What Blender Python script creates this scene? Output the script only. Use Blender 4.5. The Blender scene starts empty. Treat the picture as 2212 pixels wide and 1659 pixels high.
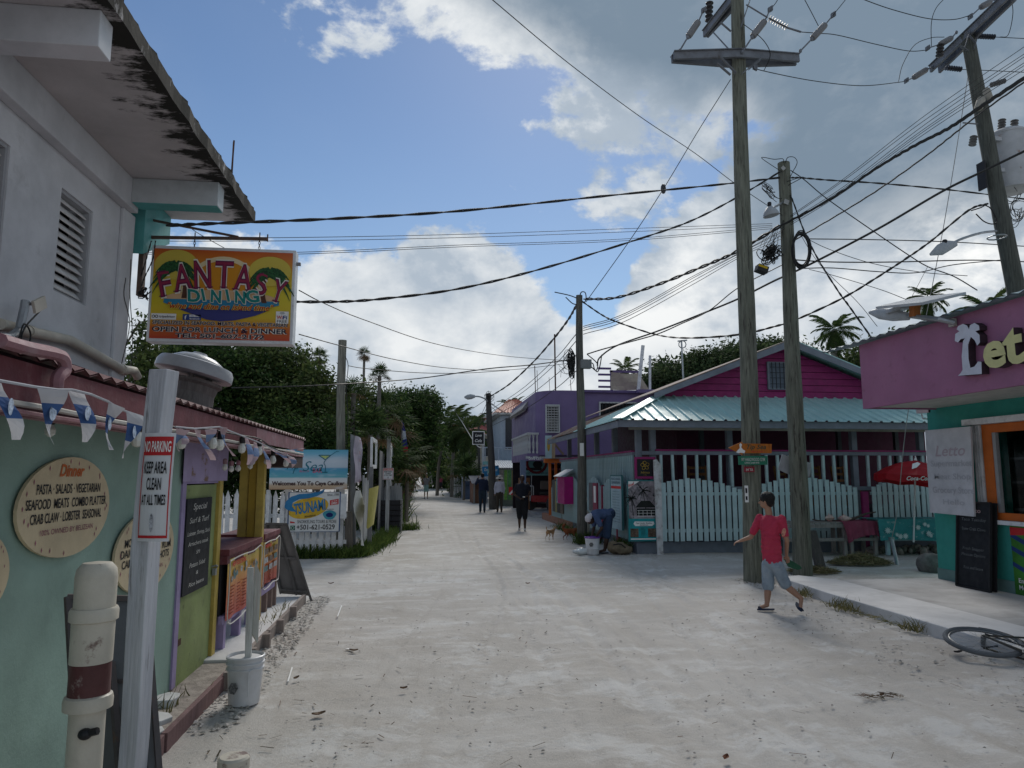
import bpy, bmesh, math, random
import numpy as np
from mathutils import Vector, Matrix, noise, Euler
random.seed(7); RNG=np.random.default_rng(11)
sc=bpy.context.scene; C=sc.collection
R=math.radians
# ---------------------------------------------------------------- camera
F=1534.; CX=1106.; CY=829.5; CAMH=1.7
PITCH=math.atan((1027-CY)/F); YAW=math.atan((CX-915)/(F/math.cos(PITCH)))
cam=bpy.data.objects.new('camera',bpy.data.cameras.new('camera')); C.objects.link(cam)
cam.data.sensor_width=36; cam.data.lens=F/2212*36; cam.data.clip_end=3000; cam.data.clip_start=.05
cam.location=(0,0,CAMH); cam.rotation_euler=(math.pi/2+PITCH,0,-YAW)
sc.camera=cam
def ray(x,y):
 u=(x-CX)/F; v=-(y-CY)/F
 f=math.cos(PITCH)-v*math.sin(PITCH); z=math.sin(PITCH)+v*math.cos(PITCH)
 return (u*math.cos(YAW)+f*math.sin(YAW), f*math.cos(YAW)-u*math.sin(YAW), z)
# a measured point of the photograph put on a real plane of the place: ground / street-parallel wall / cross-street wall
def G(x,y,z=0.):
 r=ray(x,y); t=(z-CAMH)/r[2]; return Vector((r[0]*t,r[1]*t,z))
def PX(x,y,X):
 r=ray(x,y); t=X/r[0]; return Vector((X,r[1]*t,CAMH+r[2]*t))
def PY(x,y,Y):
 r=ray(x,y); t=Y/r[1]; return Vector((r[0]*t,Y,CAMH+r[2]*t))
# ---------------------------------------------------------------- sky, sun, exposure
SUN_EL=R(40); SUN_AZ=R(14)     # azimuth from +Y towards +X
world=bpy.data.worlds.new('World'); sc.world=world; world.use_nodes=True
def build_world():
 nt=world.node_tree; nt.nodes.clear(); L=nt.links
 def nd(t,**k):
  n=nt.nodes.new(t)
  for a,b in k.items(): setattr(n,a,b)
  return n
 def inp(n,i,v):
  if isinstance(v,bpy.types.NodeSocket): L.new(v,n.inputs[i])
  elif v is not None: n.inputs[i].default_value=v
 def m(op,a,b=None,c=None):
  n=nd('ShaderNodeMath',operation=op); inp(n,0,a); inp(n,1,b); inp(n,2,c); return n.outputs[0]
 def sstep(x,a,b):
  n=nd('ShaderNodeMapRange',interpolation_type='SMOOTHSTEP'); inp(n,0,x); inp(n,1,a); inp(n,2,b); return n.outputs[0]
 def mix(f,a,b):
  n=nd('ShaderNodeMix',data_type='RGBA'); inp(n,0,f)
  inp(n,6,a); inp(n,7,b); return n.outputs[2]
 geo=nd('ShaderNodeTexCoord').outputs['Generated']
 sep=nd('ShaderNodeSeparateXYZ'); L.new(geo,sep.inputs[0]); x,y,z=sep.outputs
 el=m('ARCSINE',z); az=m('ARCTAN2',x,y)
 def fb(scale,detail,rough,off=(0,0,0),sc3=(1,1,1.5),dist=0.):
  mp=nd('ShaderNodeMapping'); L.new(geo,mp.inputs[0]); mp.inputs[1].default_value=off; mp.inputs[3].default_value=sc3
  n=nd('ShaderNodeTexNoise'); L.new(mp.outputs[0],n.inputs['Vector']); n.inputs['Scale'].default_value=scale
  n.inputs['Detail'].default_value=detail; n.inputs['Roughness'].default_value=rough; n.inputs['Distortion'].default_value=dist
  return m('SUBTRACT',n.outputs['Fac'],.5)
 def azel(px,py):
  r=ray(px,py); n=math.sqrt(sum(c*c for c in r)); return math.atan2(r[0],r[1]),math.asin(r[2]/n)
 sky=nd('ShaderNodeTexSky',sky_type='NISHITA'); sky.sun_disc=False; sky.sun_elevation=SUN_EL; sky.sun_rotation=SUN_AZ
 sky.air_density=1.0; sky.dust_density=.15; sky.ozone_density=3.0
 # cloud edge A: the big bank above and to the right of this line
 a0=azel(660,-10); a1=azel(1520,430)
 dx,dy=a1[0]-a0[0],a1[1]-a0[1]; ln=math.hypot(dx,dy); nx,ny=-dy/ln,dx/ln
 sA=m('ADD',m('MULTIPLY',m('SUBTRACT',az,a0[0]),nx),m('MULTIPLY',m('SUBTRACT',el,a0[1]),ny))
 n1=fb(4.6,9,.60,dist=.15); n2=fb(17.,6,.62,(3,1,2)); n3=fb(2.3,4,.5,(7,2,5))
 n1b=fb(4.6,7,.60,(.018,.03,.035),dist=.15)
 edge=m('ADD',m('MULTIPLY',n1,.50),m('MULTIPLY',n2,.11))
 wA=m('ADD',sA,edge); mA=sstep(wA,.0,.045)
 # cloud edge B: low cumulus bank, its top edge by azimuth
 pts=[(-900,560),(-200,430),(300,500),(480,492),(620,535),(740,500),(860,530),(960,515),(1060,550),(1130,600),(1200,650),(1280,690),(1340,640),(1370,560),(1420,480),(1480,420),(1560,330),(2212,100),(3200,0)]
 fc=nd('ShaderNodeFloatCurve'); cv=fc.mapping.curves[0]
 lo=azel(-900,560)[0]; hi=azel(3200,0)[0]
 P=[((azel(a,b)[0]-lo)/(hi-lo),azel(a,b)[1]) for a,b in pts]
 cv.points[0].location=P[0]; cv.points[1].location=P[-1]
 for p in P[1:-1]: cv.points.new(*p)
 fc.mapping.update()
 mr=nd('ShaderNodeMapRange'); L.new(az,mr.inputs[0]); mr.inputs[1].default_value=lo; mr.inputs[2].default_value=hi
 L.new(mr.outputs[0],fc.inputs['Value'])
 sB=m('SUBTRACT',fc.outputs[0],el)
 wB=m('ADD',sB,m('ADD',m('MULTIPLY',n1,.20),m('MULTIPLY',n2,.09))); mB=sstep(wB,.0,.022)
 puff=m('MULTIPLY',sstep(m('ADD',m('MULTIPLY',n1,.65),m('MULTIPLY',n2,.45)),.20,.30),.55)
 veil=m('MULTIPLY',sstep(n3,.0,.35),.10)
 back=m('MULTIPLY',sstep(m('ADD',n1,m('MULTIPLY',n3,.8)),-.06,.10),sstep(m('MULTIPLY',y,-1.),-.1,.35))
 mask=m('MAXIMUM',m('MAXIMUM',mA,mB),m('MAXIMUM',m('MAXIMUM',puff,veil),back))
 # shading of the clouds: bright where thin, blue grey where thick
 emb=m('MULTIPLY',m('SUBTRACT',n1b,n1),4.0)
 thickA=sstep(m('ADD',m('ADD',sA,m('MULTIPLY',edge,.30)),m('MULTIPLY',n3,.12)),.06,.165)
 thickA=m('MAXIMUM',thickA,sstep(m('ADD',az,m('MULTIPLY',m('ADD',n1,n3),.22)),azel(1500,300)[0],azel(1740,300)[0]))
 hi_el=sstep(m('ADD',el,m('ADD',m('MULTIPLY',n3,.10),m('MULTIPLY',n1,.12))),R(14),R(20.5))
 dark=m('MULTIPLY',thickA,hi_el)
 thickB=m('MULTIPLY',sstep(m('ADD',wB,m('MULTIPLY',n3,.3)),.05,.26),.62)
 lowpatch=m('MULTIPLY',sstep(m('ADD',n3,m('MULTIPLY',n1,.9)),-.14,.16),.85)
 K=10.
 white=(.70*K,.72*K,.73*K,1); pale=(.36*K,.42*K,.49*K,1); grey=(.165*K,.222*K,.287*K,1); mid=(.30*K,.36*K,.43*K,1)
 def cl(v): return m('MINIMUM',m('MAXIMUM',v,0.),1.)
 tone=m('MAXIMUM',thickB,lowpatch)
 c=mix(cl(m('ADD',tone,emb)),white,pale)
 c=mix(m('MULTIPLY',m('MULTIPLY',thickB,sstep(n1,-.02,.15)),.5),c,mid)
 c=mix(cl(m('ADD',dark,m('MULTIPLY',m('MULTIPLY',m('ADD',emb,m('MULTIPLY',n3,-1.6)),.22),hi_el))),c,grey)
 # brighter where the sun stands behind the cloud, low on the right
 def glow(px,py,w,s):
  a,e=azel(px,py); d=m('ADD',m('POWER',m('SUBTRACT',az,a),2.),m('POWER',m('MULTIPLY',m('SUBTRACT',el,e),1.4),2.))
  return m('MULTIPLY',m('EXPONENT',m('MULTIPLY',d,-1/(w*w))),s)
 g=m('MULTIPLY',m('ADD',glow(2110,560,.09,.9),m('ADD',glow(1340,620,.13,.45),glow(1230,250,.11,.3))),sstep(emb,.3,-.3))
 c=mix(g,c,(.88*K,.88*K,.86*K,1))
 hs=nd('ShaderNodeHueSaturation'); hs.inputs['Value'].default_value=.74; hs.inputs['Saturation'].default_value=1.06; L.new(sky.outputs[0],hs.inputs['Color']); skydeep=hs.outputs[0]
 skyc=mix(m('MULTIPLY',sstep(m('MULTIPLY',el,-1.),-R(30),-R(2)),.35),skydeep,(.36*K,.50*K,.64*K,1))
 c=mix(mask,skyc,c)
 bg=nd('ShaderNodeBackground'); L.new(c,bg.inputs[0]); bg.inputs[1].default_value=.1
 out=nd('ShaderNodeOutputWorld'); L.new(bg.outputs[0],out.inputs[0])
build_world()
sun=bpy.data.objects.new('sun',bpy.data.lights.new('sun','SUN')); C.objects.link(sun)
sun.data.energy=1.8; sun.data.angle=R(22); sun.data.color=(1,.95,.88)
sd=Vector((math.sin(SUN_AZ)*math.cos(SUN_EL),math.cos(SUN_AZ)*math.cos(SUN_EL),math.sin(SUN_EL)))
sun.rotation_euler=sd.to_track_quat('Z','Y').to_euler(); sun.location=(10,30,60)
sc.view_settings.view_transform='Standard'; sc.view_settings.look='None'; sc.view_settings.gamma=1
sc.view_settings.exposure=0.29; sc.view_settings.use_curve_mapping=False
# ---------------------------------------------------------------- materials
MATS={}
def mat(name,col=(.5,.5,.5),rough=.75,var=.12,scale=4.,bump=.15,bscale=30.,metal=0.,spec=.3,stain=None,stain2=None,stretch=(1,1,1),rand=0.,island=0.,translucent=0.,alpha=1.,trans=0.,emit=0.):
 if name in MATS: return MATS[name]
 M=bpy.data.materials.new(name); M.use_nodes=True; nt=M.node_tree; L=nt.links
 b=nt.nodes['Principled BSDF']; out=nt.nodes['Material Output']
 tc=nt.nodes.new('ShaderNodeTexCoord'); mp=nt.nodes.new('ShaderNodeMapping'); mp.inputs[3].default_value=stretch
 L.new(tc.outputs['Object'],mp.inputs[0])
 def nz(s,d=6,r=.6,off=0):
  n=nt.nodes.new('ShaderNodeTexNoise'); L.new(mp.outputs[0],n.inputs['Vector']); n.inputs['Scale'].default_value=s; n.inputs['Detail'].default_value=d; n.inputs['Roughness'].default_value=r
  if off:
   q=nt.nodes.new('ShaderNodeVectorMath'); q.inputs[1].default_value=(off,off*1.7,off*.6); L.new(mp.outputs[0],q.inputs[0]); L.new(q.outputs[0],n.inputs['Vector'])
  return n.outputs['Fac']
 def mr(x,a,b_,c=0.,d=1.):
  n=nt.nodes.new('ShaderNodeMapRange'); L.new(x,n.inputs[0]); n.inputs[1].default_value=a; n.inputs[2].default_value=b_; n.inputs[3].default_value=c; n.inputs[4].default_value=d; return n.outputs[0]
 def mixc(f,a,b_,blend='MIX'):
  n=nt.nodes.new('ShaderNodeMix'); n.data_type='RGBA'; n.blend_type=blend
  for i,v in ((0,f),(6,a),(7,b_)):
   if isinstance(v,bpy.types.NodeSocket): L.new(v,n.inputs[i])
   else: n.inputs[i].default_value=v
  return n.outputs[2]
 def v4(c): return (c[0],c[1],c[2],1)
 base=mixc(1.,v4(col),v4(col))
 if var:
  f=nz(scale); n=nt.nodes.new('ShaderNodeHueSaturation'); n.inputs['Color'].default_value=v4(col); L.new(mr(f,.25,.75,1-var*1.6,1+var*1.6),n.inputs['Value']); base=n.outputs[0]
 if rand or island:
  n=nt.nodes.new('ShaderNodeHueSaturation'); L.new(base,n.inputs['Color'])
  if island:
   g=nt.nodes.new('ShaderNodeNewGeometry'); src=g.outputs['Random Per Island']; L.new(mr(src,0,1,.5+.03,.5-.03),n.inputs['Hue'])
  else:
   g=nt.nodes.new('ShaderNodeObjectInfo'); src=g.outputs['Random']
  k=rand or island; L.new(mr(src,0,1,1-k,1+k),n.inputs['Value']); base=n.outputs[0]
 for i,st in enumerate((stain,stain2)):
  if st:   # (colour, scale, threshold low, high, amount)
   f=nz(st[1],8,.65,off=3.1+i*5); f=mr(f,st[2],st[3],0,st[4]); base=mixc(f,base,v4(st[0]))
 L.new(base,b.inputs['Base Color']); b.inputs['Roughness'].default_value=rough; b.inputs['Metallic'].default_value=metal; b.inputs['Specular IOR Level'].default_value=spec
 if rough<.9 and var: L.new(mr(nz(scale*2.3),.3,.7,max(rough-.12,.05),min(rough+.12,1)),b.inputs['Roughness'])
 if bump:
  bp=nt.nodes.new('ShaderNodeBump'); bp.inputs['Strength'].default_value=bump; bp.inputs['Distance'].default_value=.02; L.new(nz(bscale,5,.6),bp.inputs['Height']); L.new(bp.outputs[0],b.inputs['Normal'])
 if trans: b.inputs['Transmission Weight'].default_value=trans
 if alpha<1: b.inputs['Alpha'].default_value=alpha
 if emit: L.new(base,b.inputs['Emission Color']); b.inputs['Emission Strength'].default_value=emit
 if translucent:
  t=nt.nodes.new('ShaderNodeBsdfTranslucent'); L.new(base,t.inputs[0]); ms=nt.nodes.new('ShaderNodeMixShader'); ms.inputs[0].default_value=translucent
  L.new(b.outputs[0],ms.inputs[1]); L.new(t.outputs[0],ms.inputs[2]); L.new(ms.outputs[0],out.inputs['Surface'])
 MATS[name]=M; return M
DIRT=(.16,.13,.10)
def paint(name,col=None,**k):
 if name in MATS: return MATS[name]
 k.setdefault('stain',((col[0]*.45+.03,col[1]*.45+.03,col[2]*.45+.03),3.,.52,.8,.6)); k.setdefault('var',.1); k.setdefault('rough',.6)
 return mat(name,col,**k)
def wood(name,col=None,**k):
 if name in MATS: return MATS[name]
 k.setdefault('stretch',(6,6,.7)); k.setdefault('var',.22); k.setdefault('scale',5.); k.setdefault('bump',.35); k.setdefault('bscale',12.); k.setdefault('rough',.85)
 return mat(name,col,**k)
# ---------------------------------------------------------------- mesh builder
ORG={}
class B:
 def __init__(s): s.v=[]; s.f=[]
 def add(s,vs,fs):
  n=len(s.v); s.v+= [tuple(p) for p in vs]; s.f+=[tuple(i+n for i in f) for f in fs]; return s
 def box(s,a,b):
  x0,x1=sorted((a[0],b[0])); y0,y1=sorted((a[1],b[1])); z0,z1=sorted((a[2],b[2]))
  return s.add([(x0,y0,z0),(x1,y0,z0),(x1,y1,z0),(x0,y1,z0),(x0,y0,z1),(x1,y0,z1),(x1,y1,z1),(x0,y1,z1)],[(0,3,2,1),(4,5,6,7),(0,1,5,4),(1,2,6,5),(2,3,7,6),(3,0,4,7)])
 def obox(s,c,size,M=None):
  M=M or Matrix(); c=Vector(c); vs=[]
  for z in(-.5,.5):
   for x,y in((-.5,-.5),(.5,-.5),(.5,.5),(-.5,.5)): vs.append(c+M.to_3x3()@Vector((x*size[0],y*size[1],z*size[2])))
  return s.add(vs,[(0,3,2,1),(4,5,6,7),(0,1,5,4),(1,2,6,5),(2,3,7,6),(3,0,4,7)])
 def bar(s,p,q,w,h=None,up=(0,0,1)):
  p=Vector(p);q=Vector(q);h=h or w; d=(q-p).normalized(); u=Vector(up)
  if abs(d.dot(u))>.98: u=Vector((0,1,0))
  r=d.cross(u).normalized(); u=r.cross(d); vs=[]
  for e in(p,q):
   for a,b in((-1,-1),(1,-1),(1,1),(-1,1)): vs.append(e+r*a*w/2+u*b*h/2)
  return s.add(vs,[(0,3,2,1),(4,5,6,7),(0,1,5,4),(1,2,6,5),(2,3,7,6),(3,0,4,7)])
 def tube(s,pts,r,n=8,caps=True,flat=1.):
  pts=[Vector(p) for p in pts]; k=len(pts); rr=r if isinstance(r,(list,tuple)) else [r]*k
  vs=[];fs=[]; pu=None
  for i,p in enumerate(pts):
   d=(pts[min(i+1,k-1)]-pts[max(i-1,0)]).normalized()
   if pu is None:
    pu=Vector((0,0,1)) if abs(d.z)<.9 else Vector((1,0,0))
   u=(pu-d*pu.dot(d)).normalized(); pu=u; w=d.cross(u)
   for j in range(n):
    a=2*math.pi*j/n; vs.append(p+(u*math.cos(a)+w*math.sin(a)*flat)*rr[i])
  for i in range(k-1):
   for j in range(n):
    a=i*n+j;b=i*n+(j+1)%n; fs.append((a,b,b+n,a+n))
  if caps: fs.append(tuple(range(n))[::-1]); fs.append(tuple((k-1)*n+j for j in range(n)))
  return s.add(vs,fs)
 def cyl(s,p,q,r,r2=None,n=12,caps=True): return s.tube([p,q],[r,r if r2 is None else r2],n,caps)
 def prism(s,pts,off):
  pts=[Vector(p) for p in pts]; off=Vector(off); n=len(pts)
  return s.add(pts+[p+off for p in pts],[tuple(range(n))[::-1],tuple(range(n,2*n))]+[(i,(i+1)%n,n+(i+1)%n,n+i) for i in range(n)])
 def quad(s,*pts): return s.add(pts,[tuple(range(len(pts)))])
 def lathe(s,c,prof,n=20,M=None):
  M=(M or Matrix()).to_3x3(); c=Vector(c); vs=[];fs=[]; k=len(prof)
  for r,z in prof:
   for j in range(n):
    a=2*math.pi*j/n; vs.append(c+M@Vector((r*math.cos(a),r*math.sin(a),z)))
  for i in range(k-1):
   for j in range(n):
    a=i*n+j;b=i*n+(j+1)%n; fs.append((a,b,b+n,a+n))
  if prof[0][0]>1e-4: fs.append(tuple(range(n))[::-1])
  if prof[-1][0]>1e-4: fs.append(tuple((k-1)*n+j for j in range(n)))
  return s.add(vs,fs)
 def ell(s,c,r,M=None,nu=12,nv=8):
  prof=[(math.sin(math.pi*i/nv),-math.cos(math.pi*i/nv)) for i in range(nv+1)]
  prof=[(max(a,1e-3),b) for a,b in prof]; M=(M or Matrix()).to_3x3()
  S=Matrix.Diagonal(Vector(r)); return s.lathe(c,prof,nu,(M@S).to_4x4())
 def disc(s,c,ru,rv,U,V,n=24):
  c=Vector(c);U=Vector(U);V=Vector(V); return s.add([c+U*ru*math.cos(2*math.pi*i/n)+V*rv*math.sin(2*math.pi*i/n) for i in range(n)],[tuple(range(n))])
 def text(s,t,o,U,V,h,w=None,al='C',shear=0,bold=0.,lift=.002,ext=0.):
  m_=textmesh(t,shear,bold,ext)
  if not m_: return s
  vs,fs,(x0,x1,y0,y1)=m_; U=Vector(U).normalized();V=Vector(V).normalized(); N=U.cross(V); ky=h/.72
  kx=ky if w is None else w/(x1-x0); wd=(x1-x0)*kx; ox={'C':-wd/2,'L':0,'R':-wd}[al]; o=Vector(o)
  return s.add([o+U*((p[0]-x0)*kx+ox)+V*(p[1]*ky)+N*(lift+p[2]) for p in vs],fs)
 def build(s,name,m,parent=None,smooth=False,bevel=0.,kind=None,label=None,cat=None,group=None,weld=False):
  me=bpy.data.meshes.new(name); vs=s.v
  if parent is not None: o_=ORG[parent.name]
  elif vs:
   a=np.array(vs); o_=Vector(((a[:,0].min()+a[:,0].max())/2,(a[:,1].min()+a[:,1].max())/2,a[:,2].min()))
  else: o_=Vector((0,0,0))
  me.from_pydata([(p[0]-o_.x,p[1]-o_.y,p[2]-o_.z) for p in vs],[],s.f)
  if smooth: me.shade_smooth() if hasattr(me,'shade_smooth') else None
  me.materials.append(m); o=bpy.data.objects.new(name,me); C.objects.link(o)
  if parent is not None: o.parent=parent
  else: o.location=o_
  ORG[o.name]=o_
  if bevel:
   md=o.modifiers.new('bevel','BEVEL'); md.width=bevel; md.segments=2; md.limit_method='ANGLE'
  if smooth and not bevel:
   md=o.modifiers.new('norm','EDGE_SPLIT'); md.split_angle=R(40)
  tag(o,label,cat,group,kind); return o
TXT={}
def textmesh(t,shear=0,bold=0.,ext=0.):
 k=(t,shear,bold,ext)
 if k not in TXT:
  cu=bpy.data.curves.new('t','FONT'); cu.body=t; cu.size=1; cu.shear=shear; cu.offset=bold; cu.resolution_u=3; cu.extrude=ext
  ob=bpy.data.objects.new('t',cu); me=bpy.data.meshes.new_from_object(ob)
  vs=[tuple(v.co) for v in me.vertices]; fs=[tuple(p.vertices) for p in me.polygons]
  bpy.data.objects.remove(ob); bpy.data.curves.remove(cu); bpy.data.meshes.remove(me)
  TXT[k]=(vs,fs,(min(v[0] for v in vs),max(v[0] for v in vs),min(v[1] for v in vs),max(v[1] for v in vs))) if vs else None
 return TXT[k]
def tag(o,label=None,cat=None,group=None,kind=None):
 for a,b in (('label',label),('category',cat),('group',group),('kind',kind)):
  if b: o[a]=b
 return o
def empty(name,loc,label=None,cat=None,group=None,kind=None):
 o=bpy.data.objects.new(name,None); C.objects.link(o); o.location=loc; o.empty_display_size=.2; ORG[o.name]=Vector(loc); return tag(o,label,cat,group,kind)
def piece(src,name,parent,loc=(0,0,0),rot=(0,0,0),scl=(1,1,1),m=None):
 """another object on the mesh of src, as a child of parent; loc in world metres"""
 o=bpy.data.objects.new(name,src.data if hasattr(src,'data') else src); C.objects.link(o)
 for md in (src.modifiers if hasattr(src,'modifiers') else []):
  q=o.modifiers.new(md.name,md.type)
  if md.type=='BEVEL': q.width=md.width; q.segments=md.segments; q.limit_method=md.limit_method
  if md.type=='EDGE_SPLIT': q.split_angle=md.split_angle
 o.rotation_euler=rot; o.scale=scl
 if parent is not None: o.parent=parent; o.location=Vector(loc)-ORG[parent.name]
 else: o.location=loc
 ORG[o.name]=Vector(loc)
 return o
def dup(root,loc,rotz=0.,scl=1.,label=None,group=None,name=None):
 def cp(o,par):
  c=o.copy(); C.objects.link(c); c.parent=par
  for ch in list(kids.get(o.name,[])): cp(ch,c)
  return c
 kids={}
 for o in root.children_recursive: kids.setdefault(o.parent.name,[]).append(o)
 r=cp(root,None); r.location=loc; r.rotation_euler=(0,0,rotz); r.scale=(scl,)*3 if not isinstance(scl,tuple) else scl
 tag(r,label,None,group); ORG[r.name]=Vector(loc); return r
def rawmesh(name,verts,faces_n,mat_,parent=None,loc=(0,0,0)):
 """verts: (n*k,3) numpy, faces consecutive k-gons"""
 k=faces_n; n=len(verts)//k; me=bpy.data.meshes.new(name); me.vertices.add(len(verts)); me.vertices.foreach_set('co',np.ascontiguousarray(verts,dtype=np.float32).ravel())
 me.loops.add(n*k); me.loops.foreach_set('vertex_index',np.arange(n*k,dtype=np.int32)); me.polygons.add(n); me.polygons.foreach_set('loop_start',np.arange(0,n*k,k,dtype=np.int32)); me.polygons.foreach_set('loop_total',np.full(n,k,dtype=np.int32))
 me.update(calc_edges=True); me.materials.append(mat_); o=bpy.data.objects.new(name,me); C.objects.link(o); o.location=loc
 if parent is not None: o.parent=parent
 ORG[o.name]=Vector(loc) if parent is None else ORG[parent.name]
 return o
def spl(pts,n=8):
 """Catmull-Rom through points"""
 P=[Vector(p) for p in pts]; P=[P[0]*2-P[1]]+P+[P[-1]*2-P[-2]]; out=[]
 for i in range(1,len(P)-2):
  for k in range(n):
   t=k/n; a,b,c,d=P[i-1:i+3]
   out.append(.5*((2*b)+(c-a)*t+(2*a-5*b+4*c-d)*t*t+(3*b-a-3*c+d)*t**3))
 out.append(P[-2]); return out
Xv=Vector((1,0,0));Yv=Vector((0,1,0));Zv=Vector((0,0,1))
K_WHITE=paint('white_paint',(.68,.69,.70),stain=((.30,.29,.28),5,.5,.72,.75))
K_BLACK=mat('black_print',(.015,.015,.018),rough=.6,var=0,bump=0)
K_WPRINT=mat('white_print',(.78,.78,.76),rough=.6,var=.03,bump=0)
K_CHALK=mat('chalk',(.55,.55,.52),rough=1,var=.2,bump=0)
K_RED=mat('red_print',(.50,.025,.03),rough=.6,var=.04,bump=0)
K_RUBBER=mat('black_cable',(.02,.02,.02),rough=.6,var=.1,bump=0)
K_GALV=mat('galvanised_steel',(.33,.35,.37),rough=.45,metal=.7,var=.15,stain=((.2,.12,.08),8,.6,.8,.5))
# ================================================================ THE SETTING: ground, slabs
def ground():
 def axis(lo,hi,st,far):
  a=list(np.arange(lo,hi+1e-6,st)); s=st; x=hi
  while x<far: s*=1.35; x+=s; a.append(x)
  s=st; x=lo
  while x>-far: s*=1.35; x-=s; a.insert(0,x)
  return np.array(a)
 xs=axis(-2.2,9.,.038,900.); ys=axis(2.6,15.,.038,900.)
 V=np.zeros((len(ys),len(xs),3)); V[:,:,0]=xs[None,:]; V[:,:,1]=ys[:,None]
 rg=np.random.default_rng(3)
 def vn(X,Y,s,seed):
  g=np.random.default_rng(seed).random((64,64)); u=X*s; v=Y*s; iu=np.floor(u).astype(int); iv=np.floor(v).astype(int); fu=u-iu; fv=v-iv; fu=fu*fu*(3-2*fu); fv=fv*fv*(3-2*fv)
  a=g[iv%64,iu%64]; b=g[iv%64,(iu+1)%64]; c=g[(iv+1)%64,iu%64]; d=g[(iv+1)%64,(iu+1)%64]
  return (a*(1-fu)+b*fu)*(1-fv)+(c*(1-fu)+d*fu)*fv-.5
 X=V[:,:,0];Y=V[:,:,1]
 z=.035*vn(X,Y,.35,1)+.016*vn(X,Y,1.1,2)+.009*vn(X,Y,3.1,3)+.006*vn(X,Y,7.3,4)
 # wheel tracks: shallow double ruts that curve through the crossing
 for off,amp in ((0.,.02),(.45,.016),(1.7,.014),(2.2,.012)):
  cx=1.2+off+.9*np.sin((Y-3)*.16)-.05*(Y-8)
  z-=amp*np.exp(-((X-cx)/.07)**2)-.5*amp*np.exp(-((np.abs(X-cx)-.14)/.05)**2)
 for (x0,a1,a2,w_,amp) in ((2.6,.10,.012,.05,.012),(3.05,.10,.012,.05,.010),(.2,.30,-.02,.045,.012),(.62,.31,-.02,.045,.010),(4.4,-.16,.01,.05,.010),(-.4,.12,.004,.03,.008),(1.9,-.22,.02,.025,.009),(1.1,.02,.0,.06,.008)):
  cx=x0+a1*(Y-6)+a2*(Y-6)**2; dd=(X-cx)/w_; amp*=1.7; z-=amp*np.exp(-dd**2)*(.75+.35*np.sin(Y*55+X*20)); z+=amp*.45*(np.exp(-((np.abs(X-cx)-1.7*w_)/(w_*.6))**2))
 for k in range(260):
  fx=rg.uniform(-1.4,5.2); fy=rg.uniform(3,14); an=rg.uniform(0,3.14); dx_=(X-fx)*np.cos(an)+(Y-fy)*np.sin(an); dy_=-(X-fx)*np.sin(an)+(Y-fy)*np.cos(an)
  m_=(np.abs(X-fx)<.25)&(np.abs(Y-fy)<.25); z[m_]-=.006*np.exp(-(dx_[m_]/.10)**2-(dy_[m_]/.045)**2)
 z+=.006*vn(X,Y,11.3,6)+.004*vn(X,Y,19.7,7)
 for off in (0.,1.35):
  cy=12.0+off+.25*np.sin(X*.4)
  z-=.014*np.exp(-((Y-cy)/.10)**2)
 fade=np.clip((70-np.hypot(X,Y))/40,0,1); z*=fade
 z-= .02*0
 # keep it under the slabs and thresholds
 V[:,:,2]=z-.012
 me=bpy.data.meshes.new('sand_road'); ny,nx=X.shape
 idx=np.arange(ny*nx).reshape(ny,nx); q=np.stack([idx[:-1,:-1],idx[:-1,1:],idx[1:,1:],idx[1:,:-1]],-1).reshape(-1,4)
 me.vertices.add(ny*nx); me.vertices.foreach_set('co',V.reshape(-1).astype(np.float32)); n=len(q)
 me.loops.add(n*4); me.loops.foreach_set('vertex_index',q.ravel().astype(np.int32)); me.polygons.add(n); me.polygons.foreach_set('loop_start',np.arange(0,n*4,4,dtype=np.int32)); me.polygons.foreach_set('loop_total',np.full(n,4,dtype=np.int32))
 me.polygons.foreach_set('use_smooth',np.ones(n,dtype=bool)); me.update(calc_edges=True)
 M=bpy.data.materials.new('white_sand'); M.use_nodes=True; nt=M.node_tree; L=nt.links; b=nt.nodes['Principled BSDF']
 tc=nt.nodes.new('ShaderNodeTexCoord')
 def nz(s,d,r,st=(1,1,1),off=(0,0,0)):
  mp=nt.nodes.new('ShaderNodeMapping'); mp.inputs[1].default_value=off; mp.inputs[3].default_value=st; L.new(tc.outputs['Object'],mp.inputs[0])
  n=nt.nodes.new('ShaderNodeTexNoise'); L.new(mp.outputs[0],n.inputs['Vector']); n.inputs['Scale'].default_value=s; n.inputs['Detail'].default_value=d; n.inputs['Roughness'].default_value=r; n.inputs['Distortion'].default_value=.2; return n.outputs['Fac']
 def mr(x,a,b_,c=0.,d=1.):
  n=nt.nodes.new('ShaderNodeMapRange'); n.interpolation_type='SMOOTHSTEP'; L.new(x,n.inputs[0]); n.inputs[1].default_value=a; n.inputs[2].default_value=b_; n.inputs[3].default_value=c; n.inputs[4].default_value=d; return n.outputs[0]
 def mix(f,a,b_,bl='MIX'):
  n=nt.nodes.new('ShaderNodeMix'); n.data_type='RGBA'; n.blend_type=bl
  for i,v in ((0,f),(6,a),(7,b_)):
   if isinstance(v,bpy.types.NodeSocket): L.new(v,n.inputs[i])
   else: n.inputs[i].default_value=v
  return n.outputs[2]
 base=mix(mr(nz(.55,8,.6),.3,.7),(.42,.39,.355,1),(.52,.495,.465,1))
 base=mix(mr(nz(1.3,12,.78,(.8,1,1),(3,5,0)),.50,.60,0,.7),base,(.63,.625,.61,1))      # pale packed marl patches
 base=mix(mr(nz(2.4,8,.68,(.22,1,1),(9,2,0)),.50,.68,0,.4),base,(.70,.69,.675,1))     # streaks along the cross street
 base=mix(mr(nz(3.2,8,.68,(1,.13,1),(1,7,0)),.52,.72,0,.45),base,(.37,.335,.295,1))    # streaks along the street
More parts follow.
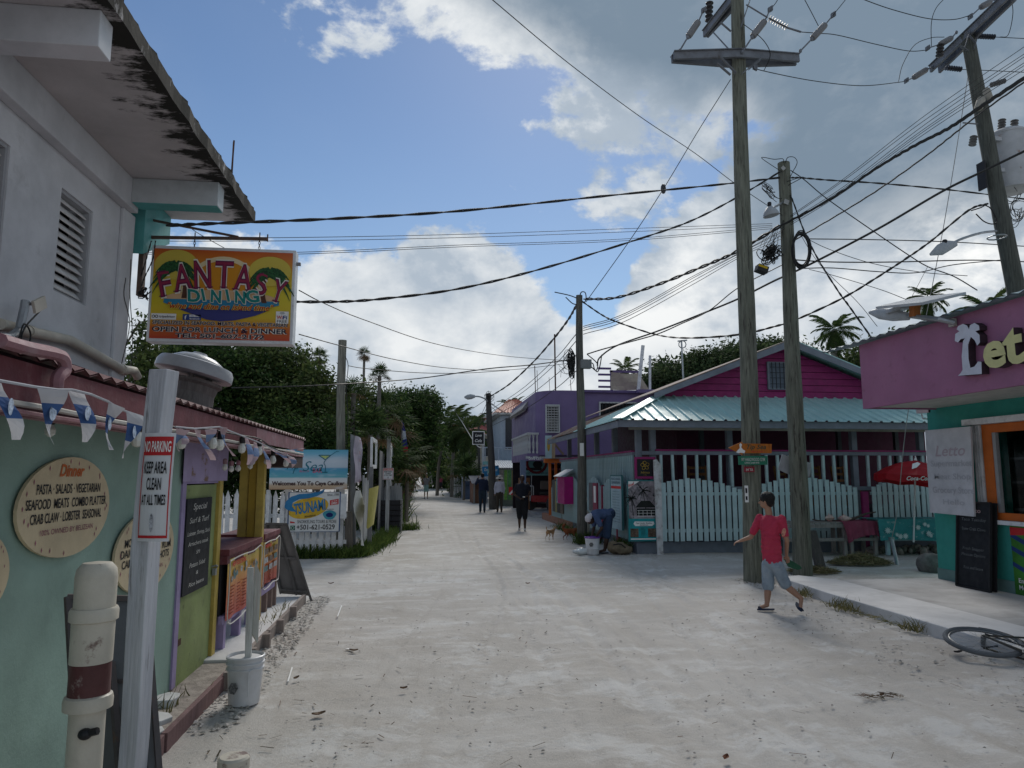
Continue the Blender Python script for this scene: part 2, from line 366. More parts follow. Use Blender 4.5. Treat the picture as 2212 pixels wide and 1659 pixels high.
 base=mix(mr(nz(36,5,.75),.58,.72,0,.28),base,(.28,.25,.21,1))                         # grit
 base=mix(mr(nz(11,9,.8,(1,1,1),(2,2,0)),.66,.74,0,.35),base,(.20,.16,.12,1))
 base=mix(mr(nz(90,3,.6),.35,.7,0,.3),base,(.66,.62,.56,1),'MIX')
 L.new(base,b.inputs['Base Color']); b.inputs['Roughness'].default_value=.92; b.inputs['Specular IOR Level'].default_value=.15
 bp=nt.nodes.new('ShaderNodeBump'); bp.inputs['Strength'].default_value=.6; bp.inputs['Distance'].default_value=.035
 ad=nt.nodes.new('ShaderNodeMath'); L.new(nz(20,12,.8),ad.inputs[0]); L.new(nz(3,8,.6,(1,.3,1)),ad.inputs[1]); L.new(ad.outputs[0],bp.inputs['Height'])
 L.new(bp.outputs[0],b.inputs['Normal'])
 me.materials.append(M); o=bpy.data.objects.new('sand_road',me); C.objects.link(o); o['kind']='structure'; return o
ground()
CONC=mat('raw_concrete',(.43,.425,.42),rough=.9,var=.14,scale=1.6,bump=.3,bscale=18,stain=((.27,.25,.24),2.2,.5,.72,.6))
CONC_L=mat('pale_concrete',(.60,.595,.59),rough=.9,var=.10,scale=2.4,bump=.25,bscale=25,stain=((.40,.38,.36),3,.55,.75,.5))
# pavement before the shop on the right: grey slab and a paler kerb strip
b=B(); b.box((6.35,2.,-.15),(8.6,10.55,.105)); b.build('pavement',CONC,kind='structure',bevel=.01)
b=B(); b.prism([(5.47,2.,-.15),(6.35,2.,-.15),(6.35,10.55,-.15),(6.0,11.05,-.15),(5.60,10.9,-.15),(5.50,9.3,-.15)],(0,0,.262)); b.build('kerb',CONC_L,kind='structure',bevel=.012)
# strip of rubble and sand behind the timber kerb on the left
b=B(); b.box((-2.1,.6,-.1),(-1.6,6.9,.035)); b.build('gravel_bed',mat('grey_gravel_bed',(.33,.29,.26),rough=1,var=.25,scale=9,bump=.9,bscale=22),kind='structure')
b=B(); b.box((-3.6,6.9,-.1),(-1.62,10.28,.06)); b.build('pavement',CONC_L,kind='structure',bevel=.01)
b=B(); b.box((5.0,30.4,-.1),(7.4,35.4,.05)); b.box((4.5,29.0,-.1),(5.6,30.3,.04)); b.build('pavement',CONC,kind='structure',bevel=.01)
# ================================================================ LEFT: concrete house and food kiosk
WX=-3.0
WALLP=paint('weathered_white_wall',(.60,.615,.645),var=.07,scale=1.4,stain=((.30,.32,.34),1.3,.45,.75,.6),stain2=((.22,.23,.24),3.5,.62,.8,.5),bump=.12,bscale=40,rough=.8)
TEALP=paint('teal_paint_beam',(.10,.36,.36))
def mold():
 M=mat('mouldy_concrete',(.50,.48,.485),rough=.95,var=.10,scale=1.3,bump=.2,bscale=25,stain=((.33,.315,.32),1.2,.45,.75,.7)); nt=M.node_tree;L=nt.links; b=nt.nodes['Principled BSDF']
 src=b.inputs['Base Color'].links[0].from_socket
 tc=nt.nodes.new('ShaderNodeTexCoord'); sp=nt.nodes.new('ShaderNodeSeparateXYZ'); L.new(tc.outputs['Object'],sp.inputs[0])
 n=nt.nodes.new('ShaderNodeTexNoise'); n.inputs['Scale'].default_value=2.6; n.inputs['Detail'].default_value=9; n.inputs['Roughness'].default_value=.68; mpn=nt.nodes.new('ShaderNodeMapping'); mpn.inputs[3].default_value=(1,2.2,1); L.new(tc.outputs['Object'],mpn.inputs[0]); L.new(mpn.outputs[0],n.inputs['Vector'])
 def m(op,a,b_):
  q=nt.nodes.new('ShaderNodeMath'); q.operation=op
  for i,v in ((0,a),(1,b_)):
   if isinstance(v,bpy.types.NodeSocket): L.new(v,q.inputs[i])
   else: q.inputs[i].default_value=v
  return q.outputs[0]
 # algae creeps in from the free edges: x towards the street, y towards the far end
 ex=m('MAXIMUM',m('ADD',sp.outputs[0],.78-1.0),m('ADD',sp.outputs[1],-2.95))
 t=m('ADD',ex,m('MULTIPLY',m('SUBTRACT',n.outputs['Fac'],.5),1.5))
 mr=nt.nodes.new('ShaderNodeMapRange'); L.new(t,mr.inputs[0]); mr.inputs[1].default_value=.52; mr.inputs[2].default_value=.68
 mx=nt.nodes.new('ShaderNodeMix'); mx.data_type='RGBA'; L.new(mr.outputs[0],mx.inputs[0]); L.new(src,mx.inputs[6]); mx.inputs[7].default_value=(.022,.022,.019,1); L.new(mx.outputs[2],b.inputs['Base Color']); return M
def concrete_house():
 r=empty('concrete_house',(-3,5,0),'two-storey grey-white concrete house with mouldy roof overhang and louvred windows','house')
 zt=4.32; W=[(4.68,5.28),(6.02,6.58)]; z0,z1=3.19,4.06
 b=B(); b.box((WX-.25,-2,2.2),(WX,7.38,z0)); b.box((WX-.25,-2,z1),(WX,7.38,zt+.3)); b.box((WX-.25,-2,z0),(WX,W[0][0],z1)); b.box((WX-.25,W[0][1],z0),(WX,W[1][0],z1)); b.box((WX-.25,W[1][1],z0),(WX,7.38,z1))
 b.box((-8,7.1,2.2),(WX-.25,7.38,zt+.3)); b.box((-8,-2,0),(-3.6,7.38,2.2)); b.build('wall',WALLP,r)
 B().box((WX,-2,zt),(WX+.10,7.30,zt+.3)).build('ring_beam',WALLP,r,bevel=.01)
 B().box((WX,7.13,2.3),(WX+.035,7.41,zt)).build('pilaster',WALLP,r,bevel=.008)
 B().box((WX-.3,7.381,2.3),(WX,7.46,zt-.002)).build('pilaster',WALLP,r)
 # roof slab, ragged edge
 edge=[]; rg=random.Random(4)
 for i in range(61):
  y=-2+i*(8.27+2)/60; edge.append((-1.99+rg.uniform(-.012,.012),y))
 for i in range(1,30): edge.append((-1.99-i*.2,8.27+rg.uniform(-.012,.012)))
 edge.append((-8,8.27)); edge.append((-8,-2))
 b=B(); b.prism([(x,y,zt+.30) for x,y in edge],(0,0,.13)); b.build('roof_slab',mold(),r)
 b=B()
 for x0,x1,y0,y1 in ((-2.2,-1.99,-2,8.27),):
  b.prism([(x+(-.05 if i%2 else -.02),y,zt+.431) for i,(x,y) in enumerate(edge[:61])]+[(-2.2,8.2,zt+.431),(-2.2,-2,zt+.431)],(0,0,.05))
 b.build('roof_upstand',mat('black_algae_concrete',(.05,.05,.045),rough=1,var=.4,bump=.6),r)
 c1=G(239,135,zt+.05); c2=G(212,100,zt+.05)
 b=B(); b.box((WX+.10,c2.y,zt+.05),(c1.x,c1.y,zt+.298)); b.build('roof_beam',WALLP,r,bevel=.006)
 d=G(482,460,zt+.05); b=B(); b.box((WX+.10,d.y-.20,zt+.05),(d.x,d.y,zt+.298)); b.build('roof_beam',paint('pale_grey_beam',(.48,.52,.54)),r,bevel=.006)
 B().box((WX+.11,d.y-.196,zt+.046),(d.x-.006,d.y-.006,zt+.0502)).build('beam_soffit',TEALP,r)
 B().prism([(WX+.10,7.48,zt-.36),(WX+.10,8.2,zt-.02),(WX+.10,8.2,zt+.29),(WX+.10,7.48,zt+.29)],(-.3,0,0)).build('roof_beam',TEALP,r)
 # louvred windows
 SL=paint('louvre_slat_paint',(.66,.66,.66),rough=.5); DK=mat('dark_interior',(.012,.012,.014),rough=.9,var=0,bump=0)
 FR=paint('window_reveal_paint',(.33,.34,.36))
 for a,c in W:
  w=B(); w.box((WX-.13,a,z0),(WX-.015,a+.03,z1)); w.box((WX-.13,c-.03,z0),(WX-.015,c,z1)); w.box((WX-.13,a+.03,z1-.03),(WX-.015,c-.03,z1)); w.box((WX-.13,a+.03,z0),(WX-.015,c-.03,z0+.02))
  wn=w.build('window',FR,r)
  B().box((WX-.24,a+.03,z0+.02),(WX-.18,c-.03,z1-.03)).build('backing',DK,wn)
  n=11; st=(z1-z0-.06)/n; s=B(); s.box((-.045,a+.035-(a+c)/2,-.005),(.045,c-.035-(a+c)/2,.005))
  me=None
  for i in range(n):
   if me is None:
    o=s.build('slat',SL,None); base=o
    o.parent=wn; me=o
   else: o=piece(base,'slat',wn)
   o.parent=wn; o.location=Vector((WX-.07,(a+c)/2,z0+.04+st*(i+.45)))-ORG[r.name]; o.rotation_euler=(0,R(52)+random.uniform(-.05,.05),0)
 # rebar stubs on the roof
 for px,py0,py1 in ((500,388,318),(262,22,-30)):
  p=PX(px,py0,-2.06); t=B(); t.tube([(-2.06,p.y,zt+.4),(-2.06,p.y+.01,zt+.9)],.009,6); t.tube([(-2.08,p.y+.05,zt+.4),(-2.06,p.y+.02,zt+.92)],.009,6); t.build('rebar',mat('rusty_steel',(.09,.045,.03),rough=.9,var=.3),r)
 # pvc pipe along the wall
 P=[PX(x,y,WX+.06) for x,y in((0,700),(60,716),(150,735),(200,762),(262,797),(290,801))]
 t=B(); t.tube(P,.042,10); t.tube([PX(60,716,WX+.06),PX(66,717,WX+.06)],.05,10); t.tube([PX(262,797,WX+.06),PX(270,800,WX+.06)],.052,10)
 t.tube([P[-1],P[-1]+Vector((0,.10,-.05))],.042,10)
 t.build('drain_pipe',paint('yellowed_pvc',(.52,.49,.42)),r,smooth=True)
 for pts in ([(272,600),(268,640),(280,700),(262,790)],[(283,560),(281,640),(286,720),(284,800)]):
  B().tube(spl([PX(x,y,WX+.045) for x,y in pts],5),.004,5).build('wire',K_RUBBER,r)
 return r
concrete_house()
# antenna bracket on the house wall
t=empty('antenna_bracket',tuple(PX(45,740,-2.85)),'small grey dish antenna on a bent bracket below the louvred window','antenna')
P=[PX(x,y,-2.85) for x,y in((0,728),(22,728),(42,712),(52,668),(55,650))]
B().tube(P,.03,8).build('arm',K_GALV,t)
B().obox(PX(85,658,-2.8),(.02,.16,.09),Matrix.Rotation(.5,3,'X')).build('dish',paint('cream_plastic',(.55,.52,.45)),t)
B().tube([PX(55,655,-2.85),PX(82,658,-2.81)],.012,6).build('arm_strut',K_GALV,t)
co=B(); co.tube(spl([PX(x,y,-2.8) for x,y in((40,735),(52,700),(66,720),(60,748),(46,735),(56,705),(90,668))],5),.006,5); co.build('cable',K_RUBBER,t)
# ---------------------------------------------------------------- Fantasy Dining sign
def fantasy():
 Y=7.6; r=empty('hanging_sign',tuple(PY(486,738,Y)),'orange and yellow FANTASY DINING sign hanging from an iron bracket','sign')
 A=lambda x,y,dy=0: PY(x,y,Y-dy)
 # corners in the sign plane
 x0=PY(331,536,Y).x; x1=PY(637,542,Y).x; zt=PY(486,539,Y).z; zb=PY(486,737,Y).z
 w=x1-x0;h=zt-zb
 S=lambda u,v,d=0: Vector((x0+u*w,Y-d,zb+v*h))   # u 0..1, v 0..1
 FRM=paint('white_metal_frame',(.62,.64,.66),stain=((.20,.05,.03),5,.62,.75,.8),rough=.4)
 b=B(); b.box((x0-.012,Y,zb-.02),(x1+.012,Y+.16,zt+.02)); b.build('case',FRM,r,bevel=.006)
 # face with its sunset gradient (printed)
 M=bpy.data.materials.new('sunset_print'); M.use_nodes=True; nt=M.node_tree; L=nt.links; bs=nt.nodes['Principled BSDF']; bs.inputs['Roughness'].default_value=.35
 tc=nt.nodes.new('ShaderNodeTexCoord'); sp=nt.nodes.new('ShaderNodeSeparateXYZ'); L.new(tc.outputs['Object'],sp.inputs[0])
 mr=nt.nodes.new('ShaderNodeMapRange'); L.new(sp.outputs[2],mr.inputs[0]); mr.inputs[1].default_value=zb-ORG[r.name].z; mr.inputs[2].default_value=zt-ORG[r.name].z
 cr=nt.nodes.new('ShaderNodeValToRGB'); L.new(mr.outputs[0],cr.inputs[0]); e=cr.color_ramp.elements; e[0].position=0; e[0].color=(.48,.04,.015,1); e[1].position=1; e[1].color=(.50,.07,.01,1)
 for p,cc in ((.14,(.55,.13,.01,1)),(.26,(.62,.44,.02,1)),(.5,(.60,.50,.02,1)),(.72,(.62,.40,.01,1)),(.88,(.60,.18,.01,1))):
  q=e.new(p); q.color=cc
 L.new(cr.outputs[0],bs.inputs['Base Color'])
 b=B(); b.quad(S(.012,.015,.004),S(.988,.015,.004),S(.988,.985,.004),S(.012,.985,.004)); b.build('sign_face',M,r)
 def pr(n,c): return mat('print_'+n,c,rough=.4,var=.03,bump=0)
 ell=lambda cu,cv,ru,rv,a0,a1,d,n=26:[S(cu+ru*math.cos(a0+(a1-a0)*i/n),cv+rv*math.sin(a0+(a1-a0)*i/n),d) for i in range(n+1)]
 # white halo arc, setting sun, beach, sea
 b=B(); b.quad(*ell(.5,.42,.30,.50,0,math.pi,.006)); b.build('halo',pr('halo',(.72,.60,.36)),r)
 b=B(); b.quad(*ell(.5,.40,.275,.47,0,math.pi,.008)); b.build('sun_disc',pr('sun',(.60,.25,.015)),r)
 b=B(); b.quad(*ell(.5,.44,.40,.11,0,math.pi,.010)); b.build('beach',pr('beach',(.62,.40,.22)),r)
 b=B(); b.quad(*[S(u,v,.010) for u,v in((.10,.44),(.90,.44),(.905,.40),(.76,.34),(.50,.33),(.2,.34),(.095,.40))]); b.build('sea',pr('sea',(.03,.22,.38)),r)
 b=B(); b.quad(*[S(u,v,.012) for u,v in((.18,.345),(.84,.345),(.74,.28),(.60,.225),(.5,.21),(.40,.225),(.30,.28))]); b.build('deep_sea',pr('deepsea',(.045,.05,.20)),r)
 # palms
 rg=random.Random(2)
 for cu,cv,bu,bv in ((.17,.80,.235,.45),(.83,.76,.80,.42)):
  g=B(); tk=B(); hal=B()
  hal.quad(*ell(cu,cv+.01,.15,.165,0,2*math.pi,.0125,30)[:-1])
  for k in range(15):
   a=-.45+(math.pi+.9)*k/14; Ln=.165*(1+.12*math.sin(k*2))
   pts=[]
   for i in range(7):
    t=i/6; pts.append((cu+Ln*t*math.cos(a),cv+Ln*1.35*t*math.sin(a)*(.85)-.22*t*t))
   for i in range(6):
    (ua,va),(ub,vb)=pts[i],pts[i+1]; wd=.050*(1-((i)/6)**1.5)+.008; wd2=.050*(1-((i+1)/6)**1.5)
    g.quad(S(ua,va-wd,.014+.0003*k),S(ub,vb-wd2-.012,.014+.0003*k),S(ub,vb+wd2*.6,.014+.0003*k),S(ua,va+wd*.6,.014+.0003*k))
  for i in range(6):
   t=i/6;t2=(i+1)/6; f=lambda q:(cu+(bu-cu)*q+.03*math.sin(q*3.1)*(1 if cu<.5 else -1),cv+(bv-cv)*q); (ua,va),(ub,vb)=f(t),f(t2); q=.008+.010*t
   tk.quad(S(ub-q-.002,vb,.0135),S(ub+q+.002,vb,.0135),S(ua+q,va,.0135),S(ua-q,va,.0135))
  hal.build('palm_halo',pr('palehalo',(.58,.45,.07)),r)
  g.build('palm_print',mat('print_palm',(.022,.10,.03),rough=.5,var=.3,scale=30,bump=0,stain=((.005,.02,.01),40,.45,.6,.8)),r); tk.build('palm_print',pr('trunk',(.09,.035,.02)),r)
 # FANTASY: tall serif letters on an arc, striped red and white
 def letter(bb,ch,u,v,hh,ww,rot,d,bold=0.,sh=0):
  c=S(u,v,0); U=Vector((math.cos(rot),0,math.sin(rot))); V=Vector((-math.sin(rot),0,math.cos(rot)))
  bb.text(ch,c,U,V,hh*h,ww*w,lift=d,bold=bold,shear=sh)
 LT=[('F',.12,.47,.28,.085,.22),('A',.235,.53,.30,.13,.16),('N',.365,.565,.31,.12,.08),('T',.508,.575,.30,.13,0),('A',.64,.555,.29,.13,-.06),('S',.765,.515,.24,.09,-.10),('Y',.88,.44,.25,.10,-.24)]
 serif=B(); b1=B(); b2=B(); b3=B()
 for ch,u,v,hh,ww,ro in LT:
  letter(b1,ch,u,v,hh,ww,ro,.016,bold=.06); letter(b2,ch,u,v,hh,ww,ro,.018,bold=.025); letter(b3,ch,u,v,hh,ww*.93,ro,.020,bold=-.012)
  if ch in 'FANT' or ch=='Y':
   U=Vector((math.cos(ro),0,math.sin(ro))); V=Vector((-math.sin(ro),0,math.cos(ro))); c=S(u,v,.019)
   for q in ((-.36,.36) if ch in 'AN' else (0,) if ch in 'TY' else (-.3,)):
    p=c+U*q*ww*w; serif.quad(p-U*.024*w/.9,p+U*.024*w/.9,p+U*.024*w/.9+V*.012,p-U*.024*w/.9+V*.012)
 b1.build('lettering',pr('cream',(.72,.68,.60)),r); b2.build('lettering',pr('plum',(.13,.01,.06)),r); b3.build('lettering',pr('crimson',(.26,.02,.06)),r); serif.build('lettering',pr('plum',(0,0,0)),r)
 b1=B();b2=B()
 for i,(ch,ro) in enumerate(zip('DINING',(-.08,.12,-.12,.10,-.10,.05))):
  u=(.30,.375,.455,.545,.625,.72)[i]; ww=(.095,.03,.085,.03,.085,.10)[i]; v=.415+.012*(i%2)
  letter(b1,ch,u,v,.13,ww+.012,ro,.022,bold=.07,sh=-.15); letter(b2,ch,u,v,.13,ww,ro,.024,bold=.035,sh=-.15)
 b1.build('lettering',pr('cream',(0,0,0)),r); b2.build('lettering',pr('teal',(.01,.20,.18)),r)
 b1=B();b2=B()
 b1.text('"wine and dine on island time"',S(.5,.335),Xv,Zv,.062*h,.74*w,lift=.026,shear=.35,bold=.05); b2.text('"wine and dine on island time"',S(.5,.335),Xv,Zv,.062*h,.74*w,lift=.028,shear=.35,bold=.015)
 b1.build('lettering',pr('yellow',(.75,.62,.10)),r); b2.build('lettering',pr('redink',(.42,.02,.01)),r)
 b1=B();b2=B()
 for s_,v,hh,ww in (('SPECIALIZED IN SEAFOOD, MEATS, PASTA & VEGETARIAN',.167,.038,.94),('OPEN FOR LUNCH & DINNER',.09,.052,.94),('TEL: 501-607-2172',.028,.045,.62)):
  b1.text(s_,S(.5,v),Xv,Zv,hh*h,ww*w,lift=.010,bold=.07); b2.text(s_,S(.5,v),Xv,Zv,hh*h,ww*w,lift=.012,bold=.02)
 b1.build('lettering',pr('cream',(0,0,0)),r); b2.build('lettering',pr('ink',(.015,.015,.04)),r)
 # little logo plates
 bb=B(); bb.quad(S(.02,.215,.010),S(.19,.215,.010),S(.19,.28,.010),S(.02,.28,.010)); bb.quad(S(.885,.20,.010),S(.975,.20,.010),S(.975,.335,.010),S(.885,.335,.010)); bb.quad(S(.28,.25,.012),S(.36,.25,.012),S(.36,.275,.012),S(.28,.275,.012)); bb.build('logo_plate',K_WPRINT,r)
 bb=B(); bb.quad(S(.235,.215,.010),S(.362,.215,.010),S(.362,.28,.010),S(.235,.28,.010)); bb.build('logo_plate',pr('navy',(.03,.06,.22)),r)
 bb=B(); bb.text('tripadvisor',S(.13,.236),Xv,Zv,.026*h,.11*w,lift=.013,bold=.01)
 for q in (.035,.057): bb.disc(S(q,.247,.013),.011*w,.011*w,Xv,Zv,14)
 bb.text('FREE',S(.93,.212),Xv,Zv,.03*h,.07*w,lift=.013); bb.build('lettering',K_BLACK,r)
 bb=B(); bb.text('f',S(.255,.222),Xv,Zv,.042*h,lift=.013,bold=.03); bb.text('facebook',S(.318,.222),Xv,Zv,.02*h,.07*w,lift=.013,bold=.01)
 for q in (.035,.057): bb.disc(S(q,.247,.014),.0065*w,.0065*w,Xv,Zv,12)
 bb.build('lettering',K_WPRINT,r)
 bb=B(); bb.text('I like us on',S(.32,.255),Xv,Zv,.015*h,.07*w,lift=.014); bb.text('Fi',S(.951,.25),Xv,Zv,.04*h,.03*w,lift=.013,bold=.02); bb.build('lettering',pr('navy',(0,0,0)),r)
 bb=B(); bb.text('Wi',S(.912,.25),Xv,Zv,.04*h,.042*w,lift=.013,bold=.02)
 bb.build('lettering',K_RED,r)
 bb=B()
 for q in (.008,.014,.020):
  for i in range(6):
   a=.6+i*(math.pi-1.2)/6;a2=.6+(i+1)*(math.pi-1.2)/6
   f=lambda a,k:S(.93+k*math.cos(a),.295+k*1.5*math.sin(a),.013); bb.quad(f(a,q),f(a2,q),f(a2,q+.002),f(a,q+.002))
 bb.build('wifi_print',K_BLACK,r)
 B().box((x1+.012,Y+.04,zt-.13),(x1+.055,Y+.08,zt-.10)).build('latch',mat('grey_plastic',(.2,.2,.21),var=.05,bump=0),r)
 return r,x0,x1,zt
fs,fx0,fx1,fzt=fantasy()
def bracket():
 r=empty('iron_bracket',tuple(PY(300,520,7.66)),'rusty iron bracket bar and brace that carries the dining sign','bracket')
 RU=mat('rusty_iron',(.10,.075,.065),rough=.8,var=.25,stain=((.18,.07,.03),9,.5,.7,.7))
 Y=7.68; a=PY(300,512,Y); a.x=WX+.04; c=PY(578,516,Y)
 b=B(); b.bar(a,c,.03,.03); b.bar(c+Vector((0,0,-.03)),c+Vector((0,0,.05)),.012); b.build('bar',RU,r)
 b=B(); b.bar(PY(300,470,Y+.02)+Vector((.0,0,0)),PY(515,512,Y+.02),.028,.02); b.build('brace',RU,r)
 B().box((WX+.001,Y-.05,PY(296,640,Y).z),(WX+.05,Y+.04,PY(296,455,Y).z)).build('wall_plate',RU,r)
 for px in (421,561):
  ch=B(); top=PY(px,514,Y);
  z=top.z+.06
  ch.tube([(top.x,Y,z),(top.x,Y,top.z-.02)],.006,6)
  z=top.z-.03; k=0
  while z>fzt+.02:
   M=Matrix.Rotation(0 if k%2 else math.pi/2,3,'Z')
   ch.tube([Vector((top.x,Y,z))+M@Vector((.010*math.cos(t*math.pi/4),0,.018*math.sin(t*math.pi/4))) for t in range(9)],.0035,5,caps=False); z-=.028;k+=1
  ch.build('chain',RU,r)
 return r
bracket()
# ---------------------------------------------------------------- kiosk
GREEN=paint('sage_green_wall',(.245,.355,.305),var=.14,scale=1.5,stain=((.30,.42,.38),2.4,.50,.75,.55),stain2=((.10,.15,.13),1.1,.56,.8,.5),rough=.75,bump=.2,bscale=50)
MAROON=paint('maroon_paint',(.14,.038,.048),var=.2,stain=((.30,.17,.17),6,.55,.75,.6))
PINKF=paint('faded_pink_paint',(.27,.135,.155),var=.2,stain=((.38,.32,.33),7,.5,.75,.6))
LILAC=paint('lilac_paint',(.32,.26,.44),var=.12,stain=((.16,.13,.2),5,.55,.8,.5))
YEL=paint('yellow_paint',(.48,.36,.085),var=.15,stain=((.30,.22,.08),7,.5,.75,.7))
LIME=paint('lime_green_door_paint',(.235,.29,.115),var=.18,scale=2,stain=((.05,.055,.03),9,.60,.74,.8))
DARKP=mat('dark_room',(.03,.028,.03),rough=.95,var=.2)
def corrug(b,P00,P10,P01,P11,n,amp,nv=1,shape='sin'):
 """sheet between P00-P10 (along the eave, where the waves repeat) and P01-P11"""
 P00,P10,P01,P11=[Vector(p) for p in (P00,P10,P01,P11)]; N=(P10-P00).cross(P01-P00).normalized(); k=4
 cols=n*k; vs=[];fs=[]
 for j in range(nv+1):
  t=j/nv
  for i in range(cols+1):
   u=i/cols; p=(P00*(1-u)+P10*u)*(1-t)+(P01*(1-u)+P11*u)*t
   o=[0,1,0,-1][i%4]*amp if shape=='sin' else [1,1,0,0][i%4]*amp if shape=='box' else ([1,0,0,0][i%4])*amp
   vs.append(p+N*o)
 for j in range(nv):
  for i in range(cols): a=j*(cols+1)+i; fs.append((a,a+1,a+cols+2,a+cols+1))
 b.add(vs,fs); return b
def kiosk():
 r=empty('food_kiosk',(-2.4,6,0),'sage green and lilac food kiosk with maroon tin roof and open counters','kiosk')
 X=-1.93; EX=-1.6; EZ=2.19
 b=B(); b.box((-2.08,.4,0),(X,6.05,2.16)); b.build('wall',GREEN,r)
 # roof
 b=B(); corrug(b,(EX,.2,EZ),(EX,9.95,EZ),(WX-.25,.2,2.70),(WX-.25,9.95,2.70),65,.012,2); b.add([(p[0],p[1],p[2]-.010) for p in b.v],[f[::-1] for f in b.f]); rf=b.build('roof',paint('oxide_red_tin',(.17,.07,.075),stain=((.28,.22,.22),5,.45,.7,.7),rough=.6),r)
 B().box((EX-.045,.2,EZ-.19),(EX-.02,7.15,EZ-.03)).build('fascia_board',MAROON,r)
 B().box((EX-.040,7.155,EZ-.17),(EX-.015,9.9,EZ-.03)).build('fascia_board',PINKF,r)
 B().box((EX-.10,.2,EZ-.25),(EX-.05,9.9,EZ-.195)).build('eave_batten',PINKF,r)
 for k,(dz,m_) in enumerate(((-.205,paint('grey_pvc',(.46,.45,.42))),(-.235,PINKF))):
  pts=[(EX-.02,.3+i*.6,EZ+dz+random.uniform(-.006,.006)) for i in range(17)]; B().tube(pts,.013,6).build('conduit',m_,r)
 # rafters seen from below
 for i in range(9):
  y=.6+i*1.15; o=B(); o.bar((EX-.06,y,EZ-.05),(WX+.02,y,2.60),.04,.08); o.build('rafter',paint('dark_rafter',(.10,.05,.06)),r)
 # ventilation neck pipe that drops over the eave
 P=[PX(x,y,EX+.03) for x,y in((0,735),(60,752),(118,764),(136,775),(140,798),(125,815),(122,838))]; B().tube(spl(P,4),.028,8).build('downpipe',PINKF,r,smooth=True)
 # door bay
 y0,y1=6.06,7.02
 B().box((X-.02,y0-.02,.05),(X+.015,y0+.07,1.70)).build('door_post',LILAC,r)
 B().box((X-.02,y0-.02,1.63),(X+.012,7.10,1.70)).build('lintel',LILAC,r)
 B().box((X-.02,7.04,.02),(X+.03,7.15,1.66)).build('door_post',YEL,r)
 d=B(); d.box((X-.035,y0+.08,.01),(X+.005,y1,1.62)); dr=d.build('door',LIME,r,bevel=.004)
 h=B(); h.tube([(X+.01,6.97,.87),(X+.05,6.97,.88),(X+.05,7.02,.87),(X+.03,7.06,.85)],.008,6); h.obox((X+.03,7.0,.82),(.03,.05,.06)); h.build('padlock',K_GALV,dr)
 for z in (.35,1.35): B().box((X+.005,y0+.06,z),(X+.012,y0+.16,z+.05)).build('hinge',mat('rusty_steel'),dr)
 b=B(); pz=(1.65,2.03); corrug(b,(X+.03,5.98,pz[0]),(X+.03,7.28,pz[0]),(X+.03,5.98,pz[1]+.03),(X+.03,7.28,pz[1]+.03),11,.018,1); b.build('tin_panel',paint('peeling_lilac_tin',(.36,.30,.46),stain=((.22,.14,.08),4,.56,.62,.9)),r)
 # counters
 cz=.98
 for i,(ya,yb,z) in enumerate(((7.18,8.60,1.00),(8.72,9.62,1.02))):
  B().box((-2.35,ya,z-.06),(-1.82,yb,z)).build('counter_top',MAROON,r,bevel=.004)
  B().box((-2.33,ya+.01,z-.14),(-1.84,yb-.01,z-.062)).build('counter_apron',MAROON,r)
  B().box((-1.90,ya+.02,.30),(-1.86,yb-.02,.38)).build('rail',LILAC,r)
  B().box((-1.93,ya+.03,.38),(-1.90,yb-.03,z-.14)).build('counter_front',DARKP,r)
  for y in (ya+.12,yb-.15,(ya+yb)/2): B().box((-1.95,y,.05),(-1.87,y+.08,.37)).build('leg',LILAC if i==0 else paint('brown_leg',(.20,.14,.12)),r)
 B().box((-1.92,8.61,.04),(-1.835,8.71,2.05)).build('corner_post',YEL,r,bevel=.004)
 B().box((-2.12,8.65,1.0),(-2.02,8.68,2.1)).build('corner_post',YEL,r); B().box((-2.01,8.63,1.0),(-1.925,8.70,2.1)).build('corner_post',paint('ochre_paint',(.40,.27,.04)),r)
 B().box((-1.92,9.62,.04),(-1.85,9.68,.96)).build('corner_post',paint('brown_leg'),r)
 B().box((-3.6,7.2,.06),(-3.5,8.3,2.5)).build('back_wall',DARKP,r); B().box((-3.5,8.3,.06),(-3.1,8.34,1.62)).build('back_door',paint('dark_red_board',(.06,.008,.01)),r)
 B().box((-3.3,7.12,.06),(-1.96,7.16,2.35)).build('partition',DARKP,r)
 B().box((-2.0,8.72,1.80),(-1.62,9.9,1.97)).build('header_board',mat('dark_board',(.05,.035,.035),rough=.9),r)
 B().box((-1.66,7.2,1.93),(-1.62,9.9,1.98)).build('soffit_batten',PINKF,r)
 return r
kiosk()
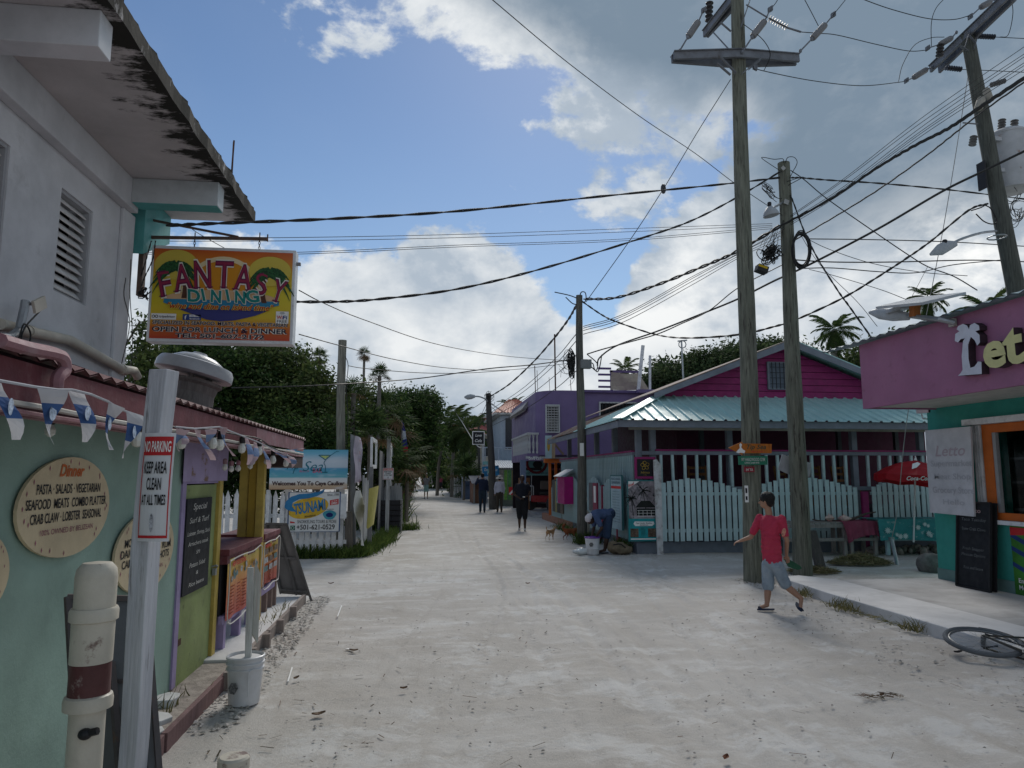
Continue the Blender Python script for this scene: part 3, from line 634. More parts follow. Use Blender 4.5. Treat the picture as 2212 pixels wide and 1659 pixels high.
# menu banners on the counters
def menu(name,label,ya,yb,za,zb,X,seed,title):
 r=empty(name,(X,(ya+yb)/2,za),label,'menu banner'); rg=random.Random(seed)
 M=bpy.data.materials.new('menu_print'); M.use_nodes=True; nt=M.node_tree; L=nt.links; bs=nt.nodes['Principled BSDF']; bs.inputs['Roughness'].default_value=.35
 tc=nt.nodes.new('ShaderNodeTexCoord'); sp=nt.nodes.new('ShaderNodeSeparateXYZ'); L.new(tc.outputs['Object'],sp.inputs[0]); mr=nt.nodes.new('ShaderNodeMapRange'); L.new(sp.outputs[2],mr.inputs[0]); mr.inputs[1].default_value=0; mr.inputs[2].default_value=zb-za
 cr=nt.nodes.new('ShaderNodeValToRGB'); L.new(mr.outputs[0],cr.inputs[0]); e=cr.color_ramp.elements; e[0].color=(.42,.03,.02,1); e[1].color=(.50,.42,.04,1); q=e.new(.45); q.color=(.55,.14,.03,1); q=e.new(.72); q.color=(.58,.30,.04,1); L.new(cr.outputs[0],bs.inputs['Base Color'])
 b=B(); n=12; vs=[];
 for j in range(2):
  for i in range(n+1): vs.append((X+.012*math.sin(i*1.3),ya+(yb-ya)*i/n,za if j==0 else zb))
 b.add(vs,[(i,i+1,n+2+i,n+1+i) for i in range(n)]); b.build('banner_sheet',M,r)
 b=B(); S=lambda u,v:Vector((X+.016,ya+(yb-ya)*u,za+(zb-za)*v)); pic=[B(),B(),B(),B()]
 if seed==1:
  for i in range(18):
   u=.05+rg.random()*.88; v=.62+rg.random()*.2; k=rg.randrange(3); q=rg.uniform(.02,.05); pic[k].quad(*[S(u+q*.7*math.cos(a*1.05),v+q*1.2*math.sin(a*1.05))+Vector((i*.0004,0,0)) for a in range(6)])
 else:
  for i in range(3):
   for j in range(3):
    u=.08+.3*j; v=.84-.2*i; pic[rg.randrange(3)].quad(S(u,v-.13),S(u+.22,v-.13),S(u+.22,v),S(u,v))
 for k,c in enumerate(((.10,.06,.04),(.30,.32,.34),(.05,.14,.16))):
  if pic[k].v: pic[k].build('photo_print',mat('food_print_%s'%('brown','pale','green')[k],c,rough=.4,var=.5,scale=40,bump=0),r)
 b=B()
 for col in range(5 if seed==1 else 4):
  for row in range(9):
   u=.06+col*.18; v=.52-row*.055; wdt=rg.uniform(.07,.13)
   if seed==2: v=.28-row*.03;
   b.quad(S(u,v),S(u+wdt,v),S(u+wdt,v+.018),S(u,v+.018))
 b.build('small_print',mat('menu_ink',(.20,.03,.015),var=.2,bump=0),r)
 b=B(); b.text(title,S(.28,.86),Yv,Zv,.085*(zb-za),.40*(yb-ya),lift=.004,bold=.04); b.build('lettering',K_RED,r)
 b=B(); pts=[S(-.01,.98),S(.3,1.0),S(.7,.98),S(1.01,1.0),S(1.0,.5),S(1.01,.02),S(.9,-.06),S(.6,-.03),S(.3,-.08),S(0,-.02),S(-.01,.5),S(-.01,.98)]
 b.tube([p+Vector((.01,0,0)) for p in spl(pts,4)],.006,5); b.build('white_wire',mat('white_wire',(.6,.6,.58),var=.1,bump=0),r)
menu('menu_banner','orange WEEKEND GOOD EATING menu banner under the nearer maroon counter',7.24,8.56,.33,.90,-1.845,1,'NEW GOOD EATING')
menu('menu_banner','yellow and red menu banner with rows of dish photos under the far counter',8.72,9.60,.42,.92,-1.845,2,'MENU')
# chalkboard on the green door
r=empty('chalkboard',(-1.915,6.66,.7),'black chalkboard of specials on the lime green kiosk door','chalkboard')
X=-1.912; a=PX(406,1078,X); c=PX(455,1075,X); zb=PX(400,1286,X).z; zt=a.z; ya=a.y-.03; yb=c.y+.02
SLATE=mat('slate_board',(.018,.02,.024),rough=.8,var=.25,scale=6,bump=.1)
B().box((X-.006,ya,zb),(X+.008,yb,zt)).build('board',SLATE,r)
b=B(); H=zt-zb; cy=(ya+yb)/2
for s_,v,hh,w_ in (('Special',.88,.07,.55),("Surf & Turf",.74,.06,.78),('Lobster, Shrimp, Stick',.61,.045,.9),('Arrachera steak',.50,.045,.8),('SM',.40,.04,.15),('Potato Salad',.27,.05,.62),('&',.18,.04,.08),('Rice beans',.07,.045,.6)):
 b.text(s_,Vector((X+.009,cy,zb+v*H)),Yv+Vector((0,0,-.0)),Zv,hh*H,w_*(yb-ya),lift=.003,shear=.2)
b.build('chalk_lettering',K_CHALK,r)
# round menu discs painted on board, fixed to the green wall
CREAM=paint('cream_board',(.56,.46,.30),stain=((.45,.36,.24),4,.5,.8,.5))
def disc(label,cy,cz,rad,lines,X=-1.915,head=None,rz=None):
 rz=rz or rad
 r=empty('round_menu_board',(X,cy,cz-rad),label,'menu board','round menu boards on the green wall')
 b=B(); rg=random.Random(int(cy*50)); n=36; ring=[(X,cy+rad*(1+.012*math.sin(3*a+cy))*math.cos(a),cz+rz*(1+.012*math.sin(3*a+cy))*math.sin(a)) for a in [2*math.pi*i/n for i in range(n)]]
 b.prism(ring,(.016,0,0)); b.build('board',CREAM,r)
 b=B()
 for s_,v,hh,w_ in lines: b.text(s_,Vector((X+.017,cy,cz+v*rz)),Yv,Zv,hh*rz,w_*rad,lift=.002,bold=.015)
 if b.v: b.build('lettering',K_BLACK,r)
 b=B()
 if head: b.text(head,Vector((X+.017,cy,cz+.62*rz)),Yv,Zv,.24*rz,.55*rad,lift=.002,shear=.3,bold=.03); b.build('lettering',mat('orange_ink',(.50,.13,.04),var=.1,bump=0),r)
 b=B(); b.text('100% OWNED BY BELIZEAN',Vector((X+.017,cy,cz-.50*rz)),Yv,Zv,.11*rz,1.15*rad,lift=.002)
 for i in range(30):
  a=2*math.pi*i/30+rg.uniform(-.1,.1); q=rad*rg.uniform(.84,.93); c=Vector((X+.018,cy+q*math.cos(a),cz+q*rz/rad*math.sin(a)))
  if rg.random()<.6: b.quad(*[c+Vector((0,.016*rad*math.cos(k*1.57)*(1 if k%2 else .8),.03*rad*math.sin(k*1.57))) for k in range(4)])
 b.build('star_print',mat('mauve_ink',(.30,.11,.15),var=.3,bump=0),r)
def disc_px(label,l,rr,yc,hy,lines,head=None):
 a=PX(l,yc,-1.9);c=PX(rr,yc,-1.9); rad=(c.y-a.y)/2; cy=(a.y+c.y)/2; m_=PX((l+rr)/2,yc,-1.9); disc(label,cy,m_.z,rad,lines,head=head,rz=abs(PX((l+rr)/2,yc-hy,-1.9).z-m_.z))
disc_px('round cream board reading pasta, salads, seafood, in front of the leaning pipe',38,236,1096,109,[('PASTA · SALADS · VEGETARIAN',.28,.19,1.4),('SEAFOOD  MEATS  COMBO PLATTER',.0,.19,1.75),('CRAB CLAW · LOBSTER  SEASONAL',-.27,.19,1.55)],'Dinner')
disc_px('round cream drinks board half hidden by the white wooden post',249,374,1193,87,[('MOJITO  PINA COLADA',.22,.19,1.5),('DAIQUIRIES  BEER  RUM',-.02,.19,1.7),('CAMPARI  LOCAL SHOTS',-.26,.19,1.6)])
disc_px('round cream board cut off at the near end of the green wall',-190,18,1255,110,[])
# bunting and lamps along the eave
PW=mat('bunting_white_cloth',(.55,.56,.60),rough=.9,var=.1,bump=.1,translucent=.3); PBL=mat('bunting_blue_cloth',(.05,.11,.28),rough=.9,var=.2,translucent=.2)
def bunting(label,flags,X,m1,m2,cord):
 r=empty('bunting',tuple(PX(flags[0][0],flags[0][1],X)),label,'bunting')
 B().tube([PX(x,y,X) for x,y in cord],.006,5).build('cord',PW,r)
 for (xa,ya_,xb,yb_,xt,yt) in flags:
  a=PX(xa,ya_,X);c=PX(xb,yb_,X);t=PX(xt,yt,X);
  if (c-a).length>.35: c=a+(c-a).normalized()*.3
  vs=[];fs=[]; n=8
  for i in range(n+1):
   q=i/n; w_=max(1-q,.03); md=a.lerp(c,.5).lerp(t,q); off=.025*math.sin(q*4+xa)
   for s_ in(-.5,0,.5):
    p=md+(c-a)*s_*w_; p.x+=off*(1+s_)+.012*math.sin(s_*5); vs.append(p)
  for i in range(n):
   for j in range(2): fs.append((i*3+j,i*3+j+1,i*3+j+4,i*3+j+3))
  pn=B().add(vs,fs[:4]+fs[10:]).build('pennant',m1,r)
  B().add(vs,fs[4:10]).build('blue_band',m2,pn)
  if m2 is PBL and abs(xb-xa)>14:
   q=.42; md=a.lerp(c,.5).lerp(t,q)+Vector((.004,0,0)); d_=(c-a); md.x+=.025*math.sin(q*4+xa)
   B().disc(md+Vector((.006,0,.0)),.17*d_.length,.032,d_.normalized(),Zv,18).build('emblem',mat('pale_blue_print',(.42,.50,.62),var=.4,scale=60,bump=0),pn)
bunting('blue and white pennants hanging along the eave over the round boards',[(-14,822,22,828,26,950),(77,838,123,844,125,960),(156,843,196,852,180,955),(235,868,257,882,238,972),(271,886,294,898,276,990)],-1.52,PW,PBL,[(-14,820),(77,836),(125,842),(156,842),(197,852),(235,868),(258,883),(294,897),(318,905)])
PP=mat('bunting_pink_cloth',(.50,.38,.42),rough=.9,var=.15,bump=.1,translucent=.3); PB2=mat('bunting_pale_blue_cloth',(.16,.24,.42),rough=.9,var=.2,translucent=.2)
bunting('faded pink and blue pennants blowing along the far eave of the kiosk',[(379,925,396,930,390,975),(394,925,408,927,390,960),(425,926,441,930,453,994),(441,928,455,926,453,972),(474,921,486,924,503,985),(533,944,542,946,534,1004),(552,954,560,957,541,1005),(570,960,577,963,576,1012),(583,967,597,972,624,1000),(606,977,620,980,638,1000),(622,985,636,988,634,1012),(625,972,640,978,655,968)],-1.54,PP,PB2,[(379,922),(420,926),(474,922),(520,940),(560,956),(600,975),(636,990)])
r=empty('string_lights',tuple(PX(400,935,-1.58)),'string of clear light bulbs in black sockets along the kiosk eave','string lights')
SOCK=mat('black_socket',(.012,.012,.014),rough=.5,var=0,bump=0); BULB=mat('frosted_bulb',(.62,.62,.58),rough=.15,var=.05,bump=0,spec=.6)
pos=[(298,928),(393,938),(461,942),(476,946),(523,955),(560,962),(590,982),(618,990)]
B().tube(spl([PX(x,y-14,-1.58) for x,y in pos],4),.007,5).build('cord',K_RUBBER,r)
for x,y in pos:
 p=PX(x,y,-1.58); b=B(); b.lathe(p,[(.012,.05),(.024,.04),(.024,-.01),(.018,-.012)],10); s_=b.build('socket',SOCK,r); B().lathe(p,[(.018,-.012),(.032,-.045),(.034,-.065),(.024,-.09),(.006,-.098)],10).build('bulb',BULB,s_)
for (x,y) in ((110,913),(486,1000),(500,1004),(515,1003),(541,999),(546,990),(575,990)):
 p=PX(x,y,-1.8); b=B(); b.lathe(p,[(.010,.04),(.020,.03),(.020,-.005),(.014,-.01)],8); s_=b.build('socket',SOCK if x==110 else PINKF,r); B().lathe(p,[(.014,-.01),(.026,-.035),(.024,-.055),(.005,-.07)],8).build('bulb',BULB,s_)
# roof ventilator
c=PX(415,862,-2.5); r=empty('roof_ventilator',tuple(c),'white mushroom ventilator dome on a weathered neck over the kiosk roof','ventilator')
T=Matrix.Rotation(R(13),3,'Y')@Matrix.Rotation(R(-4),3,'X'); k=c.y/8.3
d=PX(424,792,-2.5); rad=.42*k
B().lathe(d,[(rad*.97,-.11*k),(rad,-.10*k),(rad*.99,-.02*k),(rad*.92,.03*k),(rad*.66,.055*k),(rad*.64,.07*k),(rad*.45,.115*k),(rad*.2,.14*k),(rad*.17,.16*k),(.01,.17*k)],30,T.to_4x4()).build('dome',paint('white_enamel',(.36,.38,.41),rough=.35,stain=((.25,.22,.2),5,.6,.75,.5)),r,smooth=True)
WOODG=wood('weathered_grey_wood',(.16,.15,.145));
b=B(); b.lathe(d+Vector((.0,0,-.36*k)),[(rad*.55,-.12*k),(rad*.48,.05*k),(rad*.52,.14*k),(rad*.6,.17*k),(rad*.6,.20*k)],14,T.to_4x4()); b.build('neck',WOODG,r)
for a in range(6):
 p=d+T@Vector((rad*.5*math.cos(a),rad*.5*math.sin(a),-.17*k)); B().bar(p,p+Vector((0,0,.14*k)),.03).build('strut',WOODG,r)
B().obox(d+Vector((-.02,0,-.50*k)),(rad*1.35,rad*1.1,.10*k),Matrix.Rotation(R(14),3,'Y')).build('curb',WOODG,r); B().obox(d+Vector((.08,-.1,-.59*k)),(rad*1.7,rad*1.2,.09*k),Matrix.Rotation(R(18),3,'Y')).build('curb',WOODG,r)
# timber kerb
r=empty('timber_kerb',(-1.6,6,0),'low maroon-stained timber kerb along the kiosk forecourt','kerb board')
KW=wood('maroon_stained_timber',(.17,.10,.10))
for (ya,yb,m_) in ((1.0,4.9,KW),(4.92,6.35,KW),(6.4,7.9,wood('grey_kerb_timber',(.26,.22,.20))),(7.93,10.25,wood('grey_kerb_timber'))):
 B().box((-1.615+.01*(ya%1),ya,-.03),(-1.575+.01*(ya%1),yb,.10)).build('board',m_,r,bevel=.004)
for y in (6.2,7.0,7.6,8.3,9.1): B().box((-1.574,y,-.05),(-1.50,y+.07,.125)).build('stake',wood('grey_kerb_timber'),r)
# no parking post and sign
r=empty('wooden_post',(-1.1,3.2,0),'thick white-washed wooden post in the left foreground','post')
POST=wood('whitewashed_timber',(.42,.43,.47),stretch=(5,5,.4),stain=((.10,.09,.09),5,.60,.66,.85),stain2=((.62,.63,.66),2,.42,.62,.7),bump=.4)
a=PY(349,800,3.2); b=B(); M=Matrix.Rotation(R(-16),3,'Z')
for i in range(1): pass
zt=a.z; vs=[]; n=6
for j in range(n+1):
 z=-.1+(zt+.1)*j/n; c_=Vector((a.x+.012*math.sin(j*1.1),3.2,z))
 for sx,sy in((-1,-1),(1,-1),(1,1),(-1,1)): vs.append(c_+Vector((-.045*(1-j/n)+.008,0,0))+M@Vector((sx,sy,0))*(.037+.006*j/n))
fs=[(j*4+k,j*4+(k+1)%4,j*4+4+(k+1)%4,j*4+4+k) for j in range(n) for k in range(4)]+[(n*4,n*4+1,n*4+2,n*4+3)]
b.add(vs,fs); b.build('shaft',POST,r,bevel=.004)
def nopark(label,org,U,V,N,W,H,bow=0.):
 r=empty('parking_sign',tuple(org),label,'sign'); U=Vector(U);V=Vector(V);N=Vector(N)
 def pt(u,v,d=0):
  return org+U*(u-.5)*W+V*v*H+N*(d-bow*((u-.5)*2)**2+bow*.5*math.sin(v*3.1))
 def sheet(u0,u1,v0,v1,d,n=8):
  b=B(); vs=[]; m_=6
  for j in range(m_+1):
   for i in range(n+1): vs.append(pt(u0+(u1-u0)*i/n,v0+(v1-v0)*j/m_,d))
  b.add(vs,[(j*(n+1)+i,j*(n+1)+i+1,(j+1)*(n+1)+i+1,(j+1)*(n+1)+i) for j in range(m_) for i in range(n)]); return b
 sheet(0,1,0,1,0).build('panel',mat('white_sign_vinyl',(.66,.67,.70),rough=.35,var=.04,bump=0),r)
 fr=B()
 for u0,u1,v0,v1 in ((.04,.96,.79,.965),(.04,.07,.03,.79),(.93,.96,.03,.79),(.04,.96,.03,.055)):
  q=sheet(u0,u1,v0,v1,.003); fr.add(q.v,q.f)
 fr.build('red_border',K_RED,r)
 def tx(bb,s_,v,h,w_,al=.5):
  m_=textmesh(s_,0,.02); vs,fs,(x0,x1,y0,y1)=m_
  bb.add([pt(al+((p[0]-x0)/(x1-x0)-.5)*w_,v+p[1]*h/.72,.0055) for p in vs],fs)
 t=B(); tx(t,'NO PARKING',.825,.10,.84); t.build('lettering',K_WPRINT,r)
 t=B(); tx(t,'KEEP AREA',.625,.11,.72); tx(t,'CLEAN',.475,.11,.46); tx(t,'AT ALL TIMES',.335,.095,.76); t.build('lettering',K_BLACK,r)
 B().add([pt(.5+.06*math.cos(a*.4),.17+.085*math.sin(a*.4),.005) for a in range(16)],[tuple(range(16))]).build('crest',mat('grey_crest_print',(.35,.36,.40),var=.6,scale=80,bump=0),r)
 return r
nopark('red and white NO PARKING keep area clean sign bowed round the white post',Vector((a.x+.027,3.125,PY(345,1170,3.12).z)),Matrix.Rotation(R(-14),3,'Z')@Xv,(.01,0,1),Matrix.Rotation(R(-14),3,'Z')@Vector((0,-1,0)),.140,.445,bow=.014)
# PVC standpipe, leaning
r=empty('standpipe',(-1.2,2.6,0),'cream PVC vent pipe with brown tape and a domed cap, leaning by the green wall','pipe')
PVC=paint('cream_pvc',(.50,.465,.39),rough=.5,stain=((.08,.025,.025),4.,.585,.63,.9),stain2=((.34,.31,.26),2,.45,.7,.7))
t0=PY(206,1288,2.6); bt=PY(178,1700,2.6); d=(t0-bt).normalized(); bt=bt-d*.62; q=(1/1.0)
M=d.to_track_quat('Z','Y').to_matrix(); L_=(t0-bt).length; w_=.063
B().lathe(bt,[(w_*.86,0),(w_*.86,L_-.33)],24,M.to_4x4()).build('lower_pipe',PVC,r,smooth=True)
B().lathe(bt+d*(L_-.36),[(w_*.86,0),(w_*1.16,.005),(w_*1.18,.03),(w_*1.12,.045),(w_*1.0,.05)],24,M.to_4x4()).build('collar',PVC,r,smooth=True)
B().lathe(bt+d*(L_-.31),[(w_*1.0,0),(w_*.99,.10)],24,M.to_4x4()).build('tape_band',mat('brown_tape',(.10,.035,.035),rough=.5,var=.3,stain=((.4,.36,.32),12,.62,.7,.6)),r,smooth=True)
B().lathe(bt+d*(L_-.21),[(w_*1.02,0),(w_*1.04,.13),(w_*1.17,.135),(w_*1.18,.165),(w_*1.1,.175)],24,M.to_4x4()).build('coupling',PVC,r,smooth=True)
B().lathe(bt+d*(L_-.035),[(w_*1.0,0),(w_*1.02,.10),(w_*.96,.125),(w_*.7,.145),(.005,.15)],24,M.to_4x4()).build('cap',PVC,r,smooth=True)
p=bt+d*(L_-.42)+Vector((.02,-w_*.86,0)); B().ell(p,(.022,.02,.018)).build('knob',SOCK,r); B().tube([p+Vector((.04,-.005,.01)),p],.012,6).build('knob',SOCK,r)
# grey folded board frame between wall and post
r=empty('folded_sign_frame',(-1.35,3.5,0),'grey metal-framed board leaning between the pipe and the white post','board')
GB=mat('grey_board_back',(.11,.115,.12),rough=.7,var=.15); RF=mat('rusty_frame',(.09,.08,.08),rough=.8,var=.3,stain=((.2,.09,.04),8,.55,.7,.7))
Yp=3.45; c1=PY(148,1288,Yp);c2=PY(318,1292,Yp+.1);c3=PY(350,1720,Yp-.25);c4=PY(172,1720,Yp-.15)
z=c3.z
B().prism([c4,c3,c2,c1],(0,.015,0)).build('panel',GB,r)
for p_,q_ in ((c1,c2),(c2,c3),(c1,c4)): B().bar(p_+Vector((0,-.01,0)),q_+Vector((0,-.01,0)),.022).build('frame_bar',RF,r)
a_=PY(235,1440,Yp-.1); B().bar(PY(248,1470,Yp-.1),PY(300,1474,Yp-.1),.015).build('stay',RF,r)
B().bar(PY(240,1430,Yp-.12),PY(262,1700,Yp-.2),.024).build('frame_bar',RF,r);
B().bar(PY(172,1720,Yp-.15),PY(172,1720,Yp-.15)*1+Vector((0,0,-PY(172,1720,Yp-.15).z)),.022).build('foot',RF,r); B().bar(c3,Vector((c3.x+.02,c3.y-.02,0)),.022).build('foot',RF,r)
# bucket with sign stick
g=G(517,1530); r=empty('plastic_bucket',(g.x,g.y+.13,0),'white plastic bucket filled with cement beside the timber kerb','bucket')
BK=paint('white_bucket_plastic',(.58,.59,.61),rough=.35,stain=((.38,.36,.32),4,.5,.8,.5)); c=Vector((g.x,g.y+.13,0)); bs=.92
B().lathe(c,[(.118*bs,0),(.122*bs,.01),(.138*bs,.25),(.150*bs,.252),(.150*bs,.262),(.140*bs,.265),(.141*bs,.29),(.153*bs,.292),(.153*bs,.302),(.142*bs,.305),(.143*bs,.33),(.153*bs,.333),(.153*bs,.345),(.143*bs,.35),(.140*bs,.345),(.139*bs,.325),(.001,.325)],32).build('pail',BK,r,smooth=True)
B().lathe(c,[(.139*bs,.326),(.10,.335),(.05,.33),(.001,.335)],20).build('cement_fill',CONC_L,r,smooth=True)
B().tube(spl([c+Vector((.10,-.10,.27)),c+Vector((.06,-.135,.25)),c+Vector((.055,-.137,.15)),c+Vector((.06,-.132,.08))],4),.004,5).build('handle',BK,r)
B().quad(*[c+Vector((-.05+.035*math.cos(a*1.0),-.133+.008*0,.14+.045*math.sin(a*1.0))) for a in range(6)]).build('label_print',mat('worn_ink',(.12,.12,.12),var=.8,scale=60,bump=0),r)
r=empty('sign_stick',(c.x,c.y,.3),'weathered grey plank upright in the cement bucket','plank')
B().bar(c+Vector((.02,0,.2)),c+Vector((.005,0,.335+.66)),.045,.03).build('stick',wood('pale_stick',(.48,.48,.46)),r)
B().prism([c+Vector((.03,.0,.50)),c+Vector((.06,.06,.42)),c+Vector((.055,.10,.92)),c+Vector((.03,.02,1.02))],(.012,0,0)).build('plank',wood('worn_sign_plank',(.42,.42,.38),stain=((.28,.12,.10),5,.55,.7,.5)),r)
# pipe stub at the bottom edge
g=PY(505,1640,3.05); r=empty('pipe_stub',(g.x,3.05,0),'short capped cream pipe stub in the sand at the bottom edge','pipe')
B().cyl((g.x,3.05,-.05),(g.x,3.05,g.z-.03),.052,.052,20).build('pipe',PVC,r,smooth=True); B().lathe((g.x,3.05,g.z-.045),[(.056,0),(.060,.004),(.060,.05),(.052,.058),(.001,.060)],22).build('cap',PVC,r,smooth=True)
# folding sandwich board seen from the back
r=empty('sandwich_board',(-1.6,10.4,0),'grey back of a tall sandwich board standing at the kiosk corner','sandwich board')
A_=Vector((-1.93,10.42,.08));Bq=Vector((-1.52,10.30,.06)); T1=PY(575,1131,10.35);T2=PY(620,1132,10.25)
gb=mat('grey_hardboard',(.15,.145,.14),rough=.85,var=.15)
B().prism([A_,Bq,T2,T1],(0,.02,0)).build('panel',gb,r)
F_=wood('grey_frame_timber',(.12,.115,.11))
for p_,q_ in ((A_,T1),(Bq+(Bq-T2)*.07,T2),(T1,T2),(A_.lerp(T1,.06),Bq.lerp(T2,.06)),(A_.lerp(T1,.52),Bq.lerp(T2,.52)),(A_.lerp(Bq,.55),T1.lerp(T2,.5))): B().bar(p_+Vector((0,-.02,0)),q_+Vector((0,-.02,0)),.025,.03).build('batten',F_,r)
# ================================================================ RIGHT: veranda restaurant, shop
MAG=paint('magenta_paint',(.24,.018,.11),var=.15,stain=((.16,.02,.08),5,.5,.8,.5))
GREYB=paint('slate_grey_paint',(.17,.19,.23),var=.12)
AQUA=paint('aqua_picket_paint',(.42,.545,.565),var=.12,rand=.10,stain=((.22,.30,.30),5,.55,.8,.6))
AQUA2=paint('dull_aqua_paint',(.28,.39,.41),var=.12,rand=.08)
TIN=paint('turquoise_tin_roof',(.36,.56,.55),var=.09,scale=1.2,rough=.4,stain=((.40,.55,.54),1.6,.5,.8,.6),stain2=((.25,.22,.20),6,.66,.8,.4),bump=.03)
RUST=mat('rusty_tin_roof',(.22,.19,.17),rough=.8,var=.25,stain=((.19,.08,.045),2.,.42,.6,.9),stain2=((.35,.36,.36),3.3,.5,.7,.6),bump=.1)
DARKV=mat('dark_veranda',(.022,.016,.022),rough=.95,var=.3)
def clip_poly(poly,z0,z1):
 """clip a polygon of (x,z) to z0..z1"""
 def cut(P,f):
  o=[]
  for i in range(len(P)):
   a,b=P[i],P[(i+1)%len(P)]; fa,fb=f(a),f(b)
   if fa>=0: o.append(a)
   if fa*fb<0:
    t=fa/(fa-fb); o.append((a[0]+(b[0]-a[0])*t,a[1]+(b[1]-a[1])*t))
  return o
 P=cut(poly,lambda p:p[1]-z0)
 return cut(P,lambda p:z1-p[1]) if P else []
def restaurant():
 r=empty('veranda_restaurant',(9,19,0),'magenta and slate blue restaurant with turquoise tin roof and open veranda behind pale pickets','restaurant')
 Xe,Ye=4.12,14.78; Xw,Yw=4.68,15.5; Zt,Ze=3.60,2.90; Xt,Yt=5.62,16.5; Xr=13.6; Xtr=12.15; Yb=24.6; Ybe=23.6
 # base wall, floor, deck
 B().box((Xw,Yw,-.1),(13,Yw+.16,.24)).build('plinth',GREYB,r,bevel=.01)
 B().box((Xw,Yw+.16,-.1),(Xw+.16,22.3,.26)).build('plinth',GREYB,r)
 B().box((Xw,22.3,-.1),(Xw+.16,28.2,.24)).build('plinth',paint('salmon_paint',(.42,.20,.13)),r)
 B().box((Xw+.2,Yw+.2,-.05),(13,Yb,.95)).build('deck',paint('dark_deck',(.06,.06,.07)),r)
 # inner house walls
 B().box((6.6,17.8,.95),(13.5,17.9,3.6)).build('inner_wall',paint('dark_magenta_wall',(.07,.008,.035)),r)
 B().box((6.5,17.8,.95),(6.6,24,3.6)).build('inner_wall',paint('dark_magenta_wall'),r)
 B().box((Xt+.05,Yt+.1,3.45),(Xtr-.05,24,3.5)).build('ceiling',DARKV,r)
 # roof slopes
 for nm,P,m_,n in (('front',((Xe,Ye,Ze),(Xr,Ye,Ze),(Xt,Yt,Zt),(Xtr,Yt,Zt)),TIN,None),):
  # ribs run up the slope, so build bay by bay and clip at the hip
  b=B(); w=.26; x=Xe
  while x<Xr-.01:
   x2=min(x+w,Xr)
   def zy(xx,t): return (xx,Ye+(Yt-Ye)*t,Ze+(Zt-Ze)*t)
   def tmax(xx):
    if xx<Xt: return (xx-Xe)/(Xt-Xe)
    if xx>Xtr: return (Xr-xx)/(Xr-Xtr)
    return 1
   N=Vector((0,-(Zt-Ze),(Yt-Ye))).normalized()
   xs=[x,x+.025,x+.06,x+.085,x2]; hs=[0,.035,.035,0,0]; top=[];bot=[]
   for xx,h in zip(xs,hs):
    t=max(min(tmax(xx),1),0); bot.append(Vector(zy(xx,-.03))+N*h); top.append(Vector(zy(xx,t))+N*h)
   b.add(bot+top,[(i,i+1,i+6,i+5) for i in range(4)]); x=x2
  b.build('roof_slope',m_,r)
 def side(y0,y1,m_):
  b=B(); y=y0
  while y<y1-.01:
   y2=min(y+.2,y1)
   tm=lambda yy: 1 if yy>Yt else (yy-Ye)/(Yt-Ye)
   N=Vector((-(Zt-Ze),0,(Xt-Xe))).normalized(); ys=[y,y+.02,y+.045,y+.065,y2]; hs=[0,.02,.02,0,0]; bot=[];top=[]
   for yy,h in zip(ys,hs):
    t=max(min(tm(yy),1),0); bot.append(Vector((Xe-.04,yy,Ze-.02))+N*h); top.append(Vector((Xe+(Xt-Xe)*t,yy,Ze+(Zt-Ze)*t))+N*h)
   b.add(bot+top,[(i+1,i,i+5,i+6) for i in range(4)]); y=y2
  b.build('roof_slope',m_,r)
 side(Ye,19.2,TIN); side(19.2,Ybe,RUST)
 B().prism([(Xr,Ye,Ze),(Xtr,Yt,Zt),(Xtr,Yb,Zt),(Xr,Yb,Ze)],(0,0,.02)).build('roof_slope',TIN,r)
 B().bar((Xe-.02,Ye-.02,Ze+.01),(Xt,Yt,Zt+.03),.26,.02).build('hip_cap',TIN,r)
 # fascia and posts
 B().box((Xe+.02,Ye+.02,Ze-.17),(Xr,Ye+.06,Ze-.02)).build('fascia_board',GREYB,r)
 B().box((Xe-.0,Ye+.065,Ze-.17),(Xe+.04,Ybe,Ze-.03)).build('fascia_board',GREYB,r)
 B().box((Xe+.3,Yw-.45,Ze-.21),(13.,Yw-.42,Ze-.12)).build('rolled_blind',mat('canvas_blind',(.30,.28,.25),rough=.9,var=.2),r)
 for i in range(24):
  y=Ye+.45+i*.37
  tt=min(1,(y-Ye)/(Yt-Ye))*.92
  if y<Ybe: B().bar((Xe+.06,y,Ze-.09),(Xe+(Xt-Xe)*tt,y,Ze+(Zt-Ze)*tt-.09),.04,.09).build('rafter',paint('dark_rafter'),r)
 for x,y in ((4.72,15.5),(5.05,15.5),(6.95,15.7),(9.9,15.5),(11.6,15.5),(4.75,17.6),(4.75,19.5),(4.75,21.4),(4.75,23.3)):
  B().box((x,y,.25),(x+.13,y+.13,Ze+.05)).build('post',GREYB,r,bevel=.006)
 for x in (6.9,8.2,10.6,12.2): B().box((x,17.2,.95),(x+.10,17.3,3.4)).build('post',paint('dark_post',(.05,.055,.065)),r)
 # gable
 ax,az=8.86,4.86; poly=[(Xt,Zt),(Xtr,Zt),(ax,az)]; z=Zt; src=None
 while z<az-.02:
  z2=min(z+.165,az); P=clip_poly(poly,z,z2-.012)
  if len(P)>=3:
   b=B(); b.prism([(x,Yt+.02,zz) for x,zz in P],(0,.05,0)); b.v=[(v[0],v[1]-(.012 if abs(v[1]-(Yt+.02))<1e-4 and abs(v[2]-z)<1e-3 else 0),v[2]) for v in b.v]; b.build('plank',MAG,r)
  z=z2
 B().prism([(Xt,Yt+.08,Zt),(Xtr,Yt+.08,Zt),(ax,Yt+.08,az)],(0,.03,0)).build('gable_backing',paint('dark_magenta_wall'),r)
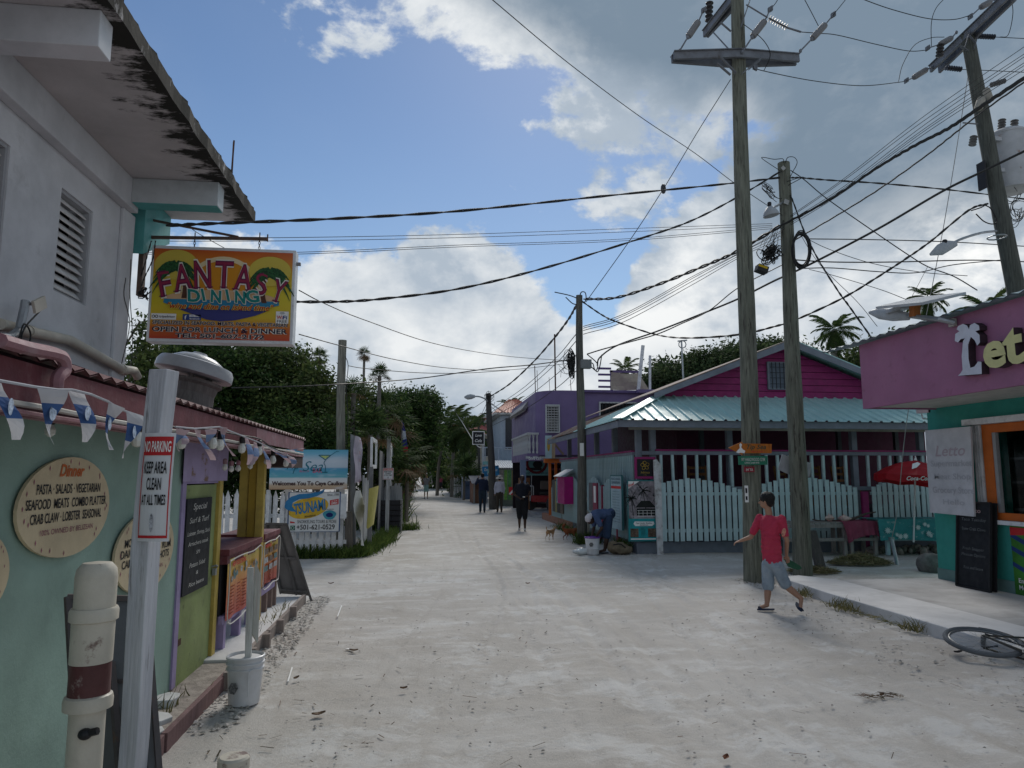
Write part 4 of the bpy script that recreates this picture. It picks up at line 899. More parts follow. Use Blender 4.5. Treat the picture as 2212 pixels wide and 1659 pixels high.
 # upper roof and barge boards
 ov=.42; dl=Vector((Xt-.25,0,Zt+.0)); top=Vector((ax,0,az+.10)); dr=Vector((Xtr+.25,0,Zt+.0))
 for e in (dl,dr):
  b=B(); b.prism([(e.x,Yt-ov,e.z+.03),(top.x,Yt-ov,top.z+.03),(top.x,24.4,top.z+.03),(e.x,24.4,e.z+.03)],(0,0,.025)); b.build('roof_slope',RUST if e is dl else TIN,r)
  b=B(); b.prism([(e.x,Yt-ov,e.z-.10),(top.x,Yt-ov,top.z-.14),(top.x,Yt-ov,top.z+.025),(e.x,Yt-ov,e.z+.025)],(0,.03,0)); b.build('barge_board',GREYB,r)
 # gable window with bars
 p=PY(1660,786,Yt);q=PY(1702,838,Yt); w=B(); xa,xb,za,zb=p.x,q.x+.04,q.z,p.z
 for a_,c_ in (((xa-.05,za-.05),(xb+.05,za)),((xa-.05,zb),(xb+.05,zb+.05)),((xa-.05,za),(xa,zb)),((xb,za),(xb+.05,zb))): w.box((a_[0],Yt-.04,a_[1]),(c_[0],Yt+.03,c_[1]))
 wn=w.build('window',GREYB,r); B().box((xa,Yt+.0,za),(xb,Yt+.02,zb)).build('shutter',paint('grey_blue_shutter',(.14,.17,.22)),wn)
 for i in range(5): x=xa+(xb-xa)*(i+.5)/5; B().bar((x,Yt-.06,za-.03),(x,Yt-.06,zb+.03),.016).build('bar',mat('black_iron',(.03,.03,.035),rough=.6,var=0,bump=0),wn)
 for i,zz in enumerate((.15,.4,.62,.85)): B().bar((xa,Yt-.062,za+(zb-za)*zz),(xb,Yt-.062,za+(zb-za)*zz),.012).build('bar',mat('black_iron'),wn)
 # veranda railing, front
 B().box((4.83,15.44,2.16),(12.6,15.50,2.24)).build('rail',GREYB,r); B().box((5.15,15.42,2.245),(12.6,15.52,2.28)).build('rail_cap',MAG,r)
 B().box((4.83,15.44,1.36),(12.6,15.49,1.45)).build('rail',GREYB,r)
 b0=B(); b0.box((-.028,-.028,0),(.028,.028,.71)); x=5.27; first=None; k=0
 while x<12.5:
  if not (9.88<x<10.05):
   if first is None: first=b0.build('baluster',AQUA,None); first.parent=r; first.location=Vector((x,15.47,1.45))-ORG[r.name]
   else: piece(first,'baluster',r,(x,15.47,1.45),(0,random.uniform(-.02,.02),0))
  x+=.276
 # side railing
 B().box((4.66,15.63,2.16),(4.74,24.3,2.22)).build('rail',GREYB,r); B().box((4.64,15.63,2.222),(4.76,24.3,2.26)).build('rail_cap',MAG,r)
 b1=B(); b1.box((-.02,-.045,0),(.02,.045,.92)); f2=b1.build('baluster',AQUA2,None); f2.parent=r; f2.location=Vector((4.70,15.75,1.24))-ORG[r.name]; y=15.9
 while y<24.2: piece(f2,'baluster',r,(4.70,y,1.24)); y+=.155
 # shadowy seating inside
 CH=wood('orange_wood_chair',(.20,.09,.035))
 return r
rest=restaurant()
# chairs on the veranda (glimpsed between balusters)
def chair(loc,rz,label):
 r=empty('wooden_chair',(0,0,0),label,'chair','chairs on the dark veranda'); CH=wood('orange_wood_chair')
 B().box((-.22,-.22,.42),(.22,.22,.46)).build('seat',CH,r)
 for sx in(-.2,.2):
  for sy in(-.2,.2): B().box((sx-.02,sy-.02,0),(sx+.02,sy+.02,.42)).build('leg',CH,r)
  B().bar((sx,.2,.46),(sx,.28,.98),.04).build('back_post',CH,r)
 for z in(.62,.78,.93): B().bar((-.2,.2+.08*(z-.46)/.52,z),(.2,.2+.08*(z-.46)/.52,z),.02,.06).build('back_slat',CH,r)
 r.location=loc; r.rotation_euler=(0,0,rz); return r
ch=chair((6.6,16.6,.95),2.6,'wooden chair on the veranda above the tall first picket panel')
for x,rz,l in ((8.9,.5,'wooden chair on the veranda behind the grey board on the short thick pole'),(9.6,2.2,'wooden chair on the veranda just before the grey veranda post'),(10.4,.3,'wooden chair on the veranda beyond the grey post near the red umbrella')):
 dup(ch,(x,16.6,.95),rz,1.,l)
# picket fences with scalloped tops
def scallop(label,x0,x1,zl,zm,zr,xm,y,name='picket_fence',mm=AQUA,zb=.27,st=.139,w=.098,tilt=0.):
 r=empty(name,((x0+x1)/2,y,0),label,'fence')
 b=B(); n=int(round((x1-x0)/st)); base=None
 me=B(); me.box((-w/2,-.011,0),(w/2,.011,1.))
 for i in range(n):
  x=x0+(i+.5)*(x1-x0)/n
  z=(zl+(zm-zl)*math.sin(max(0,(x-x0)/(xm-x0))*math.pi/2)**1.0) if x<xm else zr+(zm-zr)*math.cos((x-xm)/(x1-xm)*math.pi/2)
  z+=random.uniform(-.006,.006)
  if base is None:
   base=me.build('picket',mm,None); base.parent=r; base.location=Vector((x,y,zb))-ORG[r.name]; base.scale=(1,1,z-zb)
  else: piece(base,'picket',r,(x,y,zb+random.uniform(-.01,.01)),(0,random.uniform(-.008,.008),0),(1,1,z-zb))
 for z in (.46,1.26): B().box((x0,y+.012,z),(x1,y+.05,z+.07)).build('rail',mm,r)
 return r
f=15.30
scallop('scalloped aqua picket panel beside the white leaning board',PY(1428,1100,f).x,PY(1606,1100,f).x,1.53,1.63,1.36,PY(1490,1040,f).x,f)
scallop('scalloped aqua picket panel between the two thick timber poles',PY(1622,1100,f).x,PY(1855,1100,f).x,1.42,1.66,1.40,PY(1725,1040,f).x,f)
scallop('scalloped aqua picket panel behind the red umbrella',PY(1884,1100,f).x,PY(2060,1100,f).x,1.42,1.68,1.5,PY(1975,1040,f).x,f)
for px0,px1,lb in ((1606,1613,'slim magenta post behind the nearest thick timber pole'),(1861,1882,'wide magenta post between the second and third picket panels')):
 a=PY(px0,1062,f);c=PY(px1,1190,f); B().box((a.x,f-.03,.0),(c.x,f+.05,a.z)).build('fence_post',MAG,label=lb,cat='post',bevel=.004)
# side pieces facing the street: arched panels
XS=4.60
def arched(label,pa,pb,ztop,zside,m_,zb=.27,mm=2):
 ya,yb=sorted((pa,pb)); r=empty('arched_panel',(XS,(ya+yb)/2,0),label,'fence panel'); n=max(int((yb-ya)/.15),3)
 base=None; me=B(); me.box((-.012,-.062,0),(.012,.062,1.))
 for i in range(n):
  y=ya+(i+.5)*(yb-ya)/n; z=zside+(ztop-zside)*math.sin((i+.5)/n*math.pi)**.8
  if base is None: base=me.build('board',m_,None); base.parent=r; base.location=Vector((XS,y,zb))-ORG[r.name]; base.scale=(1,(yb-ya)/n/.15,z-zb)
  else: piece(base,'board',r,(XS,y,zb),(0,0,0),(1,(yb-ya)/n/.15,z-zb))
 B().box((XS+.013,ya,.5),(XS+.05,yb,.57)).build('rail',m_,r); B().box((XS+.013,ya,1.1),(XS+.05,yb,1.17)).build('rail',m_,r)
 return r
yy=lambda px,py=1100: PX(px,py,XS).y
arched('narrow aqua board panel at the street corner beside the photo banner',15.6,yy(1330),1.55,1.35,AQUA2)
arched('arched aqua panel behind the bending man',yy(1332),yy(1304),1.62,1.35,AQUA2)
arched('arched aqua panel with a magenta framed opening behind the middle pole',yy(1300),yy(1269),1.66,1.35,AQUA2)
arched('arched aqua panel with a magenta hatch between the dark pole and orange posts',yy(1252),yy(1215),1.72,1.35,paint('flat_aqua_paint',(.27,.40,.41)))
arched('low aqua board panel hung with carved boards beneath the orange posts',yy(1213),yy(1192),1.55,1.2,paint('flat_aqua_paint'))
for px,lb in ((1334,'slim maroon fence post nearest the photo banner'),(1302,'slim maroon fence post between two arched panels'),(1258,'wide maroon fence post directly behind the middle pole')):
 y=yy(px); B().box((XS-.03,y-.05,.1),(XS+.05,y+.05,1.45 if px!=1258 else 2.0)).build('fence_post',paint('maroon_post_paint',(.24,.03,.07)),label=lb,cat='post')
r=empty('display_board',(XS,yy(1204),.4),'dark carved wooden boards displayed on the aqua fence under the orange posts','display board')
for i,(q,c) in enumerate((((1197,1203),(.10,.09,.08)),((1203,1207),(.30,.27,.12)),((1207,1214),(.07,.065,.06)),((1214,1220),(.16,.13,.10)))):
 B().box((XS-.06,yy(q[0]),.45),(XS-.02,yy(q[1])+.04,1.55-.05*i)).build('board',wood('carved_board_%s'%('brown','olive','black','tan')[i],c),r)
# magenta hatch
r=empty('wall_hatch',(XS-.1,yy(1233),.8),'open magenta hatch box with a white flap on the arched aqua panel','hatch')
ya,yb=yy(1240),yy(1228); za,zb=PX(1234,1090,XS-.15).z,PX(1234,1030,XS-.15).z
B().box((XS-.30,ya-.02,za),(XS-.02,yb+.25,zb)).build('box',paint('bright_magenta_paint',(.36,.008,.16)),r); B().prism([(XS-.02,ya-.05,zb+.22),(XS-.02,yb+.3,zb+.22),(XS-.42,yb+.3,zb-.0),(XS-.42,ya-.05,zb-.0)],(0,0,.02)).build('flap',K_WHITE,r)
B().box((XS-.10,yb+.5,za-.05),(XS-.05,yb+1.6,zb-.05)).build('pane',mat('blue_tinted_pane',(.08,.20,.24),rough=.2,var=.1,bump=0),r)
r=empty('framed_opening',(XS-.03,yy(1284),.5),'magenta framed white poster on the aqua panel behind the middle pole','poster')
ya,yb=yy(1294),yy(1276); B().box((XS-.05,ya,.75),(XS-.015,(ya+yb)/2,1.5)).build('frame',paint('maroon_post_paint'),r); B().box((XS-.056,ya+.12,.98),(XS-.051,(ya+yb)/2-.12,1.42)).build('sheet',K_WPRINT,r); B().box((XS-.045,(ya+yb)/2+.02,.75),(XS-.015,yb,1.5)).build('panel',paint('grey_panel',(.10,.10,.11)),r)
# expedition sign
r=empty('tour_price_board',(XS-.12,yy(1325),.55),'tall pale blue FRENCH ANGEL EXPEDITION price board leaning on the fence','sign')
X=XS-.14; p=[PX(x,y,X) for x,y in ((1322,1026),(1342,1027),(1344,1146),(1327,1145))]; ya,yb=p[1].y,p[0].y; zt_,zb_=p[1].z-.02,p[2].z
yb=ya+.95
B().box((X,ya,zb_),(X+.03,yb,zt_)).build('board',paint('pale_blue_board',(.34,.46,.50)),r)
fr=B();
for a_,c_ in (((ya-.03,zb_),(ya,zt_)),((yb,zb_),(yb+.03,zt_)),((ya,zt_),(yb,zt_+.03))): fr.box((X-.01,a_[0],a_[1]),(X+.035,c_[0],c_[1]))
fr.build('frame',paint('dark_teal_frame',(.04,.14,.15)),r)
b=B(); cy=(ya+yb)/2; H=zt_-zb_
for s_,v,w_ in (('FRENCH ANGEL',.93,.85),('EXPEDITION',.86,.75)): b.text(s_,(X-.002,cy,zb_+v*H),-Yv,Zv,.045*H,w_*.95,lift=.004,bold=.03)
for i in range(12):
 v=.70-i*.052; b.text(('SNORKELING TOUR','HALF DAY 3 STOPS','FULL DAY','FISHING','MANATEE TOUR','BLUE HOLE','SUNSET SAIL','NIGHT SNORKEL','PRIVATE CHARTER','SCUBA','SEAHORSES','TARPON')[i],(X-.002,cy,zb_+v*H),-Yv,Zv,.022*H,.6,lift=.004)
b.build('lettering',mat('faded_blue_ink',(.10,.16,.20),var=.1,bump=0),r)
B().box((X-.006,ya+.05,zb_+.765*H),(X-.001,yb-.05,zb_+.815*H)).build('red_strip',K_RED,r)
# hibiscus sign and photo banner at the corner
Y=15.36
r=empty('flower_sign',tuple(PY(1392,1035,Y)),'black square HIBISCA sign with a gold hibiscus in a magenta frame','sign')
a=PY(1370,987,Y);c=PY(1416,1034,Y)
b=B()
for q,w_ in ((((a.x,c.z),(a.x+.05,a.z)),0),(((c.x-.05,c.z),(c.x,a.z)),0),(((a.x+.05,a.z-.05),(c.x-.05,a.z)),0),(((a.x+.05,c.z),(c.x-.05,c.z+.05)),0)): b.box((q[0][0],Y-.03,q[0][1]),(q[1][0],Y+.01,q[1][1]))
b.build('frame',MAG,r); B().box((a.x+.05,Y-.01,c.z+.05),(c.x-.05,Y,a.z-.05)).build('panel',K_BLACK,r)
GOLD=mat('gold_print',(.42,.27,.05),var=.2,scale=20,bump=0); cx=(a.x+c.x)/2; cz=a.z-.19; b=B()
for k in range(5):
 an=k*1.257+.4; U=Vector((math.cos(an),0,math.sin(an))); W_=Vector((-math.sin(an),0,math.cos(an))); p0=Vector((cx,Y-.014-k*.0006,cz))
 b.tube([p0+U*.015]+[p0+U*(.06+.04*math.cos(t))+W_*.035*math.sin(t) for t in [math.pi-i*math.pi*2/8 for i in range(9)]],.006,4)
b.tube([(cx,Y-.018,cz),(cx-.06,Y-.018,cz+.08)],.006,4); b.text('hibisca',(cx,Y-.012,c.z+.115),Xv,Zv,.05,.2,lift=.002,shear=.3); b.text('LTD.',(cx,Y-.012,c.z+.07),Xv,Zv,.02,.07,lift=.002); b.build('flower_print',GOLD,r)
r=empty('photo_banner',tuple(PY(1388,1170,Y)),'large turquoise guesthouse banner with a palm and villa photograph on the corner fence','banner')
a=PY(1354,1037,Y);c=PY(1421,1169,Y); W_=c.x-a.x;H=a.z-c.z
S=lambda u,v,d=0:Vector((a.x+u*W_,Y-.03-d,c.z+v*H))
def rect(b,u0,v0,u1,v1,d): b.quad(S(u0,v0,d),S(u1,v0,d),S(u1,v1,d),S(u0,v1,d)); return b
B().box(S(0,0,0),S(1,1,-.02)).build('banner_edge',paint('teal_edge',(.03,.17,.18)),r)
rect(B(),.03,.36,.97,.98,.002).build('photo_sky',mat('cloudy_photo_print',(.26,.23,.25),var=.5,scale=4,bump=0,stain=((.07,.07,.08),5,.5,.6,.9)),r)
rect(B(),.03,.02,.97,.37,.004).build('photo_pool',mat('turquoise_print',(.02,.26,.28),var=.25,scale=5,bump=0),r)
bk=B(); rect(bk,.30,.50,.92,.535,.005); bk.quad(S(.25,.55,.006),S(.95,.55,.006),S(.75,.66,.006),S(.45,.66,.006)); rect(bk,.30,.42,.92,.50,.004);
def palmp(b,u,v,u0,v0,s,d,seed):
 rg=random.Random(seed)
 for k in range(12):
  an=rg.uniform(0,1)+k*.55; L_=s*rg.uniform(.7,1.1); P=[(u+L_*t*math.cos(an),v+L_*.75*t*math.sin(an)-.10*s*4*t*t*.6) for t in (0,.33,.66,1)]
  for i in range(3): b.quad(S(P[i][0],P[i][1]-.012,d),S(P[i+1][0],P[i+1][1]-.016+.01*i,d),S(P[i+1][0],P[i+1][1]+.006,d),S(P[i][0],P[i][1]+.012,d))
 b.quad(S(u0-.012,v0,d),S(u0+.012,v0,d),S(u+.008,v,d),S(u-.008,v,d))
palmp(bk,.52,.83,.60,.52,.30,.008,1); palmp(bk,.12,.70,.18,.42,.26,.009,2); palmp(bk,.95,.72,.92,.45,.18,.0095,3)
bk.build('photo_palms',mat('dark_photo_print',(.012,.015,.014),var=.3,bump=0),r)
hs=B();
for i in range(4): rect(hs,.36+i*.14,.41,.37+i*.14,.50,.0105)
rect(hs,.32,.405,.90,.41,.0105); rect(hs,.32,.455,.90,.46,.0105); rect(hs,.32,.50,.92,.505,.0105); rect(hs,.08,.255,.42,.255,.01);
hs.quad(S(.18,.285,.006),S(.22,.325,.006),S(.86,.32,.006),S(.88,.28,.006),S(.80,.25,.006),S(.24,.25,.006)); hs.quad(S(.03,.86,.012),S(.40,.98,.012),S(.03,.98,.012)); rect(hs,.08,.03,.92,.05,.006); hs.build('white_print',K_WPRINT,r)
bb=B(); rect(bb,.07,.07,.34,.21,.006); rect(bb,.66,.07,.93,.21,.006); bb.build('room_photo',mat('room_print',(.10,.07,.05),var=.7,scale=14,bump=0),r)
bb=B(); bb.text('Caye Caulker Boutique',S(.53,.288,.008),Xv,Zv,.022*H,.55*W_,shear=.4,bold=.01); bb.text('Guesthouse',S(.53,.258,.008),Xv,Zv,.022*H,.28*W_,shear=.4,bold=.01)
for i in range(7): bb.text(('Pool','Rooms','Wifi','Kitchen','A/C','Bikes','Beach')[i],S(.5,.20-i*.014,.006),Xv,Zv,.009*H,.14*W_)
bb.build('lettering',K_BLACK,r)
bb=B(); U=Vector((.80,0,.45)).normalized(); bb.text('Wow!',S(.15,.905,.016),U,Vector((-U.z,0,U.x)),.05*H,.22*W_,shear=.3,bold=.02); bb.build('lettering',K_RED,r)
# white leaning board
a=PY(1415,1190,15.1);c=PY(1415,992,15.25); b=B(); b.prism([(a.x+.06,15.1,-.02),(a.x+.18,15.08,-.02),(c.x+.115,15.2,c.z-.12),(c.x+.02,15.2,c.z),(c.x-.05,15.2,c.z-.02)],(0,.05,0)); b.build('leaning_board',paint('chipped_white_board',(.50,.51,.52),stain=((.22,.20,.19),5,.5,.65,.8)),label='tall chipped white board leaning at the corner beside the guesthouse banner',cat='board',bevel=.004)
# market tables in front of the pickets
TW=wood('grey_table_timber',(.24,.22,.21))
def table(x0,x1,y0,y1,z,label,legs=True,m_=TW):
 r=empty('market_table',((x0+x1)/2,(y0+y1)/2,0),label,'table')
 n=4
 for i in range(n): B().box((x0,y0+(y1-y0)*i/n+.004,z-.035),(x1,y0+(y1-y0)*(i+1)/n-.004,z)).build('plank',m_,r)
 for x in (x0+.04,x1-.10):
  for y in (y0+.03,y1-.09): B().box((x,y,0),(x+.07,y+.07,z-.036)).build('leg',m_,r)
 B().box((x0+.02,y0+.01,.30),(x1-.02,y0+.04,.37)).build('stretcher',m_,r); B().box((x0+.0,y0-.012,z-.12),(x1,y0-.002,z-.04)).build('apron',m_,r); return r
Yt_=14.55
a=PY(1742,1128,Yt_);c=PY(1828,1190,Yt_); tz=a.z
table(PY(1690,1128,Yt_).x,PY(1832,1128,Yt_).x,Yt_,15.1,tz,'bare grey plank table with conch shells between the thick pole and the pink cloth')
table(PY(1833,1128,Yt_).x,PY(1898,1128,Yt_).x,Yt_,15.1,tz-.02,'small grey table under the faded pink cloth')
table(PY(1905,1128,Yt_).x,PY(2120,1128,Yt_).x,Yt_-.1,15.1,tz+.04,'long table under the turquoise sun-print cloth',m_=paint('pale_blue_timber',(.30,.42,.46)))
def cloth(label,poly_front,x0,x1,y0,y1,z,m_,name):
 r=empty(name,((x0+x1)/2,y0,z-.5),label,'tablecloth')
 B().box((x0,y0-.02,z+.002),(x1,y1,z+.012)).build('cloth_top',m_,r)
 # hanging front: columns with folds
 n=40; vs=[];fs=[]; rows=6
 for i in range(n+1):
  u=i/n; zb=poly_front(u)
  for j in range(rows+1):
   t=j/rows; vs.append((x0+(x1-x0)*u,y0-.022-.05*t-.018*math.sin(u*38)*t,z+.012-(z-zb)*t))
 for i in range(n):
  for j in range(rows): q=i*(rows+1)+j; fs.append((q,q+1,q+rows+2,q+rows+1))
 B().add(vs,fs).build('cloth_drop',m_,r,smooth=True); return r
x0=PY(1818,1128,Yt_).x;x1=PY(1893,1128,Yt_).x
def pf(u):
 z=tz; k=[(0,.10),(.12,.62),(.30,.50),(.6,.40),(.93,.38),(1.,.45)]
 for (a1,b1),(a2,b2) in zip(k,k[1:]):
  if u<=a2: return z-(b1+(b2-b1)*(u-a1)/(a2-a1))*.75
cloth('faded plum-pink cloth hanging in a point from the small table',pf,x0,x1,Yt_,15.1,tz,mat('faded_pink_cloth',(.24,.05,.09),rough=.95,var=.15,bump=.2,stain=((.30,.12,.16),4,.5,.8,.6)),'tablecloth')
SUNC=mat('turquoise_cloth',(.04,.23,.24),rough=.9,var=.15,scale=3,stain=((.30,.42,.42),5,.56,.64,.8),stretch=(1,1,2))
x0=PY(1892,1122,Yt_-.12).x;x1=PY(2125,1120,Yt_-.12).x
tc_=cloth('turquoise cloth printed with white suns over the long market table',lambda u:tz-.40+.02*math.sin(u*9),x0+.03,x1,Yt_-.12,15.1,tz+.045,SUNC,'tablecloth')
b=B(); rg=random.Random(5)
for i in range(14):
 cx_=x0+.15+rg.random()*1.6; cz=tz-.05-rg.random()*.27; R_=rg.uniform(.03,.055); b.add([(cx_+R_*(1.5 if k%2 else .8)*math.cos(k*math.pi/9),Yt_-.21-.002*(i%5),cz+R_*(1.5 if k%2 else .8)*math.sin(k*math.pi/9)) for k in range(18)],[tuple(range(18))])
b.build('sun_print',mat('white_cloth_print',(.50,.58,.58),var=.1,bump=0),tc_)
# conch shells and driftwood
CO=mat('conch_shell',(.55,.42,.38),rough=.6,var=.25,scale=14,stain=((.60,.22,.22),9,.5,.7,.7))
def conch(loc,rz,label,s=1.):
 r=empty('conch_shell',(0,0,0),label,'shell')
 b=B(); b.lathe((0,0,0),[(.003,-.13),(.03,-.08),(.055,-.02),(.06,.0),(.045,.02),(.05,.03),(.033,.05),(.036,.058),(.02,.075),(.022,.082),(.008,.10),(.001,.115)],12,Matrix.Rotation(math.pi/2,4,'Y'))
 b.build('spire',CO,r,smooth=True)
 l=B(); pts=[(-.12,0,.0),(-.05,-.08,.02),(.03,-.09,.04),(.06,-.06,.02),(.03,-.04,-.03),(-.06,-.03,-.05)]; l.add(pts+[(0,-.03,0)],[(i,(i+1)%6,6) for i in range(6)]); l.build('lip',mat('pink_lip',(.60,.20,.20),rough=.4,var=.2,bump=0),r)
 for k in range(6): a_=k*1.0; B().lathe((.0,.055*math.cos(a_),.055*math.sin(a_)),[(.012,-.005),(.001,.035)],6,Vector((0,math.cos(a_),math.sin(a_))).to_track_quat('Z','Y').to_matrix().to_4x4()).build('knob',CO,r)
 r.location=loc; r.rotation_euler=(.3,0,rz); r.scale=(s,)*3; return r
p=PY(1795,1118,14.7); conch((p.x,14.75,tz+.075),.4,'conch shell with pink lip, farther from the pink cloth',1.25); p=PY(1822,1120,14.7); conch((p.x,14.68,tz+.065),2.2,'conch shell with pink lip standing right beside the pink cloth',1.3)
p0=PY(1755,1122,14.8);p1=PY(1800,1126,14.8);p2=PY(1850,1118,14.8);p3=PY(1892,1106,14.8)
B().tube(spl([p0,PY(1775,1126,14.8),p1,PY(1830,1123,14.8),p2,PY(1870,1110,14.8),p3],4),[.012+.02*math.sin(i/24*math.pi) for i in range(25)],7).build('driftwood',wood('dark_driftwood',(.09,.07,.06)),label='long dark driftwood branch lying across the tables behind the shells',cat='driftwood')
# shells heaped under tables
def heap(name,label,cat,cx,cy,rx,ry,n,s,m_,z0=.0,seed=1):
 rg=random.Random(seed); b=B()
 for i in range(n):
  a=rg.random()*6.28; q=math.sqrt(rg.random()); sx=s*rg.uniform(.5,1.2); M=Euler((rg.random()*3,rg.random()*3,rg.random()*3)).to_matrix()
  b.ell((cx+rx*q*math.cos(a),cy+ry*q*math.sin(a),z0+sx*.4+rg.random()*(1-q)*s),(sx,sx*.75,sx*.6),M.to_4x4(),7,5)
 return b.build(name,m_,kind='stuff',label=label,cat=cat)
heap('shell_heap','heap of dull conch shells under the market tables','shells',11.2,14.95,1.7,.30,70,.11,mat('dull_shells',(.22,.19,.17),rough=.9,var=.4,scale=10,island=.4),seed=3)
# beach umbrella
p=PY(1950,1030,14.2); r=empty('beach_umbrella',(p.x+.28,14.2,0),'tilted red Coca-Cola parasol with white script over the market tables','parasol')
UR=mat('red_parasol_fabric',(.42,.012,.02),rough=.6,var=.08,bump=.05,translucent=.25); cx=p.x+.28; top=Vector((cx+.12,14.3,PY(1955,997,14.2).z+.03)); n=8
T=Matrix.Rotation(R(6),3,'Y'); rings=[(.0,.0),(.30,-.07),(.58,-.20),(.80,-.36)]
b=B(); vs=[];fs=[]
for r_,z_ in rings:
 for j in range(n*2):
  a=2*math.pi*j/(n*2)+.2; k=1 if j%2==0 else .96; sg=0 if j%2==0 else -.02
  vs.append(top+T@Vector((r_*k*math.cos(a),r_*k*math.sin(a),z_+sg*(r_>.4))))
m2=n*2
for i in range(3):
 for j in range(m2): fs.append((i*m2+j,i*m2+(j+1)%m2,(i+1)*m2+(j+1)%m2,(i+1)*m2+j))
for j in range(m2):  # valance
 pass
b.add(vs,fs); b.build('canopy',UR,r)
val=B(); vs=[]
for j in range(m2+1):
 a=2*math.pi*j/m2+.2; k=1 if j%2==0 else .96
 for z_ in (-.36,-.36-.13-.02*(j%2)): vs.append(top+T@Vector((.80*k*math.cos(a),.80*k*math.sin(a),z_-(.02 if j%2 else 0))))
val.add(vs,[(2*j,2*j+2,2*j+3,2*j+1) for j in range(m2)]); val.build('valance',UR,r)
B().cyl(top+T@Vector((0,0,.06)),top+T@Vector((0,0,-1.75)),.018,.018,8).build('pole',K_WHITE,r); B().lathe(top,[(.03,-.01),(.03,.02),(.012,.05),(.012,.09),(.001,.10)],8).build('finial',K_WPRINT,r)
for j in range(n):
 a=2*math.pi*j/n+.2; B().tube([top+T@Vector((0,0,-.03)),top+T@Vector((.40*math.cos(a),.40*math.sin(a),-.13)),top+T@Vector((.79*math.cos(a),.79*math.sin(a),-.38))],.006,4).build('rib',K_GALV,r)
for a0 in (-2.12,-1.05):
 U=Vector((-math.sin(a0),math.cos(a0),0)); Nn=Vector((math.cos(a0),math.sin(a0),0)); c=top+T@(Nn*.775+Vector((0,0,-.47))); b=B(); b.text('Coca-Cola',c+Nn*.03,U,Zv,.085,.44,lift=.012,shear=.35,bold=.02); b.build('lettering',K_WPRINT,r)
 q=B(); A_=lambda u,t:top+T@(Nn*(.58+t*.18)+U*u+Vector((0,0,-.20-.16*t)))+Vector((0,-.004,.016)); q.quad(A_(-.12,.35),A_(-.03,.1),A_(.05,-.5),A_(.0,-.7),A_(-.10,-.4)); q.build('ribbon_print',K_WPRINT,r)
